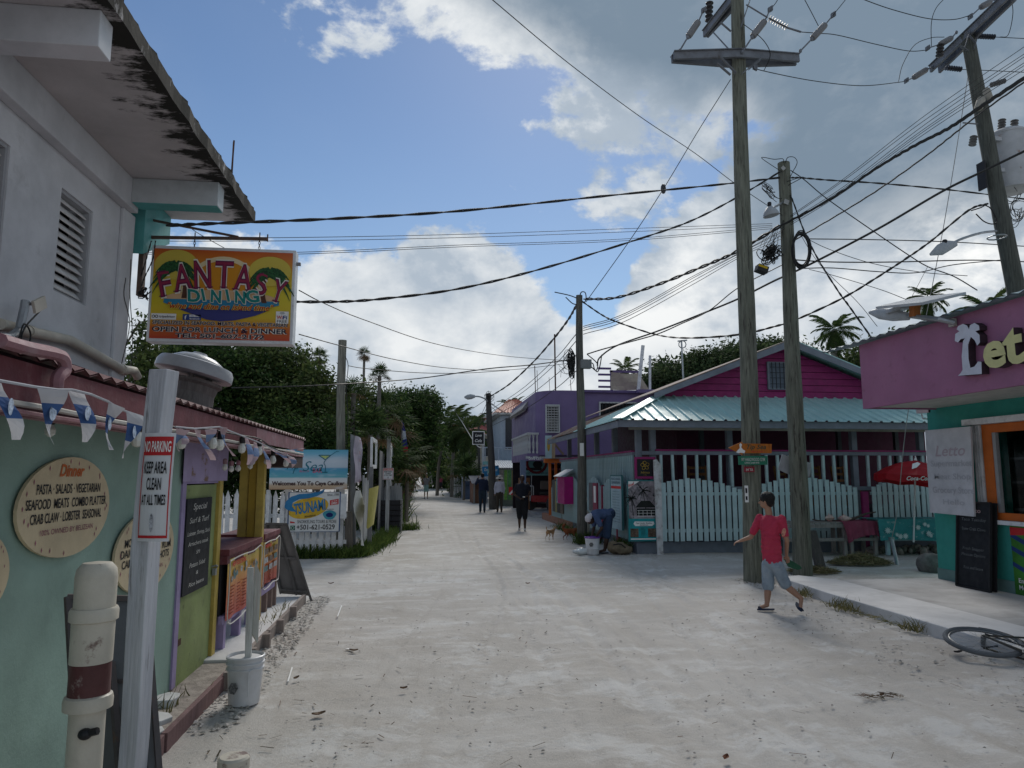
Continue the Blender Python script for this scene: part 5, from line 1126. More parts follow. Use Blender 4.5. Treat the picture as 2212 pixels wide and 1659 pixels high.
# ================================================================ the shop on the right (Letto)
SEA=paint('sea_green_wall',(.045,.30,.255),var=.08,stain=((.03,.22,.19),1.8,.5,.8,.6),bump=.12,bscale=45,rough=.7)
PINK=paint('pink_fascia_paint',(.34,.135,.235),var=.08,scale=1.3,stain=((.27,.12,.20),1.5,.45,.75,.7),stain2=((.14,.06,.09),5,.58,.75,.5),rough=.55,bump=.08)
def shop():
 r=empty('corner_shop',(9,7,0),'sea green corner shop with a deep pink fascia and an orange framed window','shop')
 XF=8.0; y1=10.46
 # wall with window opening
 ya=PX(2137,1121,XF).y; wz0=PX(2137,1121,XF).z; wz1=PX(2123,918,XF).z; wy1=PX(2123,918,XF).y; wy1=min(wy1,9.75)
 b=B(); b.box((XF,wy1,.09),(XF+.2,y1,2.80)); b.box((XF,3,.09),(XF+.2,wy1,wz0)); b.box((XF,3,wz1),(XF+.2,wy1,2.80)); b.box((XF+.2,y1-.2,.0),(13,y1,3.3)); b.build('wall',SEA,r)
 B().box((XF-.012,3,.09),(XF-.001,y1+.01,.27)).build('skirting',paint('greyed_green',(.14,.24,.23)),r)
 b=B(); b.box((XF-.03,3,wz0-.001),(XF+.06,wy1,wz0+.10)); b.box((XF-.03,3,wz1-.12),(XF+.06,wy1,wz1)); b.box((XF-.031,wy1-.17,wz0+.10),(XF+.06,wy1,wz1-.12)); b.build('window_frame',paint('orange_paint',(.50,.12,.02)),r)
 B().box((XF-.02,wy1-.23,wz0+.10),(XF+.04,wy1-.17,wz1-.12)).build('window_frame',paint('grey_frame',(.30,.30,.30)),r)
 g=B(); g.box((XF+.03,3,wz0+.10),(XF+.04,wy1-.23,wz1-.12)); g.build('glass',mat('window_glass',(.85,.9,.9),rough=.0,var=0,bump=0,trans=1.,spec=.5),r); MATS['window_glass'].node_tree.nodes['Principled BSDF'].inputs['IOR'].default_value=1.12
 B().box((XF-.09,3,wz0-.06),(XF+.0,wy1+.05,wz0-.004)).build('sill',K_WHITE,r); B().box((XF-.13,3,wz1+.004),(XF-.002,wy1+.25,wz1+.09)).build('shutter_track',K_WHITE,r)
 for k in range(3): B().box((XF-.05-.0,wy1+.02+.05*k,wz0+.02),(XF-.003,wy1+.05+.05*k,wz1)).build('shutter_rail',K_WHITE,r)
 # interior shelves
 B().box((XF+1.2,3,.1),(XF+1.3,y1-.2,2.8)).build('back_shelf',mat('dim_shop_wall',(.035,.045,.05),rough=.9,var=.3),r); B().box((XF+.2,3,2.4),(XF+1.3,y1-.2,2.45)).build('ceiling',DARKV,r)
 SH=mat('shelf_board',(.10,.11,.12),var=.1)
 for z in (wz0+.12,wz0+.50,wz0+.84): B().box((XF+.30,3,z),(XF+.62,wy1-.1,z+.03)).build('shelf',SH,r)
 # fascia box
 fx=6.8; fy=10.3; z0,z1=2.73,3.74
 B().box((fx,2.5,z0),(fx+.06,fy,z1)).build('fascia',PINK,r); B().box((fx+.06,fy-.06,z0),(XF+.2,fy,z1)).build('fascia_return',PINK,r)
 B().box((fx+.061,2.5,z0+.02),(XF+.2,fy-.062,z0+.05)).build('soffit',paint('stained_white_soffit',(.50,.49,.46)),r)
 b=B(); corrug(b,(fx-.16,11.1,z1+.015),(fx-.16,2.5,z1+.015),(fx+3.2,11.1,z1+.75),(fx+3.2,2.5,z1+.75),40,.014,1); b.add([(p[0],p[1],p[2]-.012) for p in b.v],[f[::-1] for f in b.f]); b.build('roof',paint('weathered_blue_tin',(.24,.33,.36),rough=.5),r)
 B().prism([PX(2140,655,7.6),PX(2212,625,7.6),PX(2330,560,7.6),PX(2330,600,7.6)],(.04,0,0)).build('gable_trim',K_WHITE,r)
 q0=PX(2150,650,7.9); b=B(); b.prism([(8.1,q0.y,z1+.15),(8.1,q0.y-2.6,z1+.15),(8.1,q0.y-2.6,z1+1.1)],(.05,0,0)); b.build('gable_wall',paint('pale_blue_board'),r)
 return r
shop()
# bottles and packets seen through the window
XF=8.0; wz0=PX(2137,1121,XF).z; wy1=min(PX(2123,918,XF).y,9.75)
rg=random.Random(9); GLS=[mat('shop_goods_%s'%n,c,rough=.4,var=.1,bump=0) for n,c in (('white',(.45,.45,.43)),('green',(.05,.12,.05)),('amber',(.22,.10,.02)),('grey',(.2,.21,.22)))]
lb=['white-capped bottles','green bottles','amber bottles','grey packets']
for s_i,z in enumerate((wz0+.15,wz0+.53,wz0+.87)):
 y=wy1-.35; k=0
 while y>5.6:
  y-=rg.uniform(.09,.17); t=rg.randrange(4); h=rg.uniform(.14,.26); b=B()
  if t<3: b.lathe((XF+.42,y,z),[(.03,0),(.033,h*.5),(.028,h*.62),(.011,h*.8),(.011,h),(.001,h)],8)
  else: b.box((XF+.38,y-.03,z),(XF+.46,y+.03,z+h*.8))
  b.build('shop_goods',GLS[t],label='%s on the %s shelf behind the shop window'%(('white bottle','green bottle','amber bottle','grey packet')[t],('lowest','middle','top')[s_i]),cat='bottle' if t<3 else 'packet',group='%s on the %s shelf'%(lb[t],('lowest','middle','top')[s_i]))
# letters on the fascia: palm-shaped L, e, t
LX=6.8
def flet(label,b,m_,name):
 r=empty(name,(LX,0,3.),label,'letter'); return r
IV=paint('ivory_letter_face',(.60,.56,.26),rough=.5); LSIDE=mat('dark_letter_side',(.05,.03,.04),rough=.8,var=.2)
def raised(label,poly,zoff=.11,face=IV,name='raised_letter',hole=None):
 pts=[PX(x,y,LX) for x,y in poly]; c=sum(pts,Vector())/len(pts); r=empty(name,(LX,c.y,min(p.z for p in pts)),label,'letter')
 b=B(); b.prism([p+Vector((-.004,0,0)) for p in pts],(-zoff,0,0)); b.build('letter_side',LSIDE,r)
 b=B(); b.quad(*[p+Vector((-zoff-.006,0,0)) for p in pts]); b.build('letter_face',face,r); return r
def textletter(ch,label,x0,x1,y0,y1):
 a=PX(x0,y1,LX);c=PX(x1,y0,LX); w=abs(a.y-c.y); h=c.z-a.z; m_=textmesh(ch,0,.035,.0); vs,fs,(u0,u1,v0,v1)=m_
 r=empty('raised_letter',(LX,(a.y+c.y)/2,a.z),label,'letter')
 P=[(a.y-(p[0]-u0)/(u1-u0)*w, a.z+(p[1]-v0)/(v1-v0)*h) for p in vs]
 me2=textmesh(ch,0,.035,.08); v2,f2,(q0,q1,w0,w1)=me2; zs=[p[2] for p in v2]; zmin,zmax=min(zs),max(zs)
 s=B(); s.add([(LX-.004-.11*(p[2]-zmin)/(zmax-zmin),a.y-(p[0]-q0)/(q1-q0)*w,a.z+(p[1]-w0)/(w1-w0)*h) for p in v2],f2); s.build('letter_side',LSIDE,r)
 f=B(); f.add([(LX-.121,y,z) for y,z in P],fs); f.build('letter_face',IV,r)
textletter('e','ivory raised letter e on the pink shop fascia',2146,2190,731,800); textletter('t','ivory raised letter t cut off at the edge of the pink fascia',2190,2228,703,792)
WL=paint('white_letter_face',(.56,.57,.64))
poly=[(2086,812),(2092,806),(2096,799),(2094,770),(2097,737),(2101,731),(2092,733),(2086,740),(2079,737),(2080,722),(2089,716),(2083,712),(2086,705),(2097,700),(2106,704),(2110,712),(2112,703),(2122,698),(2132,704),(2133,713),(2124,716),(2133,724),(2134,740),(2128,747),(2122,735),(2114,728),(2108,745),(2109,775),(2113,795),(2122,792),(2130,781),(2137,782),(2138,808)]
raised('white palm-tree shaped letter L on the pink shop fascia',poly,.10,WL)
# white roller panel sign hung off the shop corner
r=empty('panel_sign',tuple(PX(2050,1110,7.75)),'faded white Letto Supermarket panel on the sea green corner','sign'); X=7.80
P=[PX(1998,930,X),PX(2096,921,X),PX(2104,1116,X),PX(2009,1107,X)];
B().prism(P,(.03,0,0)).build('panel',paint('faded_white_panel',(.52,.52,.54),stain=((.40,.40,.42),2,.5,.8,.6)),r)
y0_=P[0].y;y1_=P[1].y; zt_=(P[0].z+P[1].z)/2; H=zt_-P[2].z; cy=(y0_+y1_)/2
for j,(s_,v,h_,w_,c_) in enumerate((('Letto',.68,.13,.70,'r'),('Supermarket',.56,.075,.96,'g'),('Meat Shop',.41,.07,.85,'g'),('Grocery Store',.25,.075,.96,'g'),('Hello',.12,.06,.5,'g'))):
 b=B(); b.text(s_,(X-.003,cy-.03,zt_-H+v*H),-Yv,Zv,h_*H,w_*abs(y0_-y1_)*.93,lift=.002,shear=.25 if j==0 else 0,bold=.01); b.build('lettering',mat('faded_pink_ink',(.42,.35,.38),var=.1,bump=0) if j==0 else mat('ghost_ink',(.42,.42,.445),var=.1,bump=0),r)
# chalk A-frame
r=empty('chalkboard_easel',tuple(G(2105,1290,.105)),'tall double-sided Letto chalkboard leaning against the shop wall','chalkboard')
X=7.80; p=[PX(2068,1086,X),PX(2133,1087,X-.0),PX(2140,1294,X),PX(2067,1281,X)]; ya,yb=p[1].y,p[0].y; yb=ya+.62
b=B(); A=[Vector((7.74,yb,.112)),Vector((7.74,ya,.112)),Vector((7.86,ya,p[1].z)),Vector((7.86,yb,p[1].z))]
B().prism(A,(.02,0,0)).build('board',SLATE,r)
fr=B()
for i in range(4): fr.bar(A[i]+Vector((-.012,0,0)),A[(i+1)%4]+Vector((-.012,0,0)),.035,.025)
fr.build('frame',mat('black_timber',(.02,.02,.022),rough=.7,var=.2),r)
B().prism([v+Vector((.06,-.02,0)) for v in A],(.02,0,0)).build('rear_board',mat('black_timber'),r)
U=-Yv; V=(A[3]-A[0]).normalized(); H=(A[3]-A[0]).length; c0=(A[0]+A[1])/2; b=B(); b2=B()
b2.text('Letto',c0+V*.88*H+Vector((-.004,0,0)),U,V,.05*H,.26,lift=.008,bold=.02); b2.build('chalk_lettering',mat('pink_chalk',(.32,.22,.22),var=.2,bump=0),r)
for s_,v,w_ in (('Taco Tuesday',.78,.46),('Stew Crab Claws',.67,.44),('Fresh Snapper',.44,.40),('Mexican Options',.37,.44),('Rice and beans',.22,.36)): b.text(s_,c0+V*v*H+Vector((-.004,0,0)),U,V,.035*H,w_,lift=.008,shear=.1)
b.build('chalk_lettering',mat('faint_chalk',(.14,.15,.155),var=.3,bump=0),r)
# beer poster on the shop wall
r=empty('beer_poster',(7.98,7.2,.3),'green and blue Enjoy Moments beer poster with a green bottle under the shop window','poster'); X=7.985
pa=PX(2181,1135,X); za=PX(2190,1290,X).z; zb=pa.z
B().box((X-.0,pa.y-1.3,za),(X+.008,pa.y,zb)).build('sheet',mat('green_print',(.05,.20,.03),var=.3,scale=3,bump=0),r)
b=B()
for i,(z_,c_) in enumerate(((.9,0),(.72,0),(.5,0))): b.prism([(X-.003,pa.y,za+(z_)*(zb-za)),(X-.003,pa.y-.9,za+(z_-.35)*(zb-za)),(X-.003,pa.y-.9,za+(z_-.45)*(zb-za)),(X-.003,pa.y,za+(z_-.06)*(zb-za))],(.002,0,0))
b.build('stripe_print',mat('navy_print',(.02,.05,.18),var=.2,bump=0),r)
b=B(); b.prism([(X-.004,pa.y,zb-.02),(X-.004,pa.y-1.,zb-.02),(X-.004,pa.y-1.,zb-.06),(X-.004,pa.y,zb-.13)],(.002,0,0)); b.build('stripe_print',K_RED,r)
b=B(); pr_=[(.045,0),(.05,.02),(.05,.22),(.02,.31),(.017,.42),(.019,.44)]; yc=pa.y-.30; zz=za+.30
b.quad(*([(X-.008,yc+a_,zz+c_) for a_,c_ in pr_]+[(X-.008,yc-a_,zz+c_) for a_,c_ in pr_[::-1]])); b.build('bottle_print',mat('bottle_green_print',(.03,.22,.04),var=.3,scale=12,bump=0),r)
b=B(); b.disc((X-.010,yc,zz+.12),.035,.03,-Yv,Zv,14); b.text('Enjoy',(X-.004,pa.y-.08,za+.21),-Yv,Zv,.06,.20,al='L',lift=.003,bold=.02); b.text('Moments',(X-.004,pa.y-.08,za+.12),-Yv,Zv,.06,.32,al='L',lift=.003,bold=.02); b.build('lettering',K_WPRINT,r)
# security camera
c=PY(1995,888,10.5); r=empty('security_camera',tuple(c),'white security camera on an arm at the shop corner under the pink fascia','camera')
CW=paint('camera_white',(.5,.5,.5)); B().obox(c,(.07,.20,.065),Matrix.Rotation(R(20),3,'Z')).build('housing',CW,r); B().obox(c+Vector((.035,-.10,0)),(.06,.03,.06),Matrix.Rotation(R(20),3,'Z')).build('lens_face',K_BLACK,r)
B().tube([c+Vector((0,.05,-.04)),c+Vector((.0,.03,-.12)),c+Vector((.2,-.03,-.13))],.012,6).build('arm',CW,r)
# guy rope, stake, mulch mounds, stump, rock
b=B(); a_=Vector((6.86,PX(1965,868,6.86).y,2.73)); e=G(1927,1180); e.z=.22; top=PY(1965,868,13.4)
b.tube(spl([PY(2110,45,13.),PY(2040,480,13.2),top,PY(1940,1090,13.4),PY(1926,1165,13.4)],6),.008,6); b.build('guy_rope',mat('grey_rope',(.30,.29,.28),rough=.9,var=.2),label='grey guy rope running down to the stake in the straw mound',cat='rope')
e=PY(1926,1165,13.4); b=B(); b.tube([e,Vector((e.x-.05,13.2,-.05))],.035,8); b.obox(e,(.09,.06,.08)); b.build('anchor_stake',K_GALV,label='grey anchor stake standing in the straw mound',cat='stake')
STRAW=mat('straw_mulch',(.20,.18,.09),rough=1,var=.4,scale=20,island=.45)
def mound(label,cx,cy,rx,ry,h,n,m_=STRAW,seed=1,bl=.16,name='straw_mound',w=.006,up=.35):
 rg=np.random.default_rng(seed); q=np.sqrt(rg.random(n)); a=rg.random(n)*6.283; x=cx+rx*q*np.cos(a); y=cy+ry*q*np.sin(a); z=h*(1-q**1.5)*rg.random(n)**.5
 d=rg.normal(size=(n,3)); d[:,2]=d[:,2]*up; d/=np.linalg.norm(d,axis=1)[:,None]; L_=bl*(.5+rg.random(n)); s=np.cross(d,rg.normal(size=(n,3))); s/=np.linalg.norm(s,axis=1)[:,None]
 c=np.stack([x,y,z],1); V=np.stack([c-d*L_[:,None]/2-s*w,c-d*L_[:,None]/2+s*w,c+d*L_[:,None]/2+s*w*.4,c+d*L_[:,None]/2-s*w*.4],1).reshape(-1,3); V[:,2]=np.abs(V[:,2])+.002
 o=rawmesh(name,V-np.array([cx,cy,0]),4,m_,loc=(cx,cy,0)); tag(o,label,'mulch','',kind='stuff'); return o
g=G(1930,1232); mound('mound of straw around the anchor stake',g.x,13.2,.62,.35,.20,1800,seed=2)
g=G(1770,1237); mound('straw scattered at the foot of the short thick pole',g.x-.05,g.y+.1,.45,.3,.09,900,seed=4)
g=G(2012,1238); r_=B();
ro=bmesh.new(); bmesh.ops.create_icosphere(ro,subdivisions=3,radius=.23)
for v in ro.verts: v.co=Vector((v.co.x*1.2,v.co.y,v.co.z*.95))*(1+.35*(noise.noise(v.co*2.2)))+Vector((0,0,.10))
r_.add([tuple(Vector((g.x+.22,g.y+.3,0))+v.co) for v in ro.verts],[tuple(v.index for v in f.verts) for f in ro.faces]); ro.free()
r_.build('rock',mat('grey_coral_rock',(.16,.15,.145),rough=1,var=.35,scale=7,bump=.6),smooth=True,label='rough grey boulder by the shop corner beyond the straw mound',cat='rock')
a_=G(1775,1228);c_=PY(1755,1146,a_.y+.2); B().prism([(a_.x-.07,a_.y,-.03),(a_.x+.10,a_.y,-.03),(c_.x+.08,a_.y+.2,c_.z),(c_.x-.08,a_.y+.2,c_.z-.01)],(0,.10,0)).build('stump_post',wood('dark_stump',(.09,.08,.075)),label='short dark leaning post stump just beyond the thick pole',cat='post')
# solar street lamp on the fascia edge
r=empty('solar_lamp',tuple(PX(1985,700,6.75)),'grey solar street lamp with a flat tilted panel on the roof edge of the shop','solar lamp')
X=6.6; cc=lambda x,y:PX(x,y,X)
c0=cc(1985,640); U=Vector((0,-1,0));
pn=B(); cpt=cc(1985,650); M=Matrix.Rotation(R(10),3,'X')@Matrix.Rotation(R(-14),3,'Y'); pn.obox(cpt,(.62,.95,.035),M); pn.build('solar_panel',paint('grey_panel_back',(.42,.44,.46),rough=.4),r)
B().bar(cc(1976,658),cc(1976,684),.09,.11).build('mount',mat('orange_rusty_mount',(.35,.12,.03),var=.3),r)
B().tube([cc(1960,682),cc(2030,690),PX(2062,697,6.74)],[.03,.035,.035],8).build('arm',K_GALV,r); B().box(PX(2062,697,6.79)-Vector((.05,.04,.05)),PX(2062,697,6.79)+Vector((.0,.05,.05))).build('clamp',paint('stained_white_soffit'),r)
b=B(); b.tube([cc(1965,684),cc(1930,681),cc(1900,677),cc(1877,675)],[.05,.085,.085,.02],10,flat=.35); b.build('lamp_head',paint('grey_lamp_shell',(.36,.38,.40),rough=.4),r,smooth=True)
B().obox(cc(1938,669),(.14,.36,.05)).build('control_box',paint('grey_lamp_shell'),r)
# bicycle lying against the kerb
def bicycle():
 r=empty('bicycle',(6.0,6.2,.05),'dark bicycle lying on its side against the pavement kerb','bicycle')
 TY=mat('dusty_tyre',(.11,.12,.13),rough=.95,var=.2); RM=mat('grey_rim',(.16,.17,.18),rough=.5,var=.2,metal=.4); FRM=mat('dark_bike_frame',(.05,.055,.05),rough=.5,var=.2,metal=.3,stain=((.16,.08,.04),12,.5,.7,.6))
 c=G(2124,1386,.12);
 # local axes: u towards the front wheel, v the bike's up, n its side
 u=Vector((.45,-.89,-.02)).normalized(); n=Vector((-.05,-.17,1)).normalized(); v=n.cross(u).normalized(); u=v.cross(n)
 L=lambda a,b,h=0:c+u*a+v*b+n*h
 def wheel(ca,cb,rad,nm,tilt=None):
  w=empty(nm,(0,0,0)); w.parent=r; ORG[w.name]=ORG[r.name]
  f=(lambda a,b,h=0:L(a,b,h)) if tilt is None else tilt
  ring=lambda q,h=0:[f(ca+q*math.cos(t),cb+q*math.sin(t),h) for t in [2*math.pi*i/40 for i in range(41)]]
  B().tube(ring(rad-.022),.024,8,caps=False).build('tyre',TY,w); B().tube(ring(rad-.055),.012,6,caps=False).build('rim',RM,w)
  s=B()
  for i in range(28):
   a_=2*math.pi*i/28; h=.03*(1 if i%2 else -1); s.tube([f(ca+.02*math.cos(a_+1),cb+.02*math.sin(a_+1),h),f(ca+(rad-.06)*math.cos(a_),cb+(rad-.06)*math.sin(a_))],.0016,3,caps=False)
  s.build('spokes',K_GALV,w); B().cyl(f(ca,cb,-.05),f(ca,cb,.05),.022,.022,8).build('hub',RM,w)
 wheel(0,0,.335,'wheel')
 fc=L(1.02,-.12,.03); a2=Vector((.35,.75,.5)).normalized()
 u2=(u*.5-v*.85).normalized(); v2=n.cross(u2).normalized()
 wheel(0,0,.335,'wheel',lambda a,b,h=0:fc+u2*a+v2*b+n*(h+.04))
 bb=L(.45,-.06); st=L(.27,.46); hd=L(.86,.42); fk=fc+n*.02
 for p_,q_,rd in ((bb,st,.016),(bb,hd-v*.12,.018),(st-v*.06,hd,.016),(fk,hd+v*.06,.014)): B().cyl(p_,q_,rd,rd,8).build('frame_tube',FRM,r)
 for h in (-.06,.06): B().cyl(L(0,0,h),bb+n*h*.5,.010,.010,6).build('frame_tube',FRM,r); B().cyl(L(0,0,h),st-v*.06+n*h*.3,.009,.009,6).build('frame_tube',FRM,r)
 B().lathe(bb+n*.05,[(.095,0),(.10,.004),(.095,.008),(.001,.010)],24,n.to_track_quat('Z','Y').to_matrix().to_4x4()).build('chainring',RM,r)
 for s_,h in ((1,.08),(-1,-.08)):
  e=bb+n*h+(u*-.05+v*.16).normalized()*.17*s_; B().bar(bb+n*h,e,.018,.012).build('crank',FRM,r); B().obox(e+n*h*.7,(.09,.06,.03),Matrix.Rotation(.5,3,'Z')@n.to_track_quat('Z','Y').to_matrix()).build('pedal',K_RUBBER,r)
 B().tube([L(.0,.03,.07),bb+v*.09+n*.05],.006,4).build('chain',K_RUBBER,r); B().tube([L(.0,-.03,.07),bb-v*.09+n*.05],.006,4).build('chain',K_RUBBER,r)
 B().ell(st+v*.10,(.13,.07,.04),Matrix((u,n,v)).transposed().to_4x4()).build('saddle',K_RUBBER,r,smooth=True)
 h0=hd+v*.12; B().tube(spl([h0-n*.28-u*.06,h0-n*.1,h0,h0+n*.1,h0+n*.28-u*.06],4),.012,6).build('handlebar',FRM,r)
 fe=B(); fe.tube([L((.36)*math.cos(t),(.36)*math.sin(t),0) for t in [.2+i*.17 for i in range(12)]],.012,5); fe.build('mudguard',FRM,r)
 return r
bicycle()
# ================================================================ FURTHER DOWN THE STREET
PUR=paint('purple_wall_paint',(.165,.12,.25),var=.10,scale=.9,stain=((.10,.07,.17),.9,.48,.8,.6),stain2=((.25,.20,.35),2.5,.6,.8,.4))
PURD=paint('dark_purple_paint',(.11,.075,.19),var=.1); WTR=paint('old_white_trim',(.45,.46,.47)); DK=mat('dark_interior')  # darker purple for the parapet, downpipe and terrace timbers
def grille_window(r,x0,x1,z0,z1,Y,louv=True,nv=4,nh=6):
 w=B(); t=.06
 for a,c in (((x0-t,z0-t),(x1+t,z0)),((x0-t,z1),(x1+t,z1+t)),((x0-t,z0),(x0,z1)),((x1,z0),(x1+t,z1))): w.box((a[0],Y-.08,a[1]),(c[0],Y+.02,c[1]))
 wn=w.build('window',WTR,r); B().box((x0,Y-.02,z0),(x1,Y+.01,z1)).build('backing',DK,wn)
 if louv:
  n=10; s=None
  for i in range(n):
   z=z0+(z1-z0)*(i+.5)/n; o=B().obox((0,0,0),(x1-x0-.02,.06,.008),Matrix.Rotation(R(-45),3,'X'))
   if s is None: s=o.build('slat',paint('louvre_slat_paint'),None); s.parent=wn; s.location=Vector(((x0+x1)/2,Y-.035,z))-ORG[r.name]
   else: piece(s,'slat',wn,((x0+x1)/2,Y-.035,z)).location=Vector(((x0+x1)/2,Y-.035,z))-ORG[r.name]
 for i in range(nv): x=x0+(x1-x0)*(i+.5)/nv; B().bar((x,Y-.09,z0-.02),(x,Y-.09,z1+.02),.018).build('bar',WTR if louv else mat('black_iron'),wn)
 if louv:
  for i in range(nh): z=z0+(z1-z0)*.55*(i+.5)/nh; B().bar((x0,Y-.092,z),(x1,Y-.092,z),.014).build('bar',WTR,wn)
 return wn
Yp=29.
def purple():
 r=empty('purple_house',(8,Yp,0),'purple concrete house with a rounded corner, white balcony balusters and roof terrace','house')
 xl=PY(1163,900,Yp).x; zt=PY(1200,843,Yp).z; zb=2.55; xr=15.5; rad=1.0; x2=PY(1258,900,Yp).x
 b=B(); pts=[(xl+rad-rad*math.cos(a),Yp+rad-rad*math.sin(a)) for a in [i*math.pi/2/8 for i in range(9)]]
 b.prism([(x,y,zb) for x,y in pts]+[(x2,Yp,zb),(x2,Yp+9,zb),(xl,Yp+9,zb)],(0,0,zt-zb)); b.build('wall',PUR,r)
 b=B(); b.box((x2+.003,Yp+.05,2.),(xr,Yp+9,zt-.08)); b.build('wall',PUR,r)
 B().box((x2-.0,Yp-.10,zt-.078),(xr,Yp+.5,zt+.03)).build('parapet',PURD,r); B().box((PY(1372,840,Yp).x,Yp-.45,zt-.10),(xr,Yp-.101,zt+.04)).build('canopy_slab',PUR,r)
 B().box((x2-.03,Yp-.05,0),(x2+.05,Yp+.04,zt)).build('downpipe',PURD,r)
 a=PY(1246,968,Yp-1.);
 p=PY(1181,877,Yp);q=PY(1206,932,Yp); grille_window(r,p.x,q.x,q.z,p.z,Yp-.0)
 p=PY(1297,871,Yp);q=PY(1372,900,Yp); grille_window(r,p.x,q.x,q.z,p.z,Yp+.05,False,10)
 # eave and sloping roof at the left end
 e=PY(1122,887,Yp+4);f_=PY(1162,865,Yp+4); B().prism([(e.x,Yp+3,e.z),(e.x+.1,Yp+3,e.z-.12),(xl+.1,Yp+3,f_.z-.25),(xl+.1,Yp+3,f_.z)],(0,5,0)).build('eave_roof',paint('grey_eave',(.22,.21,.22)),r)
 # balcony
 bx0=PY(1133,980,Yp+1.5).x; z0=2.62; z1=z0+.78
 B().box((bx0,Yp+.6,z0-.30),(xl+.6,Yp+6.,z0)).build('balcony_slab',PUR,r); B().box((bx0-.02,Yp+.56,z1),(xl+.2,Yp+.72,z1+.09)).build('balcony_rail',WTR,r); B().box((bx0-.02,Yp+.72,z1),(bx0+.14,Yp+6,z1+.09)).build('balcony_rail',WTR,r)
 s=None
 for i in range(4):
  x=bx0+.1+i*.16
  if s is None: s=B().lathe((0,0,0),[(.05,0),(.05,.08),(.03,.12),(.055,.3),(.06,.42),(.03,.55),(.03,.62),(.05,.70),(.05,.78)],10).build('baluster',WTR,None,smooth=True); s.parent=r; s.location=Vector((x,Yp+.64,z0))-ORG[r.name]
  else: piece(s,'baluster',r,(x,Yp+.64,z0))
 for i in range(16): piece(s,'baluster',r,(bx0+.06,Yp+.9+i*.32,z0))
 B().box((bx0+.75,Yp+.60,z0+.0),(xl+.1,Yp+.68,z1)).build('balcony_panel',WTR,r)
 for i in range(3): B().box((xl-.45+i*.3,Yp+.595,z0-.22),(xl-.25+i*.3,Yp+.605,z0-.12)).build('vent_hole',paint('grey_panel_back'),r)
 b=B(); b.text('DIVE CENTER',(bx0+.45,Yp+.598,z0-.27),Xv,Zv,.11,.8,lift=.004,bold=.02); b.build('lettering',K_WPRINT,r)
 # ground floor: dark, posts
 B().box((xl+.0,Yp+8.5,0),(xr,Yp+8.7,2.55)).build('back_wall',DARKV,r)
 B().box((bx0-.25,Yp+.9,0),(bx0-.02,Yp+1.13,2.35)).build('post',paint('blue_post_paint',(.13,.17,.26)),r)
 # rebar and posts on the roof
 for px,y0,y1,w_ in ((1200,843,722,.035),(1157,850,790,.02),(1162,848,800,.012),(1234,840,820,.015),(1188,843,815,.01)):
  p=PY(px,y0,Yp+1.2);q=PY(px-2,y1,Yp+1.2); B().bar(p-Vector((0,0,.2)),q,w_*1.6).build('roof_rod',mat('rusty_steel'),r)
 # terrace cloth and leaning white post
 p=PY(1320,842,Yp+2);q=PY(1400,805,Yp+2); T=paint('beige_tarp',(.36,.31,.25)); b=B(); n=8; vs=[]
 for j in range(5):
  for i in range(n+1):
   u=i/n;t=j/4; vs.append((p.x+.0+(q.x-p.x)*(u*(1-.25*t)+.02*t)+.3*t*0,Yp+2+.10*math.sin(u*5+t*3),p.z+(q.z-p.z)*t-.08*math.sin(u*math.pi)*t))
 b.add(vs,[(j*(n+1)+i,j*(n+1)+i+1,(j+1)*(n+1)+i+1,(j+1)*(n+1)+i) for j in range(4) for i in range(n)]); b.build('shade_cloth',T,r)
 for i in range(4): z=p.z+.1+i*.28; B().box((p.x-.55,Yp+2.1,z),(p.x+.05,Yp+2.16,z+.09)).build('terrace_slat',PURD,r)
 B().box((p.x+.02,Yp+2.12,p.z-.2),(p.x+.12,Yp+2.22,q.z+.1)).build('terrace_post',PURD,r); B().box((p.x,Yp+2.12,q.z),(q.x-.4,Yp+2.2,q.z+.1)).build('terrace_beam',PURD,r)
 B().bar(PY(1379,842,Yp+1.6),PY(1389,746,Yp+1.6),.14,.08).build('leaning_pole',K_WHITE,r); B().bar(PY(1404,842,Yp+1.6),PY(1404,768,Yp+1.6),.09).build('pole',K_WHITE,r)
 return r
purple()
r=empty('antenna_mast',tuple(PY(1476,835,26)),'thin television antenna mast above the restaurant roof','antenna'); B().bar(PY(1478,860,26),PY(1472,735,26),.05).build('mast',K_GALV,r)
B().bar(PY(1464,737,26),PY(1484,735,26),.05).build('crossbar',K_GALV,r); B().tube([PY(1474+8*math.cos(t),744+8*math.sin(t),26) for t in [i*.7 for i in range(10)]],.02,4,caps=False).build('loop',K_GALV,r)
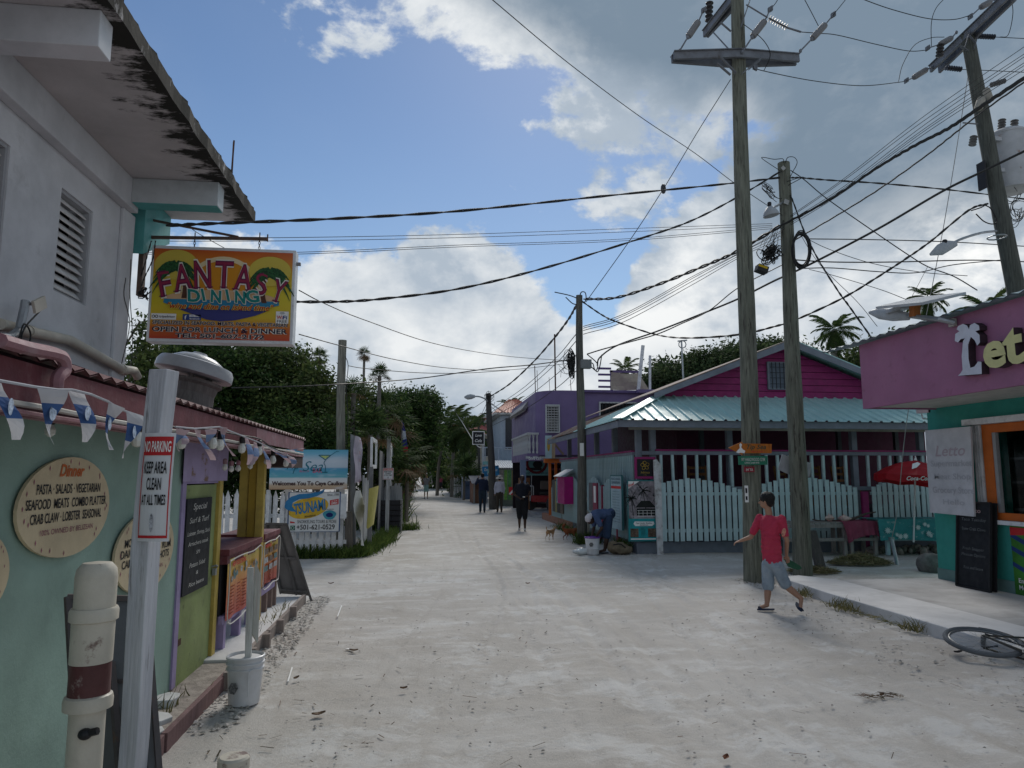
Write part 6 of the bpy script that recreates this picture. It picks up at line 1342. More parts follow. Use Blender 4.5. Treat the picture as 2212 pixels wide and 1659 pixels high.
# orange stall posts and surf sign beside the restaurant
Yo=26.5
r=empty('stall_frame',tuple(PY(1195,1100,Yo)),'orange timber stall frame at the far end of the restaurant','stall'); OR=paint('orange_paint')
for px in (1188,1201):
 p=PY(px,999,Yo+(0 if px==1188 else .6)); B().box((p.x-.045,p.y,0.2),(p.x+.045,p.y+.1,p.z)).build('post',OR,r)
p=PY(1175,991,Yo);q=PY(1198,1000,Yo); B().box((p.x,Yo-.1,q.z),(q.x+.3,Yo+.1,p.z)).build('beam',OR,r); B().box((p.x+.2,Yo-.2,p.z),(q.x+1.6,Yo+2.,p.z+.06)).build('roof_board',paint('grey_eave'),r)
B().bar(PY(1195,955,Yo),PY(1217,982,Yo),.12,.06).build('brace',wood('brown_brace',(.22,.16,.11)),r)
p=PY(1177,941,Yo-.2);q=PY(1191,990,Yo-.2); r=empty('surf_sign',tuple(q),'pale blue board with a gold surfboard standing on the orange stall','sign'); B().box((p.x,Yo-.3,q.z),(q.x,Yo-.25,p.z)).build('board',paint('pale_blue_board'),r); B().box((q.x+.02,Yo-.3,q.z),(q.x+.13,Yo-.2,p.z-.05)).build('post',wood('pale_brown_post',(.35,.26,.17)),r)
b=B(); b.add([((p.x+q.x)/2+.06*math.cos(t),Yo-.306,(p.z+q.z)/2+.07+.24*math.sin(t)) for t in [i*.4 for i in range(16)]],[tuple(range(16))[::-1]]); b.build('surfboard_print',mat('gold_print'),r)
# turquoise dive board under the house
r=empty('dive_board',tuple(PY(1150,1010,Yp+2)),'turquoise dive shop board with a black and red fish ring under the purple house','sign'); p=PY(1133,990,Yp+2);q=PY(1186,1027,Yp+2)
B().box((p.x,Yp+1.95,q.z),(q.x,Yp+2.,p.z)).build('board',paint('turquoise_board',(.16,.36,.36)),r)
c=PY(1159,1001,Yp+1.94); b=B(); ring=[(c.x+.42*math.cos(t),Yp+1.94,c.z+.40*math.sin(t)) for t in [i*2*math.pi/20 for i in range(21)]]; b.tube(ring,.06,5,caps=False); b.build('ring_print',mat('dark_red_print',(.12,.01,.015),var=0,bump=0),r); b=B(); b.disc((c.x+.05,Yp+1.93,c.z-.05),.22,.16,Xv,Zv); b.quad((p.x+.05,Yp+1.94,q.z+.22),(p.x+.75,Yp+1.94,q.z+.22),(p.x+.75,Yp+1.94,q.z+.34),(p.x+.05,Yp+1.94,q.z+.34)); b.build('fish_print',K_BLACK,r)
b=B(); b.text('BELIZE DIVING SERVICES',((p.x+q.x)/2,Yp+1.94,q.z+.06),Xv,Zv,.09,1.2); b.build('lettering',K_BLACK,r)
# golf cart
def cart():
 r=empty('golf_cart',(0,0,0),'red golf cart with a maroon canopy parked under the purple house','golf cart')
 RD=paint('red_cart_paint',(.30,.02,.025),rough=.35); L=lambda a,b_,c_:(a,b_,c_)
 B().box(L(-.45,-.6,.35),L(.55,-.1,.62)).build('body',RD,r,bevel=.03); B().box(L(-.50,-.15,.28),L(.60,1.6,.40)).build('chassis',K_GALV,r); B().box(L(-.45,1.5,.35),L(.55,2.2,.75)).build('body',RD,r,bevel=.04)
 B().box(L(-.42,.4,.45),L(.52,.95,.72)).build('seat',K_RUBBER,r,bevel=.03); B().box(L(-.40,-.08,.85),L(.50,.02,1.22)).build('seat_back',mat('brown_vinyl',(.07,.05,.045),rough=.5),r,bevel=.03); B().box(L(-.42,-.1,.62),L(.52,.35,.76)).build('seat',K_RUBBER,r,bevel=.03)
 b=B(); b.prism([L(-.75,-.75,1.66),L(.75,-.75,1.66),L(.85,-.75,1.72),L(.45,-.75,1.90),L(-.45,-.75,1.90),L(-.85,-.75,1.72)],(0,2.9,0)); b.build('canopy',paint('maroon_canopy',(.20,.07,.10),rough=.4),r,bevel=.02)
 for a_ in (-.5,.58):
  for b2 in (-.5,1.7): B().cyl(L(a_,b2,.6),L(a_,b2,1.68),.02,.02,6).build('pillar',K_GALV,r)
 for a_ in (-.62,.62):
  for b2 in (-.45,1.75):
   w=B().lathe(L(a_,b2,.29),[(.20,-.10),(.28,-.09),(.29,0),(.28,.09),(.20,.10)],20,Matrix.Rotation(math.pi/2,4,'Y')).build('wheel',TYRE,r); B().lathe(L(a_,b2,.29),[(.001,-.085),(.16,-.09),(.16,.09),(.001,.085)],14,Matrix.Rotation(math.pi/2,4,'Y')).build('rim',K_GALV,w)
 b=B(); b.tube([L(-.55,-.8,.80),L(-.3,-.8,.80),L(-.3,-.8,.40)],.025,6); b.tube([L(-.55,-.62,1.0),L(-.28,-.62,1.0),L(-.28,-.62,.62)],.02,6); b.build('rail',paint('white_rail',(.5,.5,.5)),r)
 return r
TYRE=mat('dusty_tyre2',(.06,.06,.06),rough=.9,var=.2); ct=cart(); g=PY(1186,1100,33.6); ct.location=(g.x,33.8,.05); ct.rotation_euler=(0,0,R(-52)); ct.scale=(1.12,1.12,1.15)
# shelves of crafts behind the walking man
r=empty('craft_shelf',tuple(PY(1135,1100,Yp+1.6)),'wooden shelf of crafts and shells behind the man in black','shelf'); WB=wood('brown_shelf_wood',(.20,.09,.04)); p=PY(1121,1035,Yp+1.6); q=PY(1143,1100,Yp+1.6)
for i in range(5): z=q.z+.2+i*.27; B().box((p.x,Yp+1.4,z),(q.x,Yp+1.8,z+.05)).build('shelf_board',WB,r)
for x in (p.x,q.x-.05): B().box((x,Yp+1.42,q.z),(x+.05,Yp+1.78,p.z)).build('upright',WB,r)
B().box((p.x,Yp+1.38,p.z-.12),(q.x,Yp+1.42,p.z+.06)).build('header',WB,r)
for i in range(12): B().ell((p.x+.12+random.random()*(q.x-p.x-.2),Yp+1.5,q.z+.3+.27*(i%4)),(.05,.05,.05),None,8,6).build('trinket',paint('pale_trinket',(.45,.45,.42)) if i%2 else MAG,r)
# stalls row: tin awnings, coloured cloths
def stall(px0,px1,py_roof,Y,label,wall,roofm,depth=2.5,hang=None):
 a=PY(px0,py_roof,Y);c=PY(px1,py_roof,Y); r=empty('market_stall',((a.x+c.x)/2,Y+1,0),label,'stall')
 b=B(); corrug(b,(a.x-.1,Y-.5,a.z-.12),(c.x+.1,Y-.5,a.z-.12),(a.x-.1,Y+depth,a.z+.35),(c.x+.1,Y+depth,a.z+.35),12,.02,1); b.add([(v[0],v[1],v[2]-.02) for v in b.v],[f[::-1] for f in b.f]); b.build('roof',roofm,r)
 B().box((a.x,Y+depth-.1,0),(c.x,Y+depth,a.z+.2)).build('back_wall',wall,r); B().box((a.x,Y,0),(a.x+.08,Y+depth-.1,a.z-.1)).build('side_wall',wall,r)
 for x in (a.x,c.x-.1): B().box((x,Y-.35,0),(x+.1,Y-.25,a.z-.15)).build('post',wood('grey_post_wood',(.20,.19,.18)),r)
 B().box((a.x+.1,Y+.1,.0),(c.x-.1,Y+.5,.85)).build('counter',wall,r)
 if hang:
  n=len(hang)
  for i,cn in enumerate(hang):
   x=a.x+.15+(c.x-a.x-.3)*i/n; B().box((x,Y-.3,.35),(x+(c.x-a.x-.3)/n*.8,Y-.27,a.z-.25)).build('hanging_cloth',mat('cloth_'+cn[0],cn[1],rough=.9,var=.3,scale=8),r)
 return r
W1=paint('grey_green_wall',(.18,.22,.20)); RW=paint('pale_tin',(.48,.50,.51),rough=.5)
stall(1066,1118,1006,40,'pale tin roofed stall hung with green and yellow cloths',W1,RW,2.5,[('grey',(.28,.27,.24)),('grey2',(.25,.24,.22)),('lime',(.16,.36,.08)),('green',(.10,.28,.10)),('olive',(.24,.22,.08))])
r=empty('diver_flag',tuple(PY(1098,1062,39.4)),'red dive flag with a white diagonal stripe hanging by the green cloths','flag'); Yf=39.4; p=PY(1099,1052,Yf);q=PY(1116,1069,Yf)
B().box((p.x,Yf,q.z),(q.x,Yf+.01,p.z)).build('cloth',K_RED,r); x1=q.x; B().prism([(p.x,Yf-.005,q.z+.06),(p.x+.08,Yf-.005,q.z),(x1,Yf-.005,p.z-.06),(x1-.08,Yf-.005,p.z)],(0,.002,0)).build('stripe',K_WPRINT,r)
stall(1022,1050,1040,44,'low brown stall with a turquoise side beyond the street lamp pole',wood('brown_stall_wall',(.16,.08,.05)),paint('grey_eave'),3)
stall(1002,1024,1035,52,'small blue fronted stall below the cafe sign',paint('blue_stall',(.16,.22,.36)),RW,3)
# blue sign over the street, cafe sign
p=PY(1042,1005,38);q=PY(1078,1030,38); r=empty('blue_shop_sign',((p.x+q.x)/2,38,q.z),'tilted bright blue sign with white script by the street lamp pole','sign'); B().obox(((p.x+q.x)/2,38,(p.z+q.z)/2),(q.x-p.x,.06,p.z-q.z-.08),Matrix.Rotation(R(-5),3,'Y')).build('board',mat('bright_blue_print',(.03,.20,.42),var=.3,scale=3,bump=0),r)
b=B(); b.text('Ocean Breeze',((p.x+q.x)/2,37.96,(p.z+q.z)/2),Xv,Zv,.16,.7,lift=.01,shear=.3); b.text('TOURS',((p.x+q.x)/2,37.96,(p.z+q.z)/2-.2),Xv,Zv,.1,.4,lift=.01); b.build('lettering',K_WPRINT,r)
p=PY(1022,933,47);q=PY(1045,959,47); r=empty('cafe_sign',((p.x+q.x)/2,47,q.z),'square black Love Cafe sign with a white edge hanging over the street','sign'); B().box((p.x-.05,47,q.z-.05),(q.x+.05,47.05,p.z+.05)).build('frame',K_WPRINT,r); B().box((p.x,46.97,q.z),(q.x,46.995,p.z)).build('board',K_BLACK,r)
b=B(); b.text('Love',((p.x+q.x)/2,46.96,(p.z+q.z)/2+.08),Xv,Zv,.2,.42,lift=.01,shear=.3); b.text('Cafe',((p.x+q.x)/2,46.96,q.z+.12),Xv,Zv,.2,.45,lift=.01,shear=.3); b.build('lettering',K_WPRINT,r)
B().box((q.x-.1,47.1,0),(q.x+.05,47.2,q.z+.1)).build('post',paint('grey_panel_back'),r)
# blue-white house with orange hip roof
def hiphouse(px0,px1,py_eave,py_ridge,Y,label,roofm,wall,z_floor=2.6,balcony=True,depth=7):
 a=PY(px0,py_eave,Y);c=PY(px1,py_eave,Y); rd=PY((px0+px1)/2,py_ridge,Y+depth/2); r=empty('two_storey_house',((a.x+c.x)/2,Y+depth/2,0),label,'house')
 x0,x1=a.x,c.x; ze=a.z; zr=rd.z; ov=.5
 e=[(x0-ov,Y-ov,ze),(x1+ov,Y-ov,ze),(x1+ov,Y+depth+ov,ze),(x0-ov,Y+depth+ov,ze)]; m1=(min(x0+depth/2,(x0+x1)/2-.3),Y+depth/2,zr); m2=(max(x1-depth/2,(x0+x1)/2+.3),Y+depth/2,zr)
 b=B(); corrug(b,e[0],e[1],m1,m2,16,.03,1); corrug(b,e[3],e[0],m1,m1,14,.03,1); b.add([e[1],e[2],m2],[(0,1,2)]); b.add([e[2],e[3],m1,m2],[(0,1,2,3)]); b.build('roof',roofm,r)
 B().box((x0-ov,Y-ov,ze-.14),(x1+ov,Y+depth+ov,ze-.02)).build('eave_board',paint('white_eave',(.45,.45,.44)),r)
 B().box((x0,Y,0),(x1,Y+depth,ze-.16)).build('wall',wall,r)
 wd=(x1-x0);
 for k in range(2):
  wx=x0+wd*(.12+.46*k); B().box((wx,Y-.03,z_floor+.85),(wx+wd*.28,Y-.005,ze-.35)).build('window',mat('dark_window_pane',(.03,.035,.04),rough=.2,var=.1,bump=0),r)
  B().box((wx-.06,Y-.06,z_floor+.78),(wx+wd*.28+.06,Y-.031,z_floor+.85)).build('sill',WTR,r)
 if balcony:
  B().box((x0-1.2,Y-1.3,z_floor-.2),(x1,Y-.001,z_floor)).build('balcony_slab',paint('turquoise_board'),r); s=None
  B().box((x0-1.2,Y-1.3,z_floor+.85),(x1,Y-1.24,z_floor+.92)).build('balcony_rail',wall,r); n=int((wd+1.2)/.28)
  for i in range(n):
   x=x0-1.15+i*(wd+1.2)/n
   if s is None: s=B().box((-.025,-.02,0),(.025,.02,.85)).build('baluster',wall,None); s.parent=r; s.location=Vector((x,Y-1.27,z_floor))-ORG[r.name]
   else: piece(s,'baluster',r,(x,Y-1.27,z_floor))
  for x in (x0-1.1,x0+wd*.5,x1-.1): B().box((x,Y-1.3,0),(x+.12,Y-1.18,z_floor-.2)).build('post',wall,r)
 return r
ORT=paint('orange_tin_roof',(.42,.12,.06),var=.15,rough=.5); BW=paint('pale_blue_house_paint',(.30,.36,.43))
hiphouse(1082,1163,892,863,47,'pale blue two-storey house with an orange hip roof beside the purple house',ORT,BW)
hiphouse(1018,1062,938,918,58,'house with a red tiled roof beyond the cafe sign',paint('red_tile_roof',(.30,.05,.04),var=.2),paint('cream_far_wall',(.40,.38,.33)),2.4,False)
hiphouse(1040,1060,900,892,75,'distant house with a pale grey roof behind the red tiled one',RW,paint('red_brown_far_wall',(.20,.09,.08)),2.6,False)
# yellow stall at the end of the street, far turquoise house
p=PY(923,1010,130);q=PY(945,1024,130); r=empty('yellow_banner_stall',((p.x+q.x)/2,130,0),'yellow fronted kiosk closing the far end of the street','kiosk'); B().box((p.x,130,q.z),(q.x,130.2,p.z)).build('banner',mat('yellow_banner',(.50,.34,.05),var=.3,scale=1,bump=0),r); B().box((p.x-1,130.3,0),(q.x+1,134,q.z)).build('body',DARKV,r); B().box((p.x-.6,129.5,p.z+.1),(q.x+.6,134,p.z+.3)).build('roof',paint('grey_eave'),r)
for x in (p.x,q.x): B().box((x-.1,130,0),(x+.1,130.2,q.z)).build('post',paint('yellow_paint'),r)
hiphouse(985,1003,985,972,85,'small turquoise house glimpsed among the coconut palms',paint('turquoise_board'),paint('turquoise_board'),2.4,False)
# white picket bits on the right side far away
r=empty('picket_fence',tuple(PY(985,1060,60)),'short white picket fence far down the right side of the street','fence'); s=None
for i in range(10):
 x=PY(978,1060,60).x+i*.13
 if s is None: s=B().box((-.04,-.02,0),(.04,.02,1.6)).build('picket',K_WHITE,None); s.parent=r; s.location=Vector((x,60,0))-ORG[r.name]
 else: piece(s,'picket',r,(x,60,0),(0,0,0),(1,1,1-.04*(i%3)))
# ---------------------------------------------------------------- LEFT corner: white picket fence and signs
def leftfence():
 Y=15.6; r=empty('picket_fence',(-4,Y,0),'white pointed picket fence behind the kiosk and below the bar banner','fence'); s=None
 m=B(); w=.046; m.prism([(-w,-.01,0),(w,-.01,0),(w,-.01,1.24),(0,-.01,1.38),(-w,-.01,1.24)],(0,.02,0)); x=-7.0
 while x<-1.7:
  if s is None: s=m.build('picket',K_WHITE,None); s.parent=r; s.location=Vector((x,Y,.03))-ORG[r.name]
  else: piece(s,'picket',r,(x,Y+random.uniform(-.008,.008),random.uniform(.0,.05)),(0,random.uniform(-.02,.02),0))
  x+=.1355
 for z in (.27,.82): B().box((-7,Y+.012,z),(-1.6,Y+.05,z+.08)).build('rail',K_WHITE,r)
 for x in (-6.9,-4.3,-2.9,-1.78): B().box((x,Y+.052,0),(x+.10,Y+.15,1.5)).build('post',K_WHITE,r)
 return r
leftfence()
def print_sign(name,label,px0,px1,py0,py1,Y,cat='sign'):
 a=PY(px0,py0,Y);c=PY(px1,py1,Y); r=empty(name,((a.x+c.x)/2,Y,c.z),label,cat); S=lambda u,v,d=0:Vector((a.x+u*(c.x-a.x),Y-.012-d,c.z+v*(a.z-c.z))); return r,S,c.x-a.x,a.z-c.z
r,S,W_,H=print_sign('bar_banner','blue sky and beach banner of the Tip Sea Beach Bar, Welcomes You To Caye Caulker',585,750,971,1057,15.5,'banner')
M=bpy.data.materials.new('beach_banner_print'); M.use_nodes=True; nt=M.node_tree; L_=nt.links; bs=nt.nodes['Principled BSDF']; bs.inputs['Roughness'].default_value=.4
tc=nt.nodes.new('ShaderNodeTexCoord'); sp=nt.nodes.new('ShaderNodeSeparateXYZ'); L_.new(tc.outputs['Object'],sp.inputs[0]); mr=nt.nodes.new('ShaderNodeMapRange'); L_.new(sp.outputs[2],mr.inputs[0]); mr.inputs[2].default_value=H
nz=nt.nodes.new('ShaderNodeTexNoise'); nz.inputs['Scale'].default_value=2.5; mpn=nt.nodes.new('ShaderNodeMapping'); mpn.inputs[3].default_value=(1,1,3.5); L_.new(tc.outputs['Object'],mpn.inputs[0]); L_.new(mpn.outputs[0],nz.inputs['Vector'])
cr=nt.nodes.new('ShaderNodeValToRGB'); L_.new(mr.outputs[0],cr.inputs[0]); e=cr.color_ramp.elements; e[0].color=(.42,.27,.16,1); e[1].color=(.08,.36,.50,1)
for p_,cc in ((.10,(.50,.38,.26,1)),(.17,(.62,.62,.60,1)),(.27,(.60,.64,.66,1)),(.31,(.10,.38,.46,1)),(.52,(.06,.30,.48,1)),(.56,(.45,.55,.64,1)),(.72,(.52,.60,.68,1)),(.9,(.16,.44,.60,1))): q=e.new(p_); q.color=cc
mx=nt.nodes.new('ShaderNodeMix'); mx.data_type='RGBA'; m2=nt.nodes.new('ShaderNodeMapRange'); L_.new(nz.outputs['Fac'],m2.inputs[0]); m2.inputs[1].default_value=.55; m2.inputs[2].default_value=.75; m2.inputs[4].default_value=.5; L_.new(m2.outputs[0],mx.inputs[0]); L_.new(cr.outputs[0],mx.inputs[6]); mx.inputs[7].default_value=(.60,.66,.72,1); L_.new(mx.outputs[2],bs.inputs['Base Color'])
B().box(S(0,0,-.01),S(1,1,.01)).build('banner_sheet',M,r)
TL=mat('teal_ink',(.02,.16,.22),var=.05,bump=0)
b=B(); b.text('Tip',S(.30,.50,.012),Xv,Zv,.34*H,.17*W_,shear=.45,bold=-.005); b.text('Sea',S(.55,.46,.012),Xv,Zv,.26*H,.26*W_,shear=.4,bold=-.005)
b.tube([S(.62,.86,.02),S(.78,.86,.02),S(.71,.74,.02),S(.62,.86,.02)],.008,4); b.tube(spl([S(.71,.74,.02),S(.69,.66,.02),S(.71,.58,.02),S(.71,.44,.02)],4),.006,4); b.tube([S(.67,.43,.02),S(.74,.43,.02)],.010,4); b.tube([S(.72,.78,.02),S(.85,.96,.02),S(.88,.96,.02)],.005,4); b.build('script_lettering',TL,r)
b=B(); b.quad(S(.64,.845,.015),S(.755,.845,.015),S(.71,.765,.015)); b.build('drink_print',mat('pale_green_print',(.45,.55,.20),var=.1,bump=0),r)
b=B(); b.text('BAR',S(.61,.42,.012),Xv,Zv,.11*H,.12*W_,bold=.02); b.text('BEACH',S(.44,.43,.012),Xv,Zv,.05*H,.12*W_); b.build('lettering',mat('pink_ink',(.50,.10,.18),var=.1,bump=0),r)
b=B(); b.text('Welcomes You To Caye Caulker',S(.5,.105,.012),Xv,Zv,.10*H,.93*W_,bold=.035); b.build('lettering',mat('brown_ink',(.05,.02,.02),var=0,bump=0),r)
B().bar(S(-.01,-.01,-.03),S(-.01,-.9,-.03),.07).build('support_post',K_WHITE,r)
r,S,W_,H=print_sign('tour_sign','hand-painted TSUNAMI Adventures snorkeling sign with a blue wave on the picket fence',625,733,1063,1148,15.48)
SB=mat('hand_painted_blue',(.02,.17,.36),rough=.5,var=.15,bump=0); YO=mat('hand_painted_yellow',(.58,.38,.03),rough=.5,var=.2,scale=4,bump=0,stain=((.50,.16,.01),3,.45,.7,.8))
B().box(S(0,0,-.01),S(1,1,.01)).build('board',mat('sign_white_board',(.62,.63,.62),var=.06,bump=0),r,bevel=.008)
fr=B();
for p_,q_ in ((S(0,0,.012),S(1,0,.012)),(S(1,0,.012),S(1,1,.012)),(S(1,1,.012),S(0,1,.012)),(S(0,1,.012),S(0,0,.012))): fr.bar(p_,q_,.022,.006)
fr.build('border',mat('navy_border',(.03,.07,.17),var=.2,bump=0),r)
T_=math.radians(12); ell=lambda cu,cv,ru,rv,d,n=28,a0=0,a1=6.283:[S(cu+(ru*math.cos(a)*math.cos(T_)-rv*math.sin(a)*math.sin(T_)*.7),cv+(ru*math.cos(a)*math.sin(T_)*1.3+rv*math.sin(a)*math.cos(T_)),d) for a in [a0+(a1-a0)*i/n for i in range(n)]]
b=B(); b.quad(*ell(.38,.60,.40,.26,.014)); b.build('sun_oval',YO,r)
b=B(); b.quad(S(-.08,.62,.018),S(-.06,.76,.018),S(.04,.88,.018),S(.20,.95,.018),S(.42,.97,.018),S(.60,1.02,.018),S(.70,1.08,.018),S(.66,.98,.018),S(.55,.90,.018),S(.38,.84,.018),S(.20,.82,.018),S(.08,.74,.018),S(.07,.64,.018),S(.16,.50,.018),S(.05,.52,.018),S(-.03,.56,.018)); b.build('wave_print',SB,r)
b=B(); U=Vector((1,0,.16)).normalized(); b.text('TSUNAMI',S(.43,.50,.018),U,Vector((-.16,0,1)),.27*H,.62*W_,shear=.15,bold=.03); b.build('lettering',SB,r)
b=B(); b.text('Adventures',S(.42,.375,.016),U,Zv,.055*H,.22*W_,bold=.01); b.text('Since...1999',S(.86,.90,.012),Xv,Zv,.065*H,.23*W_); b.text('SNORKELING TOURS & MORE',S(.56,.215,.012),Xv,Zv,.085*H,.76*W_); b.text('+501-621-0529',S(.54,.06,.012),Xv,Zv,.125*H,.74*W_,bold=.015); b.text('N2 from the BLUE HOLE',S(.80,.545,.012),Xv,Zv,.035*H,.16*W_); b.build('lettering',K_BLACK,r)
b=B(); b.quad(S(.80,.66,.013),S(.97,.69,.013),S(.97,.83,.013),S(.80,.79,.013)); b.quad(S(.04,.22,.013),S(.13,.22,.013),S(.13,.245,.013),S(.04,.27,.013)); b.build('red_panel',K_RED,r); b=B(); b.text('YES WE ARE',S(.885,.755,.014),U,Zv,.035*H,.12*W_); b.text('OPEN',S(.885,.69,.014),U,Zv,.055*H,.12*W_,bold=.02); b.build('lettering',K_WPRINT,r)
b=B(); b.quad(*[S(.80+.13*math.cos(a)*(1+.1*math.sin(3*a)),.42+.12*math.sin(a),.013) for a in [i*.35 for i in range(18)]]); b.build('reef_print',mat('reef_blue_print',(.06,.30,.38),var=.2,bump=0),r); b=B(); b.quad(*[S(.80+.07*math.cos(a),.42+.06*math.sin(a),.015) for a in [i*.45 for i in range(14)]]); b.build('hole_print',mat('deep_navy_print',(.01,.02,.12),var=0,bump=0),r)
b=B(); b.quad(S(.05,.04,.013),S(.14,.04,.013),S(.14,.16,.013),S(.05,.16,.013)); b.build('phone_logo',mat('dark_green_print',(.02,.12,.07),var=0,bump=0),r); b=B(); ring=[S(.095+.028*math.cos(a),.10+.036*math.sin(a),.016) for a in [i*.52 for i in range(13)]]; b.tube(ring,.004,4); b.build('phone_ring',K_WPRINT,r)
# white notice beside it
r,S,W_,H=print_sign('notice_board','small blank white notice beside the hand-painted tour sign',735,748,1067,1120,15.47); B().box(S(0,0,-.008),S(1,1,.004)).build('board',K_WHITE,r)
# corner post and patchwork fence along the street
GW=wood('grey_fence_wood',(.20,.20,.205)); WW=wood('washed_fence_wood',(.42,.43,.44),stain=((.20,.20,.20),4,.45,.7,.8))
def brd(name,label,poly,Y,th,m_,cat):
 P=[PY(x,y,Y) for x,y in poly]; return B().prism(P,(0,th,0)).build(name,m_,label=label,cat=cat)
brd('fence_post','thick grey corner post carrying the torn lilac banner',[(757,1177),(768,1177),(766,941),(757,937)],15.9,.12,GW,'post')
brd('fence_post','lower weathered post by the grass at the picket corner',[(744,1195),(762,1196),(760,1105),(745,1105)],15.75,.12,wood('weathered_brown_post',(.19,.17,.15)),'post')
XL=lambda px:PX(px,1100,-1.35)
# banner, torn sheet: hung in the street-parallel plane
def sheet(name,label,poly,X,m_,cat,folds=.03):
 P=[PX(x,y,X) for x,y in poly]; r=empty(name,tuple(sum(P,Vector())/len(P)),label,cat); n=8; vs=[]; a,b_,c_,d_=P
 for j in range(n+1):
  for i in range(n+1):
   u=i/n;v=j/n; p=a.lerp(b_,u).lerp(d_.lerp(c_,u),v); p.x+=folds*math.sin(v*7+u*3)*(.4+v*.6); vs.append(p)
 B().add(vs,[(j*(n+1)+i,j*(n+1)+i+1,(j+1)*(n+1)+i+1,(j+1)*(n+1)+i) for j in range(n) for i in range(n)]).build('sheet',m_,r); return r
s_=sheet('torn_banner','crumpled white and lilac banner on the corner post',[(766,1044),(781,1038),(781,947),(766,941)],-1.42,mat('lilac_banner_vinyl',(.45,.42,.50),rough=.4,var=.15,stain=((.26,.20,.38),1.5,.45,.7,.8)),'banner')
P=PX(773,1000,-1.39); b=B();
for i,(v,c_) in enumerate(((.42,1),(.18,0),(.02,0),(-.42,1))): b.text(('PROJECT','BEACH RECLAIM','CAYE CAULKER','2023')[i],(-1.36,P.y,P.z+v),Yv,Zv,.07,.45,lift=.01)
b.build('lettering',mat('red_brown_ink',(.25,.05,.06),var=0,bump=0),s_)
sheet('torn_sheet','torn white plastic sheet hanging from the patchwork fence into the grass',[(780,1178),(786,1180),(781,1058),(764,1060)],-1.25,mat('white_plastic_sheet',(.55,.58,.60),rough=.4,var=.1),'sheet',.06)
def plank_set(label,px0,px1,yt,yb,X,m_,n,jag=.1,lean=0):
 a=PX(px0,yb,X);c=PX(px1,yb,X); zt=PX(px0,yt,X).z; r=empty('board_fence',(X,(a.y+c.y)/2,0),label,'fence'); rg=random.Random(px0); s=None; w=abs(c.y-a.y)/n
 for i in range(n):
  z=zt*(1-rg.random()*jag)
  if s is None: s=B().box((-.012,-w*.46,0),(.012,w*.46,1.)).build('board',m_,None); s.parent=r; s.location=Vector((X,a.y+(c.y-a.y)*(i+.5)/n,0))-ORG[r.name]; s.scale=(1,1,z); s.rotation_euler=(lean,0,0)
  else: piece(s,'board',r,(X+rg.uniform(-.02,.02),a.y+(c.y-a.y)*(i+.5)/n,0),(lean+rg.uniform(-.02,.02),rg.uniform(-.02,.02),0),(1,1,z))
 return r
plank_set('narrow weathered grey and white boards beside the torn sheet',781,797,1020,1145,-1.36,WW,7,.18)
plank_set('tall ragged grey boards standing behind the parking notice',817,856,968,1100,-1.28,GW,9,.12)
r=empty('board_fence',(-1.2,23.4,0),'low whitewashed board fence rising behind the black planter','fence'); s=None; n=17; rg=random.Random(3)
for i in range(n):
 p=PY(811+57*(i+.5)/n,1053-9*i/n+rg.uniform(-3,3),23.4); w=.052
 if s is None: s=B().box((-w/2-.012,-.012,0),(w/2+.012,.012,1.)).build('board',WW,None); s.parent=r; s.location=Vector((p.x,23.4,0))-ORG[r.name]; s.scale=(.9,1,p.z)
 else: piece(s,'board',r,(p.x,23.4+rg.uniform(-.02,.02),0),(0,rg.uniform(-.01,.01),0),(.9,1,p.z))
# yellow corrugated sheet leaning
P=[PX(x,y,-1.05) for x,y in ((793,1142),(806,1132),(818,1049),(797,1056))]; b=B(); corrug(b,P[0],P[1],P[3],P[2],7,.025,1); b.build('tin_sheet',paint('yellow_green_tin',(.34,.30,.07)),label='leaning mustard yellow corrugated sheet on the patchwork fence',cat='sheet')
# empty window frame, surf board, second parking notice
r=empty('empty_window_frame',tuple(PX(807,1008,-1.2)),'empty white window frame propped upright on the patchwork fence','frame'); P=[PX(x,y,-1.2) for x,y in ((802,1008),(812,1008),(813,955),(803,948))]
for i in range(4): B().bar(P[i],P[(i+1)%4],.05,.09).build('frame_bar',K_WHITE,r)
B().bar(P[0],Vector((P[0].x,P[0].y,0)),.09).build('post',GW,r)
P=[PX(x,y,-1.05) for x,y in ((842,1050),(849,1046),(848,975),(844,956),(841,958),(843,985))]; B().prism(P,(.03,0,0)).build('surfboard',K_WHITE,label='pale pointed surfboard shape standing among the grey boards',cat='surfboard')
c=PX(837,1036,-.98); a_=Matrix.Rotation(R(-25),3,'Z'); c=PY(838,1036,20.2); nopark('small far NO PARKING notice on the whitewashed boards',c,Xv,Zv,Vector((0,-1,0)),.30,.32,0.)
B().box((c.x-.05,c.y+.012,0),(c.x+.05,c.y+.06,c.z+1.2)).build('sign_post',WW,label='pale post behind the far parking notice',cat='post')
# black planter of stacked sleepers
r=empty('planter_crate',(-1.,22,0),'black slatted planter crate on the sand at the end of the patchwork fence','crate'); BKW=wood('black_stained_timber',(.035,.035,.04),stain=((.2,.2,.2),9,.6,.75,.6)); a=PY(813,1150,22);c=PY(868,1078,22)
h=(c.z-.03)/6
for i in range(6):
 z=.02+i*h; B().box((a.x,22,z),(c.x-.08,22.05,z+h*.86)).build('board',BKW,r,bevel=.004); B().box((c.x-.05,22.02,z+.01),(c.x,23.2,z+h*.86)).build('board',wood('grey_sleeper',(.16,.16,.16)),r)
for x in (a.x,c.x-.1): B().box((x,22.051,0),(x+.06,22.10,6*h)).build('corner_post',BKW,r)
B().box((a.x+.02,22.1,.02),(c.x-.06,23.1,6*h-.1)).build('soil',mat('dark_soil',(.04,.03,.025),rough=1),r)
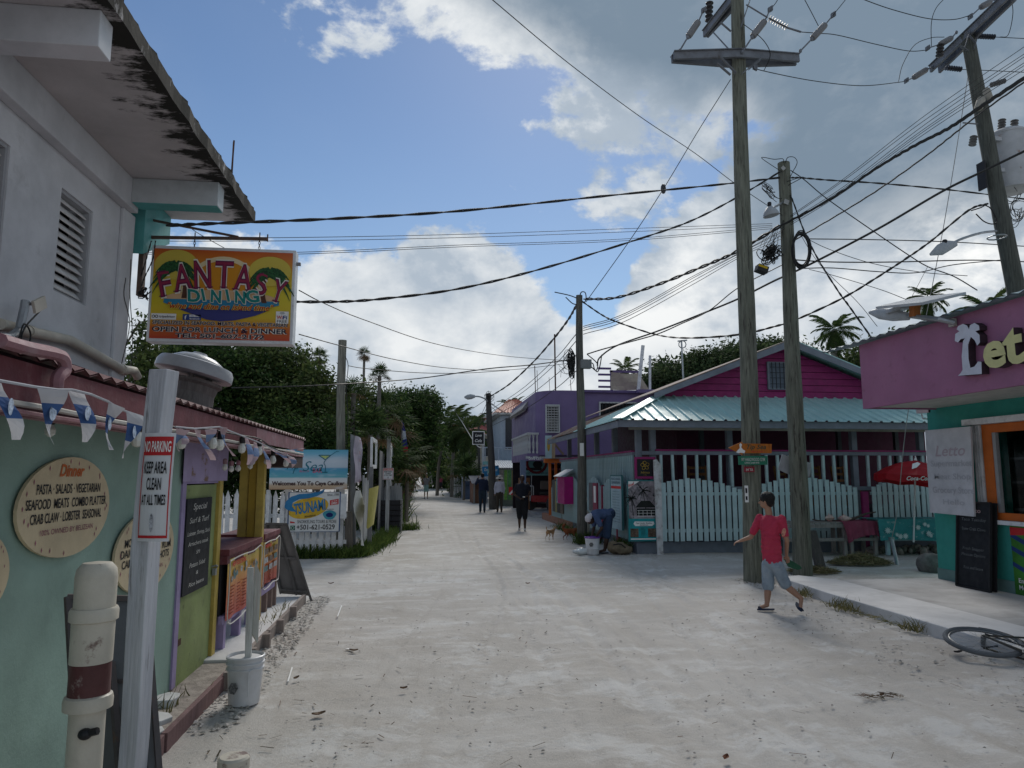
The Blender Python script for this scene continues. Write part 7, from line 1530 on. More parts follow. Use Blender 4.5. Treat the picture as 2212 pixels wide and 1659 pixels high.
# flag
r=empty('flag',tuple(PY(872,994,25)),'limp blue, white and red flag against the palms','flag')
pts=[(869,912,872,914),(869,930,876,932),(870,950,878,948),(870,965,881,965),(872,980,881,975),(873,994,879,990)]
for i,(m_) in enumerate((mat('flag_blue',(.02,.03,.18),var=.1),mat('flag_white',(.45,.47,.52),var=.1),mat('flag_blue'),mat('flag_red',(.35,.02,.03),var=.15),mat('flag_red'))):
 p=pts[i];q=pts[i+1]; B().prism([PY(p[0],p[1],25),PY(p[2],p[3],25+.1*(i%2)),PY(q[2],q[3],25+.1*((i+1)%2)),PY(q[0],q[1],25)],(0,.02,0)).build('cloth_band',m_,r)
B().bar(PY(868,1000,25.1),PY(868,908,25.1),.04).build('staff',GW,r)
# ================================================================ VEGETATION
def leafmat(name,c,island=.55,tr=.35,rough=.6): return mat(name,c,rough=.78,var=.24,scale=.9,bump=0,island=island,translucent=tr,spec=.12)
LEAF1=leafmat('dark_broadleaf',(.040,.075,.022)); LEAF2=leafmat('olive_broadleaf',(.065,.095,.030)); LEAF3=leafmat('sea_grape_leaf',(.055,.085,.035)); PALM=leafmat('palm_leaf',(.055,.085,.028),.4); FANL=leafmat('fan_palm_leaf',(.050,.085,.030),.45); DEAD=leafmat('dead_palm_leaf',(.16,.11,.06),.4)
BARK=wood('tree_bark',(.11,.095,.08)); PBARK=wood('palm_bark',(.17,.155,.135),stretch=(3,3,6))
def leaves(n,blobs,size,seed,shell=.55,gap=.0,long=1.9):
 rg=np.random.default_rng(seed); w=np.array([b[3]*b[4]*b[5] for b in blobs])**.67; w/=w.sum(); k=rg.choice(len(blobs),n,p=w); bl=np.array(blobs)[k]
 d=rg.normal(size=(n,3)); d/=np.linalg.norm(d,axis=1)[:,None]; q=shell+(1-shell)*rg.random(n)**.7
 # ragged outline: radius modulated by lobes, twigs stick out
 lob=1+.16*np.sin(d[:,0]*7+k)*np.cos(d[:,2]*6+k*2)+.10*np.sin(d[:,1]*13+k); q*=lob; q*=np.where(rg.random(n)<.06,1.13,1)
 c=bl[:,:3]+d*bl[:,3:6]*q[:,None]
 # bunch the leaves on twig ends
 tw=rg.integers(0,max(n//9,1),n); c=c[tw]+rg.normal(size=(n,3))*size*1.3
 nrm=rg.normal(size=(n,3))+d[tw]*.7+np.array([0,0,.7]); nrm/=np.linalg.norm(nrm,axis=1)[:,None]; t=np.cross(nrm,rg.normal(size=(n,3))); t/=np.linalg.norm(t,axis=1)[:,None]; s=np.cross(nrm,t); L=size*(.6+.8*rg.random(n))[:,None]
 V=np.stack([c-t*L*.5,c+s*L*.5/long-nrm*L*.08,c+t*L*.5,c-s*L*.5/long-nrm*L*.08],1).reshape(-1,3); return V
def tree(label,base,blobs,n,size,m_,seed,trunk_r=.14,name='broadleaf_tree',cat='tree',group=None,limbs=7):
 base=Vector(base); r=empty(name,tuple(base),label,cat,group); V=leaves(n,blobs,size,seed)-np.array(base); rawmesh('crown',V,4,m_,r)
 b=B(); rg=random.Random(seed); bl=blobs; c0=Vector(bl[0][:3]); fork=base.lerp(c0,.45)
 b.tube([base-Vector((0,0,.2)),base.lerp(fork,.5)+Vector((.1,0,0)),fork],[trunk_r,trunk_r*.8,trunk_r*.65],8)
 for i in range(limbs):
  q=bl[i%len(bl)]; e=Vector((q[0]+rg.uniform(-.6,.6)*q[3],q[1]+rg.uniform(-.6,.6)*q[4],q[2]+rg.uniform(-.3,.7)*q[5])); md=fork.lerp(e,.5)+Vector((rg.uniform(-.2,.2),rg.uniform(-.2,.2),.1)); b.tube([fork,md,e],[trunk_r*.5,trunk_r*.3,.02],6)
 b.build('trunk',BARK,r); return r
def blobs_px(lst):
 """(x,y,Y, half width px, half height px, depth m)"""
 o=[]
 for x,y,Y,hw,hh,dp in lst:
  c=PY(x,y,Y); k=Y/1534*1.0; o.append((c.x,c.y,c.z,hw*k,dp,hh*k))
 return o
# left wall of trees behind the kiosk
tree('dense dark broadleaf tree right behind the mushroom ventilator',(-7.,20,0),blobs_px([(440,880,19.5,110,110,1.6),(500,800,20,60,52,1.2),(400,780,20,55,45,1.2),(330,830,19,55,70,1.2),(450,760,20.5,45,22,1.),(560,870,20,80,75,1.3)]),34000,.115,LEAF1,1)
tree('spreading dark tree between the dining sign and the bare timber pole',(-4.6,22,0),blobs_px([(610,800,21,60,48,1.3),(665,845,20.5,60,60,1.3),(560,775,22,45,35,1.2),(690,910,20,55,60,1.2),(610,900,19.5,90,70,1.3),(585,760,21.5,26,22,.9)]),30000,.115,LEAF2,2)
tree('low leafy tree filling the gap under the kiosk eave',(-4.2,17.6,0),blobs_px([(640,960,17.8,80,60,.8),(540,980,17.6,90,70,.8),(720,960,18,40,60,.8),(560,1060,17.4,90,45,.6),(470,1000,17.6,60,80,.7)]),18000,.10,LEAF1,3)
tree('thin vine-covered tree rising at the edge of the concrete house',(-7.5,15.5,0),blobs_px([(312,700,14,8,26,.3),(318,745,14,14,30,.4),(325,800,14,26,40,.6),(330,870,14,34,60,.6)]),3000,.10,LEAF2,4,.05)
tree('tall rounded broadleaf tree over the street beyond the fan palms',(-3.2,36,0),blobs_px([(900,900,36,42,48,2.),(922,875,37,28,26,1.5),(875,880,35,30,30,1.5),(910,950,36,38,40,1.8),(862,930,35,30,40,1.5),(935,920,38,18,28,1.2)]),24000,.17,LEAF1,5,.25)
tree('mid green tree behind the bare timber pole',(-5,30,0),blobs_px([(780,900,27,60,70,1.8),(740,930,25,50,70,1.5),(835,960,29,45,60,1.6),(800,1010,24,60,50,1.2)]),20000,.14,LEAF2,6)
tree('dark far tree leaning over the left side of the road',(-4,60,0),blobs_px([(872,975,55,26,45,3),(893,965,62,16,26,3),(862,1010,50,22,40,2.5)]),9000,.34,LEAF1,7)
tree('dark far trees closing the left of the vanishing street',(-2,95,0),blobs_px([(945,985,90,14,20,3),(922,995,85,14,18,3),(962,990,95,9,18,3)]),4000,.5,LEAF1,8)
# right background
tree('dark spreading sea-almond tree behind the purple house',(13,40,0),blobs_px([(1560,800,36,75,42,2.5),(1600,775,36,60,28,2.2),(1510,815,36,70,34,2.),(1660,765,36,60,22,2.),(1460,835,36,50,24,2.),(1700,790,36,80,40,2.),(1430,800,37,25,14,1.2),(1500,778,36,22,12,1.2),(1420,822,36,45,16,1.5)]),36000,.20,LEAF3,9,.3)
tree('rounded green tree over the pink shop roof',(17,26,0),blobs_px([(1930,770,24,60,36,1.5),(1860,790,24,40,40,1.5),(1990,750,24,40,22,1.2),(1800,830,25,40,30,1.2)]),14000,.15,LEAF2,10)
tree('bushy green trees on the right beyond the cafe sign',(3.2,72,0),blobs_px([(990,1010,68,14,26,2.5),(1000,1030,62,18,20,2),(1015,1010,70,14,22,2),(990,1035,64,10,14,2),(1000,990,75,20,16,2)]),8000,.34,LEAF2,11)
tree('dark trees across the far end of the street',(6,120,0),blobs_px([(1010,975,115,30,22,5),(1040,985,120,40,20,5),(975,1000,125,20,16,5),(1060,960,120,26,24,5)]),5000,.7,LEAF1,12)
# fan palm template: fans of narrow blades
def fan_mesh(seed=1,nb=15,r_=.55,spread=5.0,droop=.18):
 rg=random.Random(seed); V=[]
 for i in range(nb):
  a=-spread/2+spread*i/(nb-1)+math.pi/2+rg.uniform(-.04,.04); L=r_*(.85+.25*rg.random())*(1 if abs(i-nb/2)<nb*.4 else .8); d=Vector((math.cos(a),math.sin(a),0)); s=Vector((-d.y,d.x,0)); w=.028
  p0=Vector((0,0,0)); p1=d*L*.55; p2=d*L+Vector((0,0,-droop*L*rg.uniform(.5,1.6)))
  V+= [p0-s*.006,p1-s*w,p1+s*w,p0+s*.006, p1-s*w,p2-s*.004,p2+s*.004,p1+s*w]
 return V
def fan_crown(nf,plen,seed,lo=-.5,hi=1.3,dead=.0,fr=.55):
 rg=random.Random(seed); V=[]; D=[]
 base=[fan_mesh(k,15,fr) for k in range(4)]
 for i in range(nf):
  az=rg.random()*6.283; el=rg.uniform(lo,hi); d=Vector((math.cos(az)*math.cos(el),math.sin(az)*math.cos(el),math.sin(el))); L=plen*rg.uniform(.6,1.1); tip=d*L+Vector((0,0,-.12*L*L))
  d2=(tip-d*L*.6).normalized(); z=(Vector((0,0,1))+d*rg.uniform(-.4,.5)); x=d2.cross(z).normalized(); zz=x.cross(d2).normalized(); M=Matrix((x,d2,zz)).transposed(); s=rg.uniform(.8,1.15)
  tgt=D if el<lo+(hi-lo)*dead else V
  for v in base[i%4]: tgt.append(tip+M@(v*s))
  sd=x*.012; tgt+= [Vector((0,0,0))-sd,tip-sd,tip+sd,Vector((0,0,0))+sd]
 return np.array([tuple(v) for v in V]),(np.array([tuple(v) for v in D]) if D else None)
FAN={}
def fanpalm(label,loc,h,scale=1.,kind=0,trunk=.07,group=None,nf=34,dead=.15,lean=(0,0)):
 loc=Vector(loc); r=empty('fan_palm',tuple(loc),label,'palm',group)
 if kind not in FAN:
  V,D=fan_crown(nf,.75,kind+20,-.9 if kind%2 else -.3,1.35,dead); a=rawmesh('crown',V,4,FANL,r); a.data.name='fan_crown'; dd=rawmesh('dead_fronds',D,4,DEAD,r) if D is not None and len(D) else None; FAN[kind]=(a.data,dd.data if dd else None); obs=[a]+([dd] if dd else [])
 else:
  a=bpy.data.objects.new('crown',FAN[kind][0]); C.objects.link(a); a.parent=r; obs=[a]
  if FAN[kind][1]: dd=bpy.data.objects.new('dead_fronds',FAN[kind][1]); C.objects.link(dd); dd.parent=r; obs.append(dd)
 for o in obs: o.location=(lean[0],lean[1],h); o.scale=(scale,)*3; o.rotation_euler=(0,0,random.random()*6)
 B().tube([loc-Vector((0,0,.1)),loc+Vector((lean[0]*.4,lean[1]*.4,h*.5)),loc+Vector((lean[0],lean[1],h))],[trunk*1.2,trunk,trunk*.9],8).build('trunk',PBARK,r); return r
def fpx(label,px,py,Y,scale=1.,kind=0,**k):
 p=PY(px,py,Y); return fanpalm(label,(p.x,Y,0),max(p.z,.3),scale,kind,**k)
fpx('slim thatch palm with a small shaggy head, taller than its neighbours',787,766,27,.30,3,dead=.55,nf=40,trunk=.05)
fpx('fan palm with a spiky head just below the slim tall one',820,812,24,.40,0); fpx('fan palm head rising between the tree and the timber pole',690,772,22,.30,1)
fpx('fan palm behind the top of the bare timber pole',764,850,20,.45,2); fpx('broad fan palm hanging over the patchwork fence',835,885,25,.8,1)
fpx('shaggy fan palm behind the grey boards',800,940,20,.8,0); fpx('full fan palm above the blue and red flag',858,930,27,1.1,2); fpx('low fan palm beside the flag staff',880,985,27,1.0,1)
fpx('bushy fan palm at the roadside just past the black planter',855,1035,26,.8,0); fpx('low dark fan palm behind the black planter',850,1010,24,.95,2); fpx('roadside fan palm halfway to the striped shirt man',868,1028,34,.9,1); fpx('lowest fan palm spreading onto the road edge',858,1058,30,.7,2)
fpx('distant fan palm over the road edge on the left',880,1012,44,1.0,0); fpx('fan palm in the shade under the tall rounded tree',885,975,40,1.2,1); fpx('far roadside fan palm behind the striped shirt man',888,1020,55,1.1,2)
fpx('fan palm on the right of the road by the white pickets',1002,1020,50,1.3,0); fpx('small fan palm beneath the cafe sign',1022,1035,48,1.0,2); fpx('far fan palm on the right roadside near the red shirt',984,1035,70,1.2,1)
fpx('fan palm low on the right beyond the dark street people',1012,1052,56,1.2,1)
# coconut palms
def frond_mesh():
 V=[]; n=30; Lr=2.5; prev=None; rg=random.Random(3)
 def pt(t): return Vector((Lr*t*(1-.18*t*t),0,.55*t-1.25*t*t*Lr/2.5))
 for i in range(8):
  a,b_=pt(i/8),pt((i+1)/8); w=.03*(1-i/9); V+=[a+Vector((0,-w,0)),b_+Vector((0,-w*.8,0)),b_+Vector((0,w*.8,0)),a+Vector((0,w,0))]
 for i in range(n):
  t=.12+.86*i/n; p=pt(t); L=.62*math.sin(math.pi*(.12+.82*t))**.7;
  for s in(-1,1):
   e=p+Vector((L*.55,s*L*.72,-L*.55*rg.uniform(.7,1.3))); m_=p.lerp(e,.5)+Vector((0,0,.04)); w=Vector((.042,0,.0)); V+=[p-w*.5,m_-w,m_+w,p+w*.5,m_-w,e-w*.1,e+w*.1,m_+w]
 return np.array([tuple(v) for v in V])
FR=[None]
def coco(label,px,py,Y,scale,nf=22,lean=(0,0),tr=.13,base=None,lo=-1.15,swing=0):
 p=PY(px,py,Y); loc=Vector((p.x-lean[0],Y-lean[1],0)); r=empty('coconut_palm',tuple(loc),label,'palm'); h=p.z
 for i in range(nf):
  if FR[0] is None: o=rawmesh('frond',frond_mesh(),4,PALM,r); FR[0]=o.data
  else: o=bpy.data.objects.new('frond',FR[0]); C.objects.link(o); o.parent=r
  a=i*2.399; el=1.25-(i/nf)*(1.25-lo)+random.uniform(-.1,.1); o.location=(lean[0],lean[1],h); o.rotation_euler=(random.uniform(-.4,.4),-el+.2,a+swing); o.scale=(scale*random.uniform(.85,1.1),)*3
 B().tube(spl([loc-Vector((0,0,.2)),loc+Vector((lean[0]*.15,lean[1]*.2,h*.4)),loc+Vector((lean[0]*.6,lean[1]*.6,h*.75)),loc+Vector((lean[0],lean[1],h))],4),[tr*(1.2-.5*i/12) for i in range(13)],8).build('trunk',PBARK,r)
 if scale>.9:
  for k in range(5): B().ell(loc+Vector((lean[0]+.16*math.cos(k*1.3),lean[1]+.16*math.sin(k*1.3),h-.15)),(.11,.11,.14),None,8,6).build('coconut',mat('coconut_husk',(.20,.12,.05),var=.3),r)
coco('coconut palm leaning over the far street, nearest of the cluster',966,912,62,1.15,lean=(.8,0)); coco('coconut palm with drooping fronds in the middle of the far cluster',985,915,58,1.0,lean=(.3,0)); coco('coconut palm behind the cafe sign',1008,930,56,1.05,lean=(-.3,0)); coco('small distant palm over the orange hip roof',1108,880,80,.9); coco('palm behind the red tiled roof',1020,925,70,.8,lean=(.4,0))
coco('large coconut palm between the thick pole and the pink fascia',1803,712,22,.40,lean=(.3,0),nf=30,lo=-1.4); coco('coconut palm rising above the solar lamp',2003,642,20,.34,nf=26,lo=-1.3); coco('coconut palm partly hidden at the tin roof edge of the shop',2135,668,17,.42,nf=24); coco('small palm top above the almond tree crown',1350,798,60,.7)
coco('coconut palm peeping above the pink shop roof slope',2060,715,19,.42,nf=14,lo=-.9)
for (x,y,Y,l) in ((952,945,90,'tall slim conifer at the far end of the street'),):
 p=PY(975,950,95); r=empty('conifer_tree',(p.x-1,95,0),l,'tree'); V=leaves(2500,[(p.x-1,95,p.z-k*1.3,.35+.28*k,.35+.28*k,.8) for k in range(7)],.5,31)-np.array((p.x-1,95,0)); rawmesh('crown',V,4,LEAF1,r); B().cyl((p.x-1,95,0),(p.x-1,95,p.z),.15,.04,6).build('trunk',BARK,r)
# grass and weeds
GR=leafmat('verge_grass',(.075,.12,.03),.5,.3); DG=leafmat('dry_grass',(.17,.16,.07),.5,.2)
def grass(label,area,n,h,m_,seed,w=.006,name='grass'):
 rg=np.random.default_rng(seed); P=[]
 for (x0,y0,x1,y1,wd,frac) in area:
  k=int(n*frac); t=rg.random(k); P.append(np.stack([x0+(x1-x0)*t+rg.normal(size=k)*wd,y0+(y1-y0)*t+rg.normal(size=k)*wd*.8,np.zeros(k)],1))
 c=np.concatenate(P); k=len(c); d=rg.normal(size=(k,3))*.45; d[:,2]=1; d/=np.linalg.norm(d,axis=1)[:,None]; H=h*(.35+.9*rg.random(k))[:,None]; s=np.cross(d,rg.normal(size=(k,3))); s/=np.linalg.norm(s,axis=1)[:,None]; bend=rg.normal(size=(k,3))*.18*H; bend[:,2]=-.05*h
 m1=c+d*H*.55; tp=c+d*H+bend; V=np.stack([c-s*w,c+s*w,m1+s*w*.8,m1-s*w*.8,m1-s*w*.8,m1+s*w*.8,tp+s*w*.1,tp-s*w*.1],1).reshape(-1,3); o=rawmesh(name,V,4,m_); tag(o,label,'grass',kind='stuff'); return o
grass('green verge along the pickets and patchwork fence',[(-3.,15.4,-1.4,15.5,.10,.25),(-1.35,15.6,-.95,19.5,.14,.5),(-1.,19.5,-.95,22,.12,.15),(-6,15.5,-3,15.5,.12,.1)],6500,.26,GR,1,.008)
grass('yard grass behind the white pickets',[(-6,16.1,-1.8,16.1,.25,1)],5000,.30,GR,2,.012)
grass('weeds at the fence foot and round the middle pole',[(4.0,17.85,4.35,18.1,.12,.4),(4.45,15.7,4.5,16.4,.08,.25),(4.3,18,4.4,23,.09,.2),(-.45,22.8,-.4,23.2,.15,.15)],2200,.30,GR,3,.008)
grass('dry tufts beside the kerb',[(5.4,7.4,5.38,7.6,.05,.12),(5.36,8.6,5.38,9.0,.06,.22),(5.4,9.7,5.4,10.,.05,.16),(-1.75,7.9,-1.7,9.6,.05,.2),(-1.9,5.,-1.8,6.,.05,.1),(2.2+2.4,23.5,4.4,24.,.15,.1)],500,.14,DG,4,.006)
grass('roadside undergrowth under the palms',[(-1.5,23.,-2.2,60,.35,1)],9000,.7,GR,5,.02,'undergrowth')
# ================================================================ POLES, LAMPS, CABLES
POLE=wood('treated_pole_wood',(.135,.14,.11),stretch=(6,6,.5),var=.35,scale=5,stain=((.035,.03,.025),4,.56,.63,.9),stain2=((.24,.25,.21),3,.5,.8,.6),bump=.6)
POLED=wood('dark_pole_wood',(.075,.072,.068),stretch=(8,8,.5),var=.3,stain=((.13,.13,.12),4,.5,.8,.6))
STEEL=mat('dull_steel_arm',(.17,.18,.20),rough=.6,var=.15,metal=.3,stain=((.10,.09,.09),6,.5,.7,.6))
CER=mat('grey_insulator',(.17,.17,.175),rough=.5,var=.1,bump=0); CERD=mat('dark_insulator',(.05,.05,.055),rough=.4,var=.1,bump=0)
def polebody(r,p,q,r0,r1,m_=POLE,name='shaft'):
 p=Vector(p);q=Vector(q); n=14; pts=[];rr=[]
 for i in range(n+1):
  t=i/n; pts.append(p.lerp(q,t)+Vector((.012*math.sin(t*9+p.x),.012*math.cos(t*7),0))); rr.append((r0+(r1-r0)*t)*(1+.02*math.sin(i*2.3)))
 return B().tube(pts,rr,16).build(name,m_,r,smooth=True)
def bells(b,p,q,n,rad):
 p=Vector(p);q=Vector(q);d=(q-p); L=d.length; M=d.to_track_quat('Z','Y').to_matrix().to_4x4(); pr=[(.012,0)]
 for i in range(n): z=L*(i+.3)/n; pr+=[(.016,z),(rad,z+L/n*.12),(rad*.96,z+L/n*.2),(.016,z+L/n*.5)]
 pr.append((.012,L)); b.lathe(p,pr,12,M); return b
def sleeve(r,a,c,e,f,Y,rad=.062,Y2=None):
 """a strain insulator: anchor a, cylinder c..e, clamp f (pixels on the wall Y)"""
 P=lambda t:PY(t[0],t[1],Y)
 g=B(); g.tube([P(a),P(c)],.014,6); g.tube([P(e),P(f)],.012,6); g.ell(P(a),(.03,.03,.04),None,8,6); g.ell(P(c),(.035,.035,.045),None,8,6); g.build('link',STEEL,r)
 d=(P(e)-P(c)); M=d.to_track_quat('Z','Y').to_matrix().to_4x4(); L=d.length; B().lathe(P(c),[(.02,0),(rad*.9,.02),(rad,.05),(rad,L-.05),(rad*.85,L-.01),(.02,L)],14,M).build('insulator',CER,r,smooth=True)
 k=B(); f=P(f)
 for i in range(3): k.obox(f+Vector((.03*(i-1),0,.02*(i-1))),(.02,.05,.09))
 k.build('clamp',STEEL,r)
# -- tall pole at the shop corner
base=PY(1629,1256,11.26); base.z=0; top=PY(1590,-70,11.26)
r=empty('utility_pole',tuple(base),'tallest thick timber pole with steel crossarms standing behind the boy','utility pole'); polebody(r,(base.x,base.y,-.3),top,.158,.112)
Yp_=11.26
a=PY(1459,114,Yp_-.14);c=PY(1731,120,Yp_-.14)
for dy,dip in ((-.15,.0),(.15,.0)):
 A_=Vector((a.x,Yp_+dy*.35 if True else 0,a.z)); Cc=Vector((c.x,Yp_+dy*.35,c.z)); m_=Vector((base.x+.07,Yp_+dy*1.05,(a.z+c.z)/2))
 b=B(); h=.14
 for s_,e_ in ((A_,m_+Vector((-.0,0,0))),(m_,Cc)): b.bar(s_,e_,.05,h); b.bar(s_+Vector((0,0,h/2)),e_+Vector((0,0,h/2)),.11,.015)
 b.build('crossarm',STEEL,r)
for s_,e_ in (((1552,120),(1590,158)),((1648,122),(1602,160)),((1549,137),(1578,162)),((1618,150),(1642,130))): B().bar(PY(s_[0],s_[1],Yp_-.2),PY(e_[0],e_[1],Yp_-.19),.05,.012).build('brace',STEEL,r)
f0=PX(1521,74,5.36);f1=PX(1592,-14,5.50);
for o in (0,.16):
 b=B(); b.bar(f0+Vector((o*.4,0,0)),f1+Vector((o,0,.02)),.05,.14); b.bar(f0+Vector((o*.4,0,.07)),f1+Vector((o,0,.09)),.10,.012); b.build('crossarm',STEEL,r)
B().bar(PY(1556,48,Yp_),PY(1579,68,Yp_),.04,.012).build('brace',STEEL,r); B().bar(PY(1600,60,Yp_-.17),PY(1620,0,Yp_-.17),.03,.012).build('brace',STEEL,r)
sleeve(r,(1468,110),(1486,80),(1509,46),(1520,22),Yp_); sleeve(r,(1604,112),(1625,80),(1652,45),(1664,20),Yp_-.2); sleeve(r,(1729,110),(1754,84),(1783,53),(1800,32),Yp_)
bells(B(),PY(1531,48,13.5),PY(1533,2,13.5),5,.085).build('insulator',CERD,r,smooth=True); bells(B(),PY(1660,39,Yp_-.25),PY(1701,60,Yp_-.25),8,.06).build('insulator',CER,r,smooth=True)
B().tube([PY(1612,10,Yp_-.2),PY(1658,38,Yp_-.25)],.014,6).build('link',STEEL,r); B().tube([PY(1701,60,Yp_-.25),PY(1730,69,Yp_-.25)],.018,6).build('link',STEEL,r); B().tube([PY(1541,70,12.),PY(1574,106,11.4)],.014,6).build('link',STEEL,r)
g=B(); [g.obox(PY(1628+i*3,144+i*1.5,Yp_-.2),(.02,.05,.09)) for i in range(3)]; g.build('clamp',STEEL,r)
for px,py0,py1,m_ in ((1612,1048,1081,K_WPRINT),):
 p=PY(1608,1049,Yp_-.17);q=PY(1616,1085,Yp_-.17); B().box((p.x,p.y-.004,q.z),(q.x+.01,p.y,p.z)).build('sticker',m_,r); b=B(); b.obox(((p.x+q.x)/2,p.y-.008,(p.z*.7+q.z*.3)),(.03,.002,.08)); b.obox(((p.x+q.x)/2,p.y-.008,(p.z*.25+q.z*.75)),(.03,.002,.06)); b.build('sticker_print',K_BLACK,r)
# signs on this pole
def polesign(name,label,poly,Y,m_,texts,cat='sign',th=.02):
 P=[PY(x,y,Y) for x,y in poly]; r=empty(name,tuple(sum(P,Vector())/len(P)),label,cat); B().prism(P,(0,th,0)).build('board',m_,r)
 for s_,x,y,h,w_,mm,sh in texts: b=B(); b.text(s_,PY(x,y,Y),Xv,Zv,h,w_,lift=.004,shear=sh,bold=.01); b.build('lettering',mm,r)
 return r
Ys=11.06
r2=polesign('arrow_sign','orange wooden arrow sign reading Tip Sea Beach Bar pointing towards the street',[(1574,967),(1604,954),(1604,958),(1667,959),(1667,979),(1604,979),(1604,983)],Ys,wood('orange_sign_wood',(.42,.13,.02),var=.15,stain=((.25,.08,.03),5,.5,.8,.6)),[('Tip Sea',1634,970,.075,.33,mat('dark_green_ink',(.02,.07,.05),var=0,bump=0),.35),('BEACH BAR',1636,977,.022,.2,K_RED,0)])
b=B(); b.add([PY(x,y,Ys-.004) for x,y in ((1590,977),(1594,972),(1598,968),(1597,960),(1600,957),(1603,961),(1601,966),(1605,971),(1610,974),(1608,979),(1600,978),(1595,979))],[tuple(range(12))]); b.build('mermaid_print',K_WPRINT,r2)
polesign('gym_sign','green Hardwood Gym board nailed under the orange arrow sign',[(1595,985),(1658,985),(1658,1004),(1596,1004)],Ys,paint('green_board_paint',(.02,.17,.10)),[('MY HARDWOOD GYM',1627,996,.055,.40,K_CHALK,0),('OPEN 5AM-9PM',1624,1001.5,.026,.25,K_CHALK,0)])
polesign('number_sign','small dark red 64 sign under the green gym board',[(1608,1008),(1630,1008),(1630,1020),(1608,1020)],Ys,paint('dark_red_plate',(.22,.02,.03)),[('64 YA',1619,1017.5,.05,.12,K_CHALK,0)])
# -- short thick pole
b2=PY(1734,1241,11.95); b2.z=0; t2=PY(1693,352,11.95)
r=empty('utility_pole',tuple(b2),'shorter thick timber pole hung with a coil of black cable','utility pole'); polebody(r,(b2.x,b2.y,-.3),t2,.165,.108)
Y2=11.82
b=B(); rg=random.Random(8)
for i in range(14):
 cx,cy=1731+rg.uniform(-2.5,2.5),540+rg.uniform(-3,3); rx,ry=19+rg.uniform(-2.5,1.5),37+rg.uniform(-3,3); y_=11.7+rg.uniform(-.04,.04); b.tube([PY(cx+rx*math.cos(t),cy+ry*math.sin(t),y_+.06*math.sin(t+i)) for t in [k*math.pi/11 for k in range(23)]],.011,5,caps=False)
b.build('cable_coil',K_RUBBER,r)
b=B()
for i in range(46):
 cx,cy=1664+rg.gauss(0,9),547+rg.gauss(0,9); rx,ry=rg.uniform(4,13),rg.uniform(4,13); ph=rg.random()*6; y_=11.75+rg.uniform(-.12,.12); b.tube([PY(cx+rx*math.cos(t),cy+ry*math.sin(t+ph),y_+.05*math.sin(t*2)) for t in [k*math.pi/6 for k in range(13)]],.008,4,caps=False)
b.build('cable_tangle',K_RUBBER,r)
b=B()
for i in range(9):
 cx,cy=1664+rg.gauss(0,5),412+rg.gauss(0,7); rx,ry=rg.uniform(8,18),rg.uniform(6,17); ph=rg.random()*2; b.tube([PY(cx+rx*math.cos(t),cy+ry*math.sin(t+ph),11.8+.05*math.sin(t*2)) for t in [k*math.pi/8 for k in range(rg.randrange(10,17))]],.006,4,caps=False)
for (a_) in ([(1692,352),(1691,343),(1672,344),(1650,340),(1648,344),(1690,372)],[(1696,352),(1702,340),(1716,340),(1722,352),(1712,372),(1706,385)],[(1703,400),(1735,382),(1700,392)]): b.tube(spl([PY(x,y,11.85) for x,y in a_],4),.007,4)
b.build('cable_tangle',K_RUBBER,r)
for i in range(16):
 pass
b=B()
for i in range(14):
 x0,y0=1676+rg.uniform(-8,10),500+rg.uniform(-8,8); x1,y1=1655+rg.uniform(-14,22),535+rg.uniform(-5,18); b.tube(spl([PY(x0,y0,11.8),PY((x0+x1)/2+rg.uniform(-8,8),(y0+y1)/2,11.75),PY(x1,y1,11.75)],4),.004,3)
b.build('loose_wires',K_RUBBER,r)
c=PY(1645,582,11.75); B().obox(c,(.20,.16,.13),Matrix.Rotation(R(18),3,'Y')).build('junction_box',K_RUBBER,r,bevel=.01); B().obox(c+Vector((-.01,-.085,.03)),(.17,.006,.04),Matrix.Rotation(R(18),3,'Y')).build('yellow_label',mat('yellow_label',(.50,.33,.02),var=.1,bump=0),r)
B().obox(PY(1692,363,11.95-.12),(.07,.01,.07),Matrix.Rotation(R(45),3,'Y')).build('pole_tag',paint('pale_tag',(.35,.35,.34)),r); B().obox(PY(1699,436,11.95-.13),(.09,.01,.09),Matrix.Rotation(R(20),3,'Y')).build('pole_tag',paint('pale_tag'),r)
B().tube([PY(1690,438,11.9),PY(1672,448,11.6),PY(1668,455,11.5)],.022,8).build('lamp_arm',K_GALV,r)
lh=PY(1664,458,11.45); B().lathe(lh+Vector((0,0,.02)),[(.02,.09),(.06,.06),(.11,.0),(.135,-.05),(.14,-.09),(.10,-.10),(.001,-.10)],16,(Matrix.Rotation(R(-10),3,'Y')).to_4x4()).build('lamp_head',paint('grey_lamp_shell'),r,smooth=True); B().lathe(lh+Vector((-.01,0,.10)),[(.035,0),(.038,.06),(.03,.08),(.001,.085)],8).build('photocell',K_BLACK,r)
# grey board fixed on the short pole
polesign('blank_board','tilted blank grey board nailed behind the shorter thick pole',[(1690,981),(1727,994),(1753,1000),(1749,1030),(1712,1028),(1681,1014)],12.15,paint('bare_grey_board',(.36,.37,.39)),[],'board')
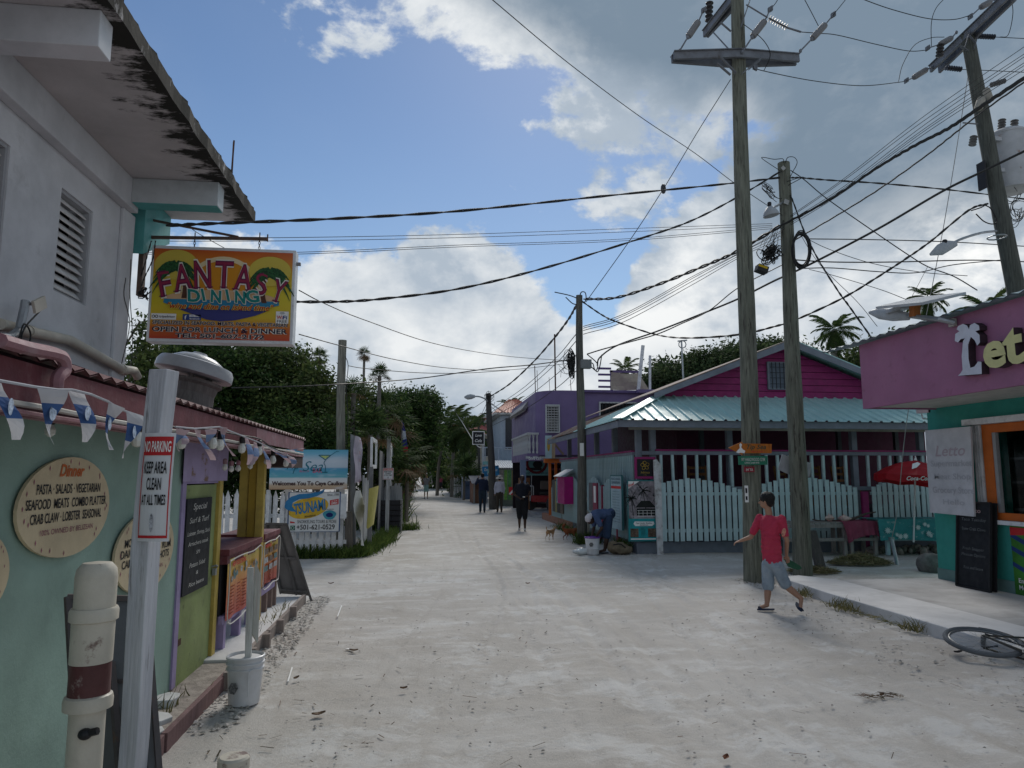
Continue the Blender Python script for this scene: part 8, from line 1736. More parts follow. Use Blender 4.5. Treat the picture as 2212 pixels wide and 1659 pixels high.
# -- leaning pole behind the shop
t3=PY(2089,74,12.);u3=PY(2193,618,12.); d=(u3-t3); b3=t3+d*(t3.z/(-d.z));
r=empty('utility_pole',(b3.x,b3.y,0),'strongly leaning timber pole with transformer behind the pink shop','utility pole'); polebody(r,b3,t3,.20,.118,wood('dark_treated_pole_wood',(.085,.09,.078),stretch=(8,8,.5),var=.3,stain=((.03,.03,.03),5,.55,.7,.9)))
for o in (0,.2):
 b=B(); s_=PY(2010,150,13.0);e_=PY(2175,-8,10.9); b.bar(s_+Vector((o,0,-.0)),e_+Vector((o*.8,0,0)),.05,.15); b.bar(s_+Vector((o,0,.075)),e_+Vector((o*.8,0,.075)),.11,.014); b.build('crossarm',STEEL,r)
for s_,e_ in (((2107,92),(2086,68)),((2117,60),(2104,106)),((2075,100),(2090,110)),((2094,70),(2082,108))): B().bar(PY(s_[0],s_[1],11.8),PY(e_[0],e_[1],11.85),.05,.012).build('brace',STEEL,r)
sleeve(r,(2012,146),(2002,150),(1973,168),(1958,174),12.9); sleeve(r,(2066,70),(2056,82),(2030,96),(2004,104),12.4); sleeve(r,(2150,-2),(2140,4),(2118,16),(2096,36),11.6)
for s_,e_,n_,m_ in (((2032,95),(2029,124),4,CERD),((2108,78),(2150,80),8,CERD),((2042,146),(2078,150),7,CERD),((2140,184),(2172,174),6,CER)): bells(B(),PY(s_[0],s_[1],12.2),PY(e_[0],e_[1],12.2),n_,.075 if n_==4 else .055).build('insulator',m_,r,smooth=True)
for (x,y,w_,h_) in ((2138,205,.14,.28),(2112,222,.15,.26)):
 p=PY(x,y,11.7); B().lathe(p-Vector((0,0,h_/2)),[(w_*.45,0),(w_*.5,.03),(w_*.5,h_-.05),(w_*.3,h_)],12,Matrix.Rotation(R(-16 if x>2120 else 22),3,'Y').to_4x4()).build('arrester',mat('tan_insulator',(.30,.28,.24),var=.1),r,smooth=True)
B().tube([PY(2080,265,11.9),PY(2112,268,11.9)],.015,5).build('hook_bar',STEEL,r); B().obox(PY(2121,380,12.0),(.03,.2,.55)).build('plate',K_BLACK,r)
tc=PY(2186,412,12.3); tr=.36; th=PY(2186,292,12.3).z-tc.z
B().lathe(tc,[(tr*.3,-.02),(tr*.97,0),(tr,.05),(tr,th-.06),(tr*1.03,th-.05),(tr*1.03,th-.01),(tr*.8,th+.05),(.01,th+.07)],28).build('transformer_tank',paint('pale_grey_enamel',(.42,.43,.45),rough=.4,stain=((.22,.09,.04),6,.62,.7,.8)),r,smooth=True)
for dx in (-.12,.16): bells(B(),tc+Vector((dx,0,th)),tc+Vector((dx+.05,0,th+.34)),6,.075).build('bushing',CER,r,smooth=True)
for z in (.25,.8): B().box((t3.x+(tc.x-t3.x)*.5,12.1,tc.z+th*z),(tc.x-tr*.8,12.25,tc.z+th*z+.08)).build('bracket',paint('pale_grey_enamel'),r)
bells(B(),PY(2100,315,11.8),PY(2104,293,11.8),4,.07).build('insulator',CER,r)
B().tube(spl([PY(2152,499,11.8),PY(2120,503,11.2),PY(2080,515,10.9),PY(2052,528,10.8)],5),.022,8).build('lamp_arm',K_GALV,r)
b=B(); P=[PY(2066,526,10.8),PY(2048,530,10.8),PY(2030,540,10.8),PY(2009,550,10.8)]; b.tube(P,[.045,.095,.10,.02],12,flat=.5); b.build('lamp_head',paint('grey_lamp_shell'),r,smooth=True); B().lathe(PY(2041,527,10.8),[(.04,-.02),(.042,.06),(.03,.075),(.001,.08)],8).build('photocell',K_BLACK,r)
B().tube([PY(2150,514,11.84)+Vector((.16*math.cos(t),-.02+.16*math.sin(t)-.02,0)) for t in [k*.6 for k in range(12)]],.014,4,caps=False).build('band',K_GALV,r)
b=B()
for i in range(13):
 cx,cy=2196+rg.gauss(0,9),455+rg.gauss(0,18); rx,ry=rg.uniform(6,20),rg.uniform(10,30); b.tube([PY(cx+rx*math.cos(t),cy+ry*math.sin(t),12.1+.1*math.sin(t*2+i)) for t in [k*math.pi/8 for k in range(rg.randrange(9,17))]],.007,4,caps=False)
for a_ in ([(2128,443),(2140,450),(2150,468),(2153,480),(2142,484),(2125,478),(2108,462)],[(2134,439),(2120,448),(2098,455)]): b.tube(spl([PY(x,y,11.9) for x,y in a_],4),.012,5)
b.build('cable_loops',K_RUBBER,r)
# -- middle street pole
bm=PY(1259,1172,18.); bm.z=0; tm_=PY(1251,638,18.)
r=empty('utility_pole',tuple(bm),'dark timber pole in the street beside the red-brown dog','utility pole'); polebody(r,(bm.x,bm.y,-.3),tm_,.135,.085,wood('old_pole_wood',(.10,.098,.085),stretch=(8,8,.5),var=.3,stain=((.035,.03,.03),5,.55,.7,.8)))
c=PY(1265,787,17.85); B().box((c.x-.14,c.y-.1,c.z-.11),(c.x+.14,c.y+.1,c.z+.12)).build('junction_box',paint('grey_box',(.16,.17,.175)),r,bevel=.01)
b=B()
for i in range(34):
 cx,cy=1234+rg.gauss(0,3.2),781+rg.gauss(0,11); rx,ry=rg.uniform(2,6),rg.uniform(5,15); b.tube([PY(cx+rx*math.cos(t),cy+ry*math.sin(t),17.9+.06*math.sin(t*2+i)) for t in [k*math.pi/5 for k in range(11)]],.012,4,caps=False)
for i in range(10):
 cx,cy=1228+rg.gauss(0,6),785+rg.gauss(0,10); rx,ry=rg.uniform(7,16),rg.uniform(10,22); b.tube([PY(cx+rx*math.cos(t),cy+ry*math.sin(t),17.9) for t in [k*math.pi/6+i for k in range(rg.randrange(6,12))]],.006,3,caps=False)
for a_ in ([(1275,783),(1281,786),(1284,797),(1291,803),(1296,790),(1300,766)],[(1275,789),(1280,795),(1288,800),(1290,785),(1268,765)]): b.tube(spl([PY(x,y,17.85) for x,y in a_],4),.014,4)
b.build('cable_tangle',K_RUBBER,r); B().box(PY(1253,985,17.8),PY(1261,957,17.81)).build('notice',K_WPRINT,r)
b=B();
for a_ in ([(1252,640),(1256,631),(1264,632),(1266,645),(1262,655)],[(1198,631),(1230,638),(1248,645)],[(1222,642),(1236,655),(1246,658)]): b.tube(spl([PY(x,y,18.) for x,y in a_],4),.014,4)
b.build('jumper',K_RUBBER,r)
# -- far street-lamp pole and the rest
bf=PY(1066,1100,36.4); bf.z=0; r=empty('street_lamp_pole',tuple(bf),'dark far pole with a street lamp arm, just beyond the woman in the pale hat','lamp pole'); polebody(r,(bf.x,bf.y,-.3),PY(1055,850,36.4),.21,.135,POLED)
B().tube(spl([PY(1053,868,36.2),PY(1048,862,36),PY(1036,857,36),PY(1022,856,36)],4),.04,6).build('lamp_arm',K_GALV,r); B().tube([PY(1026,856,36),PY(1018,857,36),PY(1010,858,36),PY(1003,858,36)],[.07,.13,.13,.04],8,flat=.5).build('lamp_head',paint('grey_lamp_shell'),r,smooth=True); B().box(PY(1015,855,36),PY(1018,852,36.1)).build('photocell',K_BLACK,r)
b=B();
for i in range(7): cx,cy=1054+rg.uniform(-4,8),855+rg.uniform(-4,14); b.tube([PY(cx+rg.uniform(4,9)*math.cos(t),cy+rg.uniform(5,10)*math.sin(t),36.2) for t in [k*.6 for k in range(9)]],.015,3,caps=False)
b.build('cable_tangle',K_RUBBER,r)
B().box(PY(1053,1022,36.1),PY(1056,1014,36.15)).build('sticker',paint('turquoise_board'),r)
for (x0,y0,x1,y1,Y,rd,l) in ((1017,1042,1011,902,60,.15,'grey far pole carrying a small transformer'),(1036,1035,1034,922,50,.09,'thin grey far pole beside the red tiled roof'),(972,1050,969,985,70,.14,'slim far pole among the coconut trunks on the right'),(932,1020,929,985,110,.2,'faint pole at the far left end of the street'),(958,1030,955,980,105,.2,'faint pole at the far right end of the street')):
 q=PY(x0,y0,Y); q.z=0; r=empty('utility_pole',tuple(q),l,'utility pole'); polebody(r,q,PY(x1,y1,Y),rd,rd*.8,WOODG if Y>55 else POLED)
 if Y==60: c=PY(1023,940,60); B().lathe(c-Vector((0,0,.4)),[(.30,0),(.32,.1),(.32,.8),(.2,.9)],12).build('transformer_tank',paint('pale_grey_enamel'),r)
q=PY(739,980,16.2); q.z=0; r=empty('timber_pole',tuple(q),'bare cut-off timber pole rising behind the bar banner','pole'); polebody(r,q,PY(739,735,16.2),.10,.092,wood('pale_pole_wood',(.20,.195,.165),stretch=(8,8,.5),var=.3,stain=((.06,.055,.045),5,.5,.7,.8)))
B().tube(spl([PY(x,y,16.05) for x,y in ((746,770),(752,790),(748,840),(752,900),(749,960))],4),.008,4).build('cable',K_RUBBER,r)
# ---------------------------------------------------------------- overhead cables
def cable(label,pts,r0,r1=None,m_=K_RUBBER,twist=0.,n=10,name='overhead_cable',sides=5):
 """pts: (x px, y px, distance Y)"""
 P=spl([PY(*p) for p in pts],n); k=len(P);
 if twist: P=[p+Vector((0,0,twist*math.sin(i*1.9)*(1+.5*math.sin(i*.37)))) for i,p in enumerate(P)]
 rr=[r0+(( r1 or r0)-r0)*i/(k-1) for i in range(k)]
 return B().tube(P,rr,sides,caps=False).build(name,m_,label=label,cat='cable')
def strand(label,pts,r,sep=.035,turns=26,n=9):
 P=spl([PY(*p) for p in pts],n); k=len(P); b=B()
 for ph in (0,math.pi): b.tube([p+Vector((sep*.5*math.cos(i*1.1+ph)*.6,0,sep*.5*math.sin(i*1.1+ph))) for i,p in enumerate(P)],r,5,caps=False)
 return b.build('overhead_cable',K_RUBBER,label=label,cat='cable')
strand('black twisted cable from the mouldy roof corner to the top of the short thick pole',[(360,487,7.3),(480,482,7.6),(730,472,8.4),(1000,455,9.4),(1300,424,10.6),(1560,398,11.7),(1690,383,11.95)],.011,.024)
strand('black cable leaving the short thick pole towards the upper transformer',[(1700,384,11.95),(1730,384,12),(1790,389,12.2),(1900,396,12.4),(2050,410,12.8),(2230,432,13.)],.010,.022)
strand('black sagging cable from behind the dining sign to the short thick pole',[(560,650,7.9),(700,652,8.2),(820,646,8.6),(1000,622,9.3),(1190,575,10.),(1400,510,10.8),(1500,474,11.2),(1600,422,11.7),(1690,368,11.95)],.010,.022)
for i,(a_,b_) in enumerate(((514,483),(521,487),(545,490),(549,494))):
 cable('thin grey line crossing behind the dining sign, %s of the four'%('uppermost','second','third','lowest')[i],[(300,a_,9),(640,(a_-1 if i<2 else a_),9.6),(1000,a_-8-4*(i>1)*2,10.6),(1350,a_-20-(9 if i>1 else 0),11.3),(1668,b_,11.9)],.0045)
strand('wavy thick cable from the middle pole top to the short thick pole',[(1262,646,18.),(1330,643,17.03),(1420,615,15.60),(1517,576,14.04),(1590,544,13.00),(1684,489,11.80)],.019,.05)
cable('thickest black cable sweeping up from the short pole to the upper right corner',[(1684,489,11.8),(1789,433,11.2),(1894,363,10.7),(1977,314,10.4),(2051,276,10.2),(2124,227,9.9),(2230,157,9.6)],.020,.034,twist=.006,n=14,sides=8)
cable('black cable running close under the thickest one',[(1700,528,11.9),(1800,470,11.5),(1900,408,11.),(2000,337,10.8),(2060,290,10.5),(2124,240,10.3),(2230,165,10)],.013,.016,twist=.004)
for i,(a_,m_,b_) in enumerate(((101,384,478),(117,388,481),(123,401,487),(136,405,490),(142,409,493),(151,413,497))):
 cable('thin line fanning from the short pole to the upper right corner, %s'%('first from above','second from above','third from above','fourth from above','fifth from above','lowest')[i],[(1690,b_,11.9),(1824,m_+1,11.5),(2000,a_+ (m_-a_)*.52,10.8),(2230,a_-12,10.)],.0055)
for i,(a_,b_) in enumerate(((705,497),(709,501),(714,508),(722,515))):
 cable('thin line between the middle pole and the short thick pole, %s'%('uppermost','second from above','third from above','lowest')[i],[(1260,a_,18.),(1350,a_-28,16.51),(1500,(a_+b_)/2+ -6,15.6),(1600,b_+48-8*i/3,12.94),(1690,b_,11.90)],.010,.005)
cable('black cable from the middle pole box straight up to the right edge',[(1290,790,17.9),(1296,772,17.85),(1334,746,17.35),(1419,716,16.12),(1516,678,14.69),(1594,646,13.65),(1670,608,12.74),(1744,574,12.03),(1894,496,11.20),(2033,415,10.60),(2124,370,10.20),(2235,316,9.80)],.020,.022,n=8)
cable('black drop cable from the middle pole crossing below the thick one',[(1268,765,17.9),(1300,755,17.68),(1352,741,17.03),(1419,722,16.12),(1470,700,15.21),(1530,672,14.43),(1594,622,13.26),(1690,572,11.96)],.018,.010)
strand('sagging cable from the middle pole to the leaning pole with the lamp',[(1256,650,18.),(1300,680,17.35),(1337,697,16.83),(1414,722,18.),(1480,730,15.08),(1594,723,13.78),(1670,706,13.20),(1723,689,12.87),(1822,643,12.48),(1895,599,12.22),(1958,558,12.09),(2012,520,11.96),(2093,454,11.90),(2134,440,11.90)],.013,.026)
cable('thin cable falling from the short pole top towards the shop palms',[(1708,368,11.95),(1737,388,11.7),(1786,429,11.4),(1883,497,10.8),(1958,548,10.4),(2004,576,10.1),(2060,597,9.8),(2111,627,9.5)],.009)
strand('twisted cable dropping from the short pole to the shop roof corner',[(1703,420,11.9),(1711,430,11.8),(1737,499,11.4),(1769,563,11.),(1810,628,10.6),(1834,661,10.4),(1883,730,10.2)],.010,.022)
cable('long straight guy wire from the upper edge to the short pole',[(1050,-12,7.5),(1220,130,9.),(1380,250,10.2),(1500,330,11.),(1590,398,11.6),(1690,465,11.9)],.006)
cable('straight guy wire from the tall pole down to the middle pole',[(1578,172,11.30),(1510,280,12.87),(1433,408,14.69),(1360,520,16.38),(1266,652,17.9)],.007,.010)
B().ell(PY(1433,408,16.2),(.07,.07,.13),None,8,6).build('guy_insulator',CERD,label='small dark insulator on the guy wire between two poles',cat='insulator')
cable('power line from the tall pole to the leaning pole, middle of three',[(1730,69,11.3),(1770,72,11.5),(1810,76,11.7),(1894,96,12.),(1963,110,12.2),(2004,108,12.3)],.008)
cable('power line from the tall pole to the leaning pole, lowest of three',[(1632,146,11.1),(1649,153,11.2),(1754,174,11.7),(1859,185,12.2),(1939,178,12.7),(1960,174,12.8)],.008)
cable('highest power line running to the leaning pole',[(1845,-12,11.),(1869,0,11.2),(1929,21,11.4),(2005,40,11.5),(2060,42,11.6),(2100,32,11.6)],.008)
for l,p_ in (('wire loop hanging from the tall pole across the crossarm',[(1606,52,11.1),(1640,78,11.),(1655,95,11.),(1663,112,11.),(1662,128,11.1),(1650,153,11.2)]),('short jumper wire from the upper edge to the right-hand insulator',[(1736,-5,11.2),(1752,25,11.2),(1768,56,11.2)]),('lead rising from the tall pole insulator to the upper edge',[(1664,20,11.1),(1676,6,11.1),(1684,-10,11.1)]),('lead rising from the rightmost insulator of the tall pole',[(1800,32,11.2),(1818,10,11.2),(1834,-10,11.2)]),('curved jumper wire left of the leaning pole, the longer one',[(1941,176,12.8),(1950,140,12.8),(1975,98,12.6),(2010,82,12.5),(2040,80,12.4)]),('curved jumper wire left of the leaning pole, the upper one',[(2012,100,12.4),(2012,50,12.2),(2022,18,12.),(2045,-8,11.8)]),('slack jumper loop at the upper right corner',[(2160,80,12.),(2178,75,12),(2188,30,11.8),(2184,-8,11.8)]),('thin line from the leaning pole insulators to the right edge',[(2078,150,12.2),(2130,152,12.),(2230,157,11.6)]),('upper thin line from the leaning pole to the right edge',[(2150,80,12.),(2190,82,11.8),(2230,84,11.6)])):
 cable(l,p_,.007,name='jumper_wire')
for l,p_,q in (('level black cable right of the coil, upper one',[(1745,516,11.9),(1900,518,12),(2060,523,12.3),(2230,533,12.6)],.010),('level black cable right of the coil, lower one',[(1712,561,11.9),(1800,566,12),(1930,566,12.2),(2100,562,12.5),(2230,566,12.8)],.012),('slack cable below the coil running behind the leaning pole',[(1725,580,11.9),(1800,579,12.),(1900,587,12.2),(1980,589,12.3),(2060,572,12.5),(2180,560,12.8)],.010),('thin line descending from the coil to the solar lamp',[(1740,514,11.9),(1790,538,11.5),(1880,568,11.),(1990,588,10.4),(2090,596,10.)],.006),('thin straight wire descending from the coil past the palm',[(1724,498,11.9),(1770,570,11.4),(1850,650,10.8),(1895,705,10.2)],.005),('thin line descending across to the pink fascia edge',[(1748,582,11.9),(1800,595,11.5),(1900,625,10.9),(1960,648,10.5)],.006),('thin wires from the lamp cable to the solar lamp',[(2004,576,11.),(1970,640,10.8),(1940,690,10.5)],.004),
  ('thin line from the dining sign sagging to the middle pole, upper one',[(646,627,8.50),(700,655,9.30),(790,692,10.80),(950,745,13.26),(1100,770,18.),(1240,780,17.9)],.007),('thin line from the dining sign sagging to the middle pole, lower one',[(646,722,8.50),(740,748,9.80),(860,778,11.96),(980,796,13.91),(1100,799,18.),(1236,784,17.9)],.007),('thin line from the bare timber pole to the middle pole',[(752,790,14.56),(790,796,14.95),(900,805,15.73),(1000,806,16.51),(1100,800,17.16)],.008),('dark red-black cable sagging from the left trees to the middle pole',[(500,838,14.56),(700,832,15.08),(900,818,18.),(1050,797,16.83),(1150,788,17.48),(1240,776,17.9)],.014),
  ('thin cable from the bracket bar down past the dining sign',[(398,482,7.7),(430,505,7.8),(487,537,7.9)],.004)):
 cable(l,p_,q)
strand('twisted cable from the middle pole to the far lamp pole',[(1246,658,18.),(1228,690,20),(1195,733,23),(1150,784,28.5),(1100,830,32.5),(1060,856,36.3)],.020,.05)
for i,(a_,b_) in enumerate(((720,884),(735,890),(765,902),(800,920))):
 cable('thin line from the middle pole to the far lamp pole, %s'%('uppermost','second','third','lowest')[i],[(1246,a_,18.),(1200,a_+(b_-a_)*.33,25),(1130,a_+(b_-a_)*.72,30.5),(1062,b_,36.3)],.012)
for i,(x1,y1,Y) in enumerate(((968,905,60),(1018,935,60),(1100,895,40),(1110,905,40),(1034,925,50),(1075,893,40))):
 cable('thin service wire from the far lamp pole to %s'%('the coconut palms','the transformer pole','the orange hip roof','the balcony below the orange roof','the thin grey pole','the eave of the pale blue house')[i],[(1055,860+3*i,36.3),((1055+x1)/2,(862+y1)/2+4,(36.3+Y)/2),(x1,y1,Y)],.014)
cable('pale drooping cable beneath the coconut palms towards the red tiled roof',[(980,885,58),(1000,915,55),(1020,948,50),(1035,966,45),(1048,962,40)],.03,m_=mat('pale_cable',(.35,.35,.34),var=.1,bump=0))
for a_ in ([(336,520,7.6),(330,560,7.6),(312,600,7.6),(306,618,7.6)],[(327,520,7.6),(316,560,7.6),(305,596,7.6)]): strand('twisted pair of wires beside the dining sign, %s'%('right one' if a_[0][0]==336 else 'wall side'),a_,.004,.012)
b=B()
for i in range(7): b.tube([PY(312+rg.uniform(-8,10)+rg.uniform(5,12)*math.cos(t),630+rg.uniform(-3,12)*1.0+rg.uniform(6,14)*math.sin(t),7.5) for t in [k*.8 for k in range(7)]],.006,4,caps=False)
b.build('cable_tangle',K_RUBBER,label='small tangle of cables at the wall beside the dining sign',cat='cable')
# ================================================================ PEOPLE AND DOGS
WK=bpy.data.scenes.new('workbench')
def blob(name,m_,parent,parts,voxel=.012,smooth=4,wr=0.,seed=0,wf=9.):
 """one continuous surface out of capsules (p,q,r1,r2) and ellipsoids (c,(rx,ry,rz),M)"""
 b=B()
 for p in parts:
  if len(p)==4:
   a,c,r1,r2=p; a=Vector(a);c=Vector(c); d=c-a; L=max(d.length,1e-4); M=d.to_track_quat('Z','Y').to_matrix().to_4x4() if d.length>1e-5 else Matrix(); n=5; pr=[]
   for i in range(n): t=math.pi/2*(1-i/n); pr.append((max(r1*math.cos(t),1e-3),-r1*math.sin(t)))
   pr.append((r1,0)); pr.append((r2,L))
   for i in range(1,n+1): t=math.pi/2*i/n; pr.append((max(r2*math.cos(t),1e-3),L+r2*math.sin(t)))
   b.lathe(a,pr,14,M)
  else: b.ell(p[0],p[1],p[2],14,10)
 me=bpy.data.meshes.new(name); o_=ORG[parent.name]; me.from_pydata([tuple(Vector(v)-o_) for v in b.v],[],b.f); ob=bpy.data.objects.new('tmp',me); WK.collection.objects.link(ob)
 # close the lathe poles so that every piece is watertight, then merge by voxels
 bm=bmesh.new(); bm.from_mesh(me); bmesh.ops.remove_doubles(bm,verts=bm.verts,dist=1e-5); bmesh.ops.holes_fill(bm,edges=[e for e in bm.edges if e.is_boundary],sides=0); bmesh.ops.recalc_face_normals(bm,faces=bm.faces); bm.to_mesh(me); bm.free()
 md=ob.modifiers.new('r','REMESH'); md.mode='VOXEL'; md.voxel_size=voxel; md.adaptivity=0
 ms=ob.modifiers.new('s','SMOOTH'); ms.iterations=smooth; ms.factor=.5
 WK.view_layers[0].update(); dg=WK.view_layers[0].depsgraph; out=bpy.data.meshes.new_from_object(ob.evaluated_get(dg)); out.name=name
 bpy.data.objects.remove(ob)
 if wr:
  for v in out.vertices:
   k=noise.noise(Vector((v.co.x*wf+seed,v.co.y*wf,v.co.z*wf*.55))); v.co+=v.normal*(wr*k+wr*.5*noise.noise(v.co*wf*2.7))
 out.materials.clear(); out.materials.append(m_); out.shade_smooth()
 o=bpy.data.objects.new(name,out); C.objects.link(o); o.parent=parent; ORG[o.name]=o_; return o
SK1=mat('brown_skin',(.16,.08,.05),rough=.55,var=.06,bump=.05,bscale=80); SK2=mat('dark_brown_skin',(.055,.03,.02),rough=.5,var=.06,bump=.05,bscale=80); SK3=mat('tan_skin',(.34,.19,.125),rough=.55,var=.06,bump=.05)
HAIR=mat('black_hair',(.008,.007,.007),rough=.6,var=.3,scale=30,bump=.6,bscale=60)
def cl(name,c=None,**k): return mat(name,c,rough=.9,bump=.25,bscale=60,**{**dict(var=.08,scale=6),**k})
def frame(d,up):
 d=Vector(d).normalized(); up=Vector(up); x=d.cross(up).normalized(); u=x.cross(d); return Matrix((x,d,u)).transposed()   # columns: right, forward, up
def hand(parts,wr,ha,s,curl=.5,side=1,axis=None,far=False):
 wr=Vector(wr);ha=Vector(ha); d=(ha-wr).normalized(); ax=Vector(axis) if axis else d.cross(Vector((0,0,1)))
 if ax.length<.1: ax=Vector((1,0,0))
 ax.normalize(); nn=ax.cross(d).normalized();
 pc=wr+d*.045*s
 if far: parts.append((wr,wr+d*.10*s,.030*s,.022*s)); return
 parts.append((pc,(.040*s,.050*s,.016*s),Matrix((ax,d,nn)).transposed().to_4x4()))
 for i,(o,L) in enumerate(((-.030,.062),(-.011,.072),(.009,.068),(.027,.052))):
  a=pc+ax*o*s+d*.035*s; m1=a+(d*math.cos(curl*.5)-nn*math.sin(curl*.5))*L*.5*s; m2=m1+(d*math.cos(curl*1.6)-nn*math.sin(curl*1.6))*L*.5*s; parts.append((a,m1,.0095*s,.0085*s)); parts.append((m1,m2,.0085*s,.007*s))
 a=pc-ax*.032*s*side-d*.015*s; m1=a+(-ax*side*.6+d*.7-nn*.2).normalized()*.035*s; parts.append((a,m1,.012*s,.010*s)); parts.append((m1,m1+(d*.9-ax*side*.1-nn*.4).normalized()*.03*s,.010*s,.008*s))
def person(label,J,H,look,skin,top,bottom,shoes,hair=HAIR,sleeve=.55,legs='shorts',voxel=.012,detail=True,build=1.,female=False,hat=None,curl=.5,group=None,feet=None,haircap=1.,hs=1.,loose=.0):
 s=H/1.75; J={k:Vector(v) for k,v in J.items()}; base=(J['anL']+J['anR'])/2; root=empty('person',(base.x,base.y,0),label,'person',group)
 sp=(J['neck']-J['pel']).normalized(); side=(J['shR']-J['shL']).normalized(); fw=sp.cross(side)*-1; fw=(side.cross(sp)*-1).normalized(); fw=Vector(look.get('chest',fw)) if isinstance(look,dict) and 'chest' in look else sp.cross(side).normalized()
 M=Matrix((side,sp.cross(side).normalized(),sp)).transposed().to_4x4()
 bw=build
 ch=J['pel'].lerp(J['neck'],.68); wa=J['pel'].lerp(J['neck'],.36)
 def torso(g): return [(ch,((.158 if not female else .135)*s*bw+g,.105*s*bw+g,.19*s+g),M),(wa,(.132*s*bw+g,.098*s*bw+g,.16*s+g),M),(J['pel'],(.150*s*bw+g,.108*s*bw+g,.115*s+g),M),(J['shL']-sp*.03*s,J['shR']-sp*.03*s,.062*s+g*.7,.062*s+g*.7)]
 P=torso(-.008*s); hd=J['head']; lk=Vector(look['face']).normalized(); Fm=frame(lk,look.get('up',sp))
 s0=s; sh=s*hs; F4=lambda x,y,z:hd+Fm@Vector((x*sh,y*sh,z*sh))
 P+= [(J['neck']-sp*.03*s,hd-Fm@Vector((0,.01,.06))*s,.056*s,.050*s),(F4(0,-.01,.025),(.074*sh,.093*sh,.088*sh),Fm.to_4x4()),(F4(0,.02,-.045),(.056*sh,.066*sh,.062*sh),Fm.to_4x4())]
 if detail: P+=[(F4(0,.085,.0),F4(0,.107,-.028),.009*s,.014*s),(F4(-.03,.075,.028),F4(.03,.075,.028),.012*s,.012*s),(F4(-.016,.083,-.058),F4(.016,.083,-.058),.008*s,.008*s)]
 P+=[(F4(sg*.075,-.005,-.005),(.012*s,.020*s,.030*s),Fm.to_4x4()) for sg in(-1,1)]
 for q in 'LR':
  P+=[(J['sh'+q],J['el'+q],.046*s*bw,.037*s),(J['el'+q],J['wr'+q],.037*s,.026*s),(J['hi'+q],J['kn'+q],.078*s*bw,.054*s),(J['kn'+q],J['kn'+q].lerp(J['an'+q],.3),.052*s,.056*s),(J['kn'+q].lerp(J['an'+q],.3),J['an'+q],.056*s,.036*s)]
  hand(P,J['wr'+q],J['ha'+q],s,curl,1 if q=='R' else -1,far=not detail)
  P+=[(J['an'+q]-Vector((0,0,.02*s)),J['to'+q],.034*s,.026*s)]
 blob('body',skin,root,P,voxel)
 g=.016*s; S_=torso(g)
 for q in 'LR':
  e=J['sh'+q].lerp(J['el'+q],min(sleeve,1)); S_.append((J['sh'+q],e,.066*s,.060*s))
  if sleeve>1: S_.append((J['el'+q],J['wr'+q],.056*s,.042*s))
 hem=J['pel']-sp*.02*s; S_+=[(J['pel'].lerp(J['neck'],t),((.168+loose-.012*t)*s*bw,(.122+loose*.5)*s*bw,.085*s),M) for t in (-.03,.07,.17,.27,.37,.47,.57,.66)]
 blob('shirt',top,root,S_,voxel,5,.018*s,1,11.)
 T_=[(J['pel']-sp*.02*s,(.158*s*bw,.122*s*bw,.12*s),M)]
 for q in 'LR':
  if legs=='shorts': e=J['hi'+q].lerp(J['kn'+q],.92); T_.append((J['hi'+q],e,.098*s*bw,.092*s))
  elif legs=='long': T_+=[(J['hi'+q],J['kn'+q],.092*s*bw,.070*s),(J['kn'+q],J['an'+q],.070*s,.058*s)]
  elif legs=='below': T_+=[(J['hi'+q],J['kn'+q],.105*s*bw,.088*s),(J['kn'+q],J['kn'+q].lerp(J['an'+q],.22),.088*s,.080*s)]
 blob('trousers',bottom,root,T_,voxel,4,.008*s,2)
 if shoes:
  for q in 'LR':
   a=J['an'+q];t=J['to'+q]; d=(t-a).normalized(); up=Vector((0,0,1)) if not feet or q not in feet else Vector(feet[q]); d2=(d-up*d.dot(up)).normalized(); x=d2.cross(up).normalized(); so=B(); c=t-up*.022*s; n=12; ring=[c+d2*(-.085+.145*math.cos(k*math.pi/6))*s+x*(.048+.006*math.cos(k*math.pi/6))*s*math.sin(k*math.pi/6) for k in range(12)]
   so.prism(ring,up*-.022*s)
   if shoes[1]=='sandal':
    so.tube([c+x*.05*s-up*.01*s+d2*.01*s,c+up*.030*s+d2*.035*s,c-x*.05*s-up*.01*s+d2*.01*s],.010*s,5); so.tube([c+x*.048*s-up*.01*s,c+up*.034*s+d2*.01*s,c-x*.048*s-up*.01*s],.012*s,5)
    so.build('sandal',shoes[0],root)
   else: blob('shoe',shoes[0],root,[(c+up*.01*s-d2*.07*s,c+up*.0*s+d2*.05*s,.046*s,.038*s)],max(voxel,.01),2)
 if hair: blob('hair',hair,root,[(F4(0,-.022,.040),(.083*sh*haircap,.096*sh*haircap,.082*sh*haircap),Fm.to_4x4()),(F4(0,-.055,-.018),(.076*sh*haircap,.056*sh,.070*sh),Fm.to_4x4())],max(voxel*.8,.008),2,.006*s,5,30.)
 if detail and skin:
  eb=B(); [eb.ell(F4(sg*.030,.080,.008),(.011*s,.009*s,.009*s),Fm.to_4x4(),8,6) for sg in(-1,1)]; eb.build('eyes',mat('eye_dark',(.02,.015,.012),rough=.2,var=0,bump=0),root)
 if hat: hat(root,F4,Fm,s)
 return root
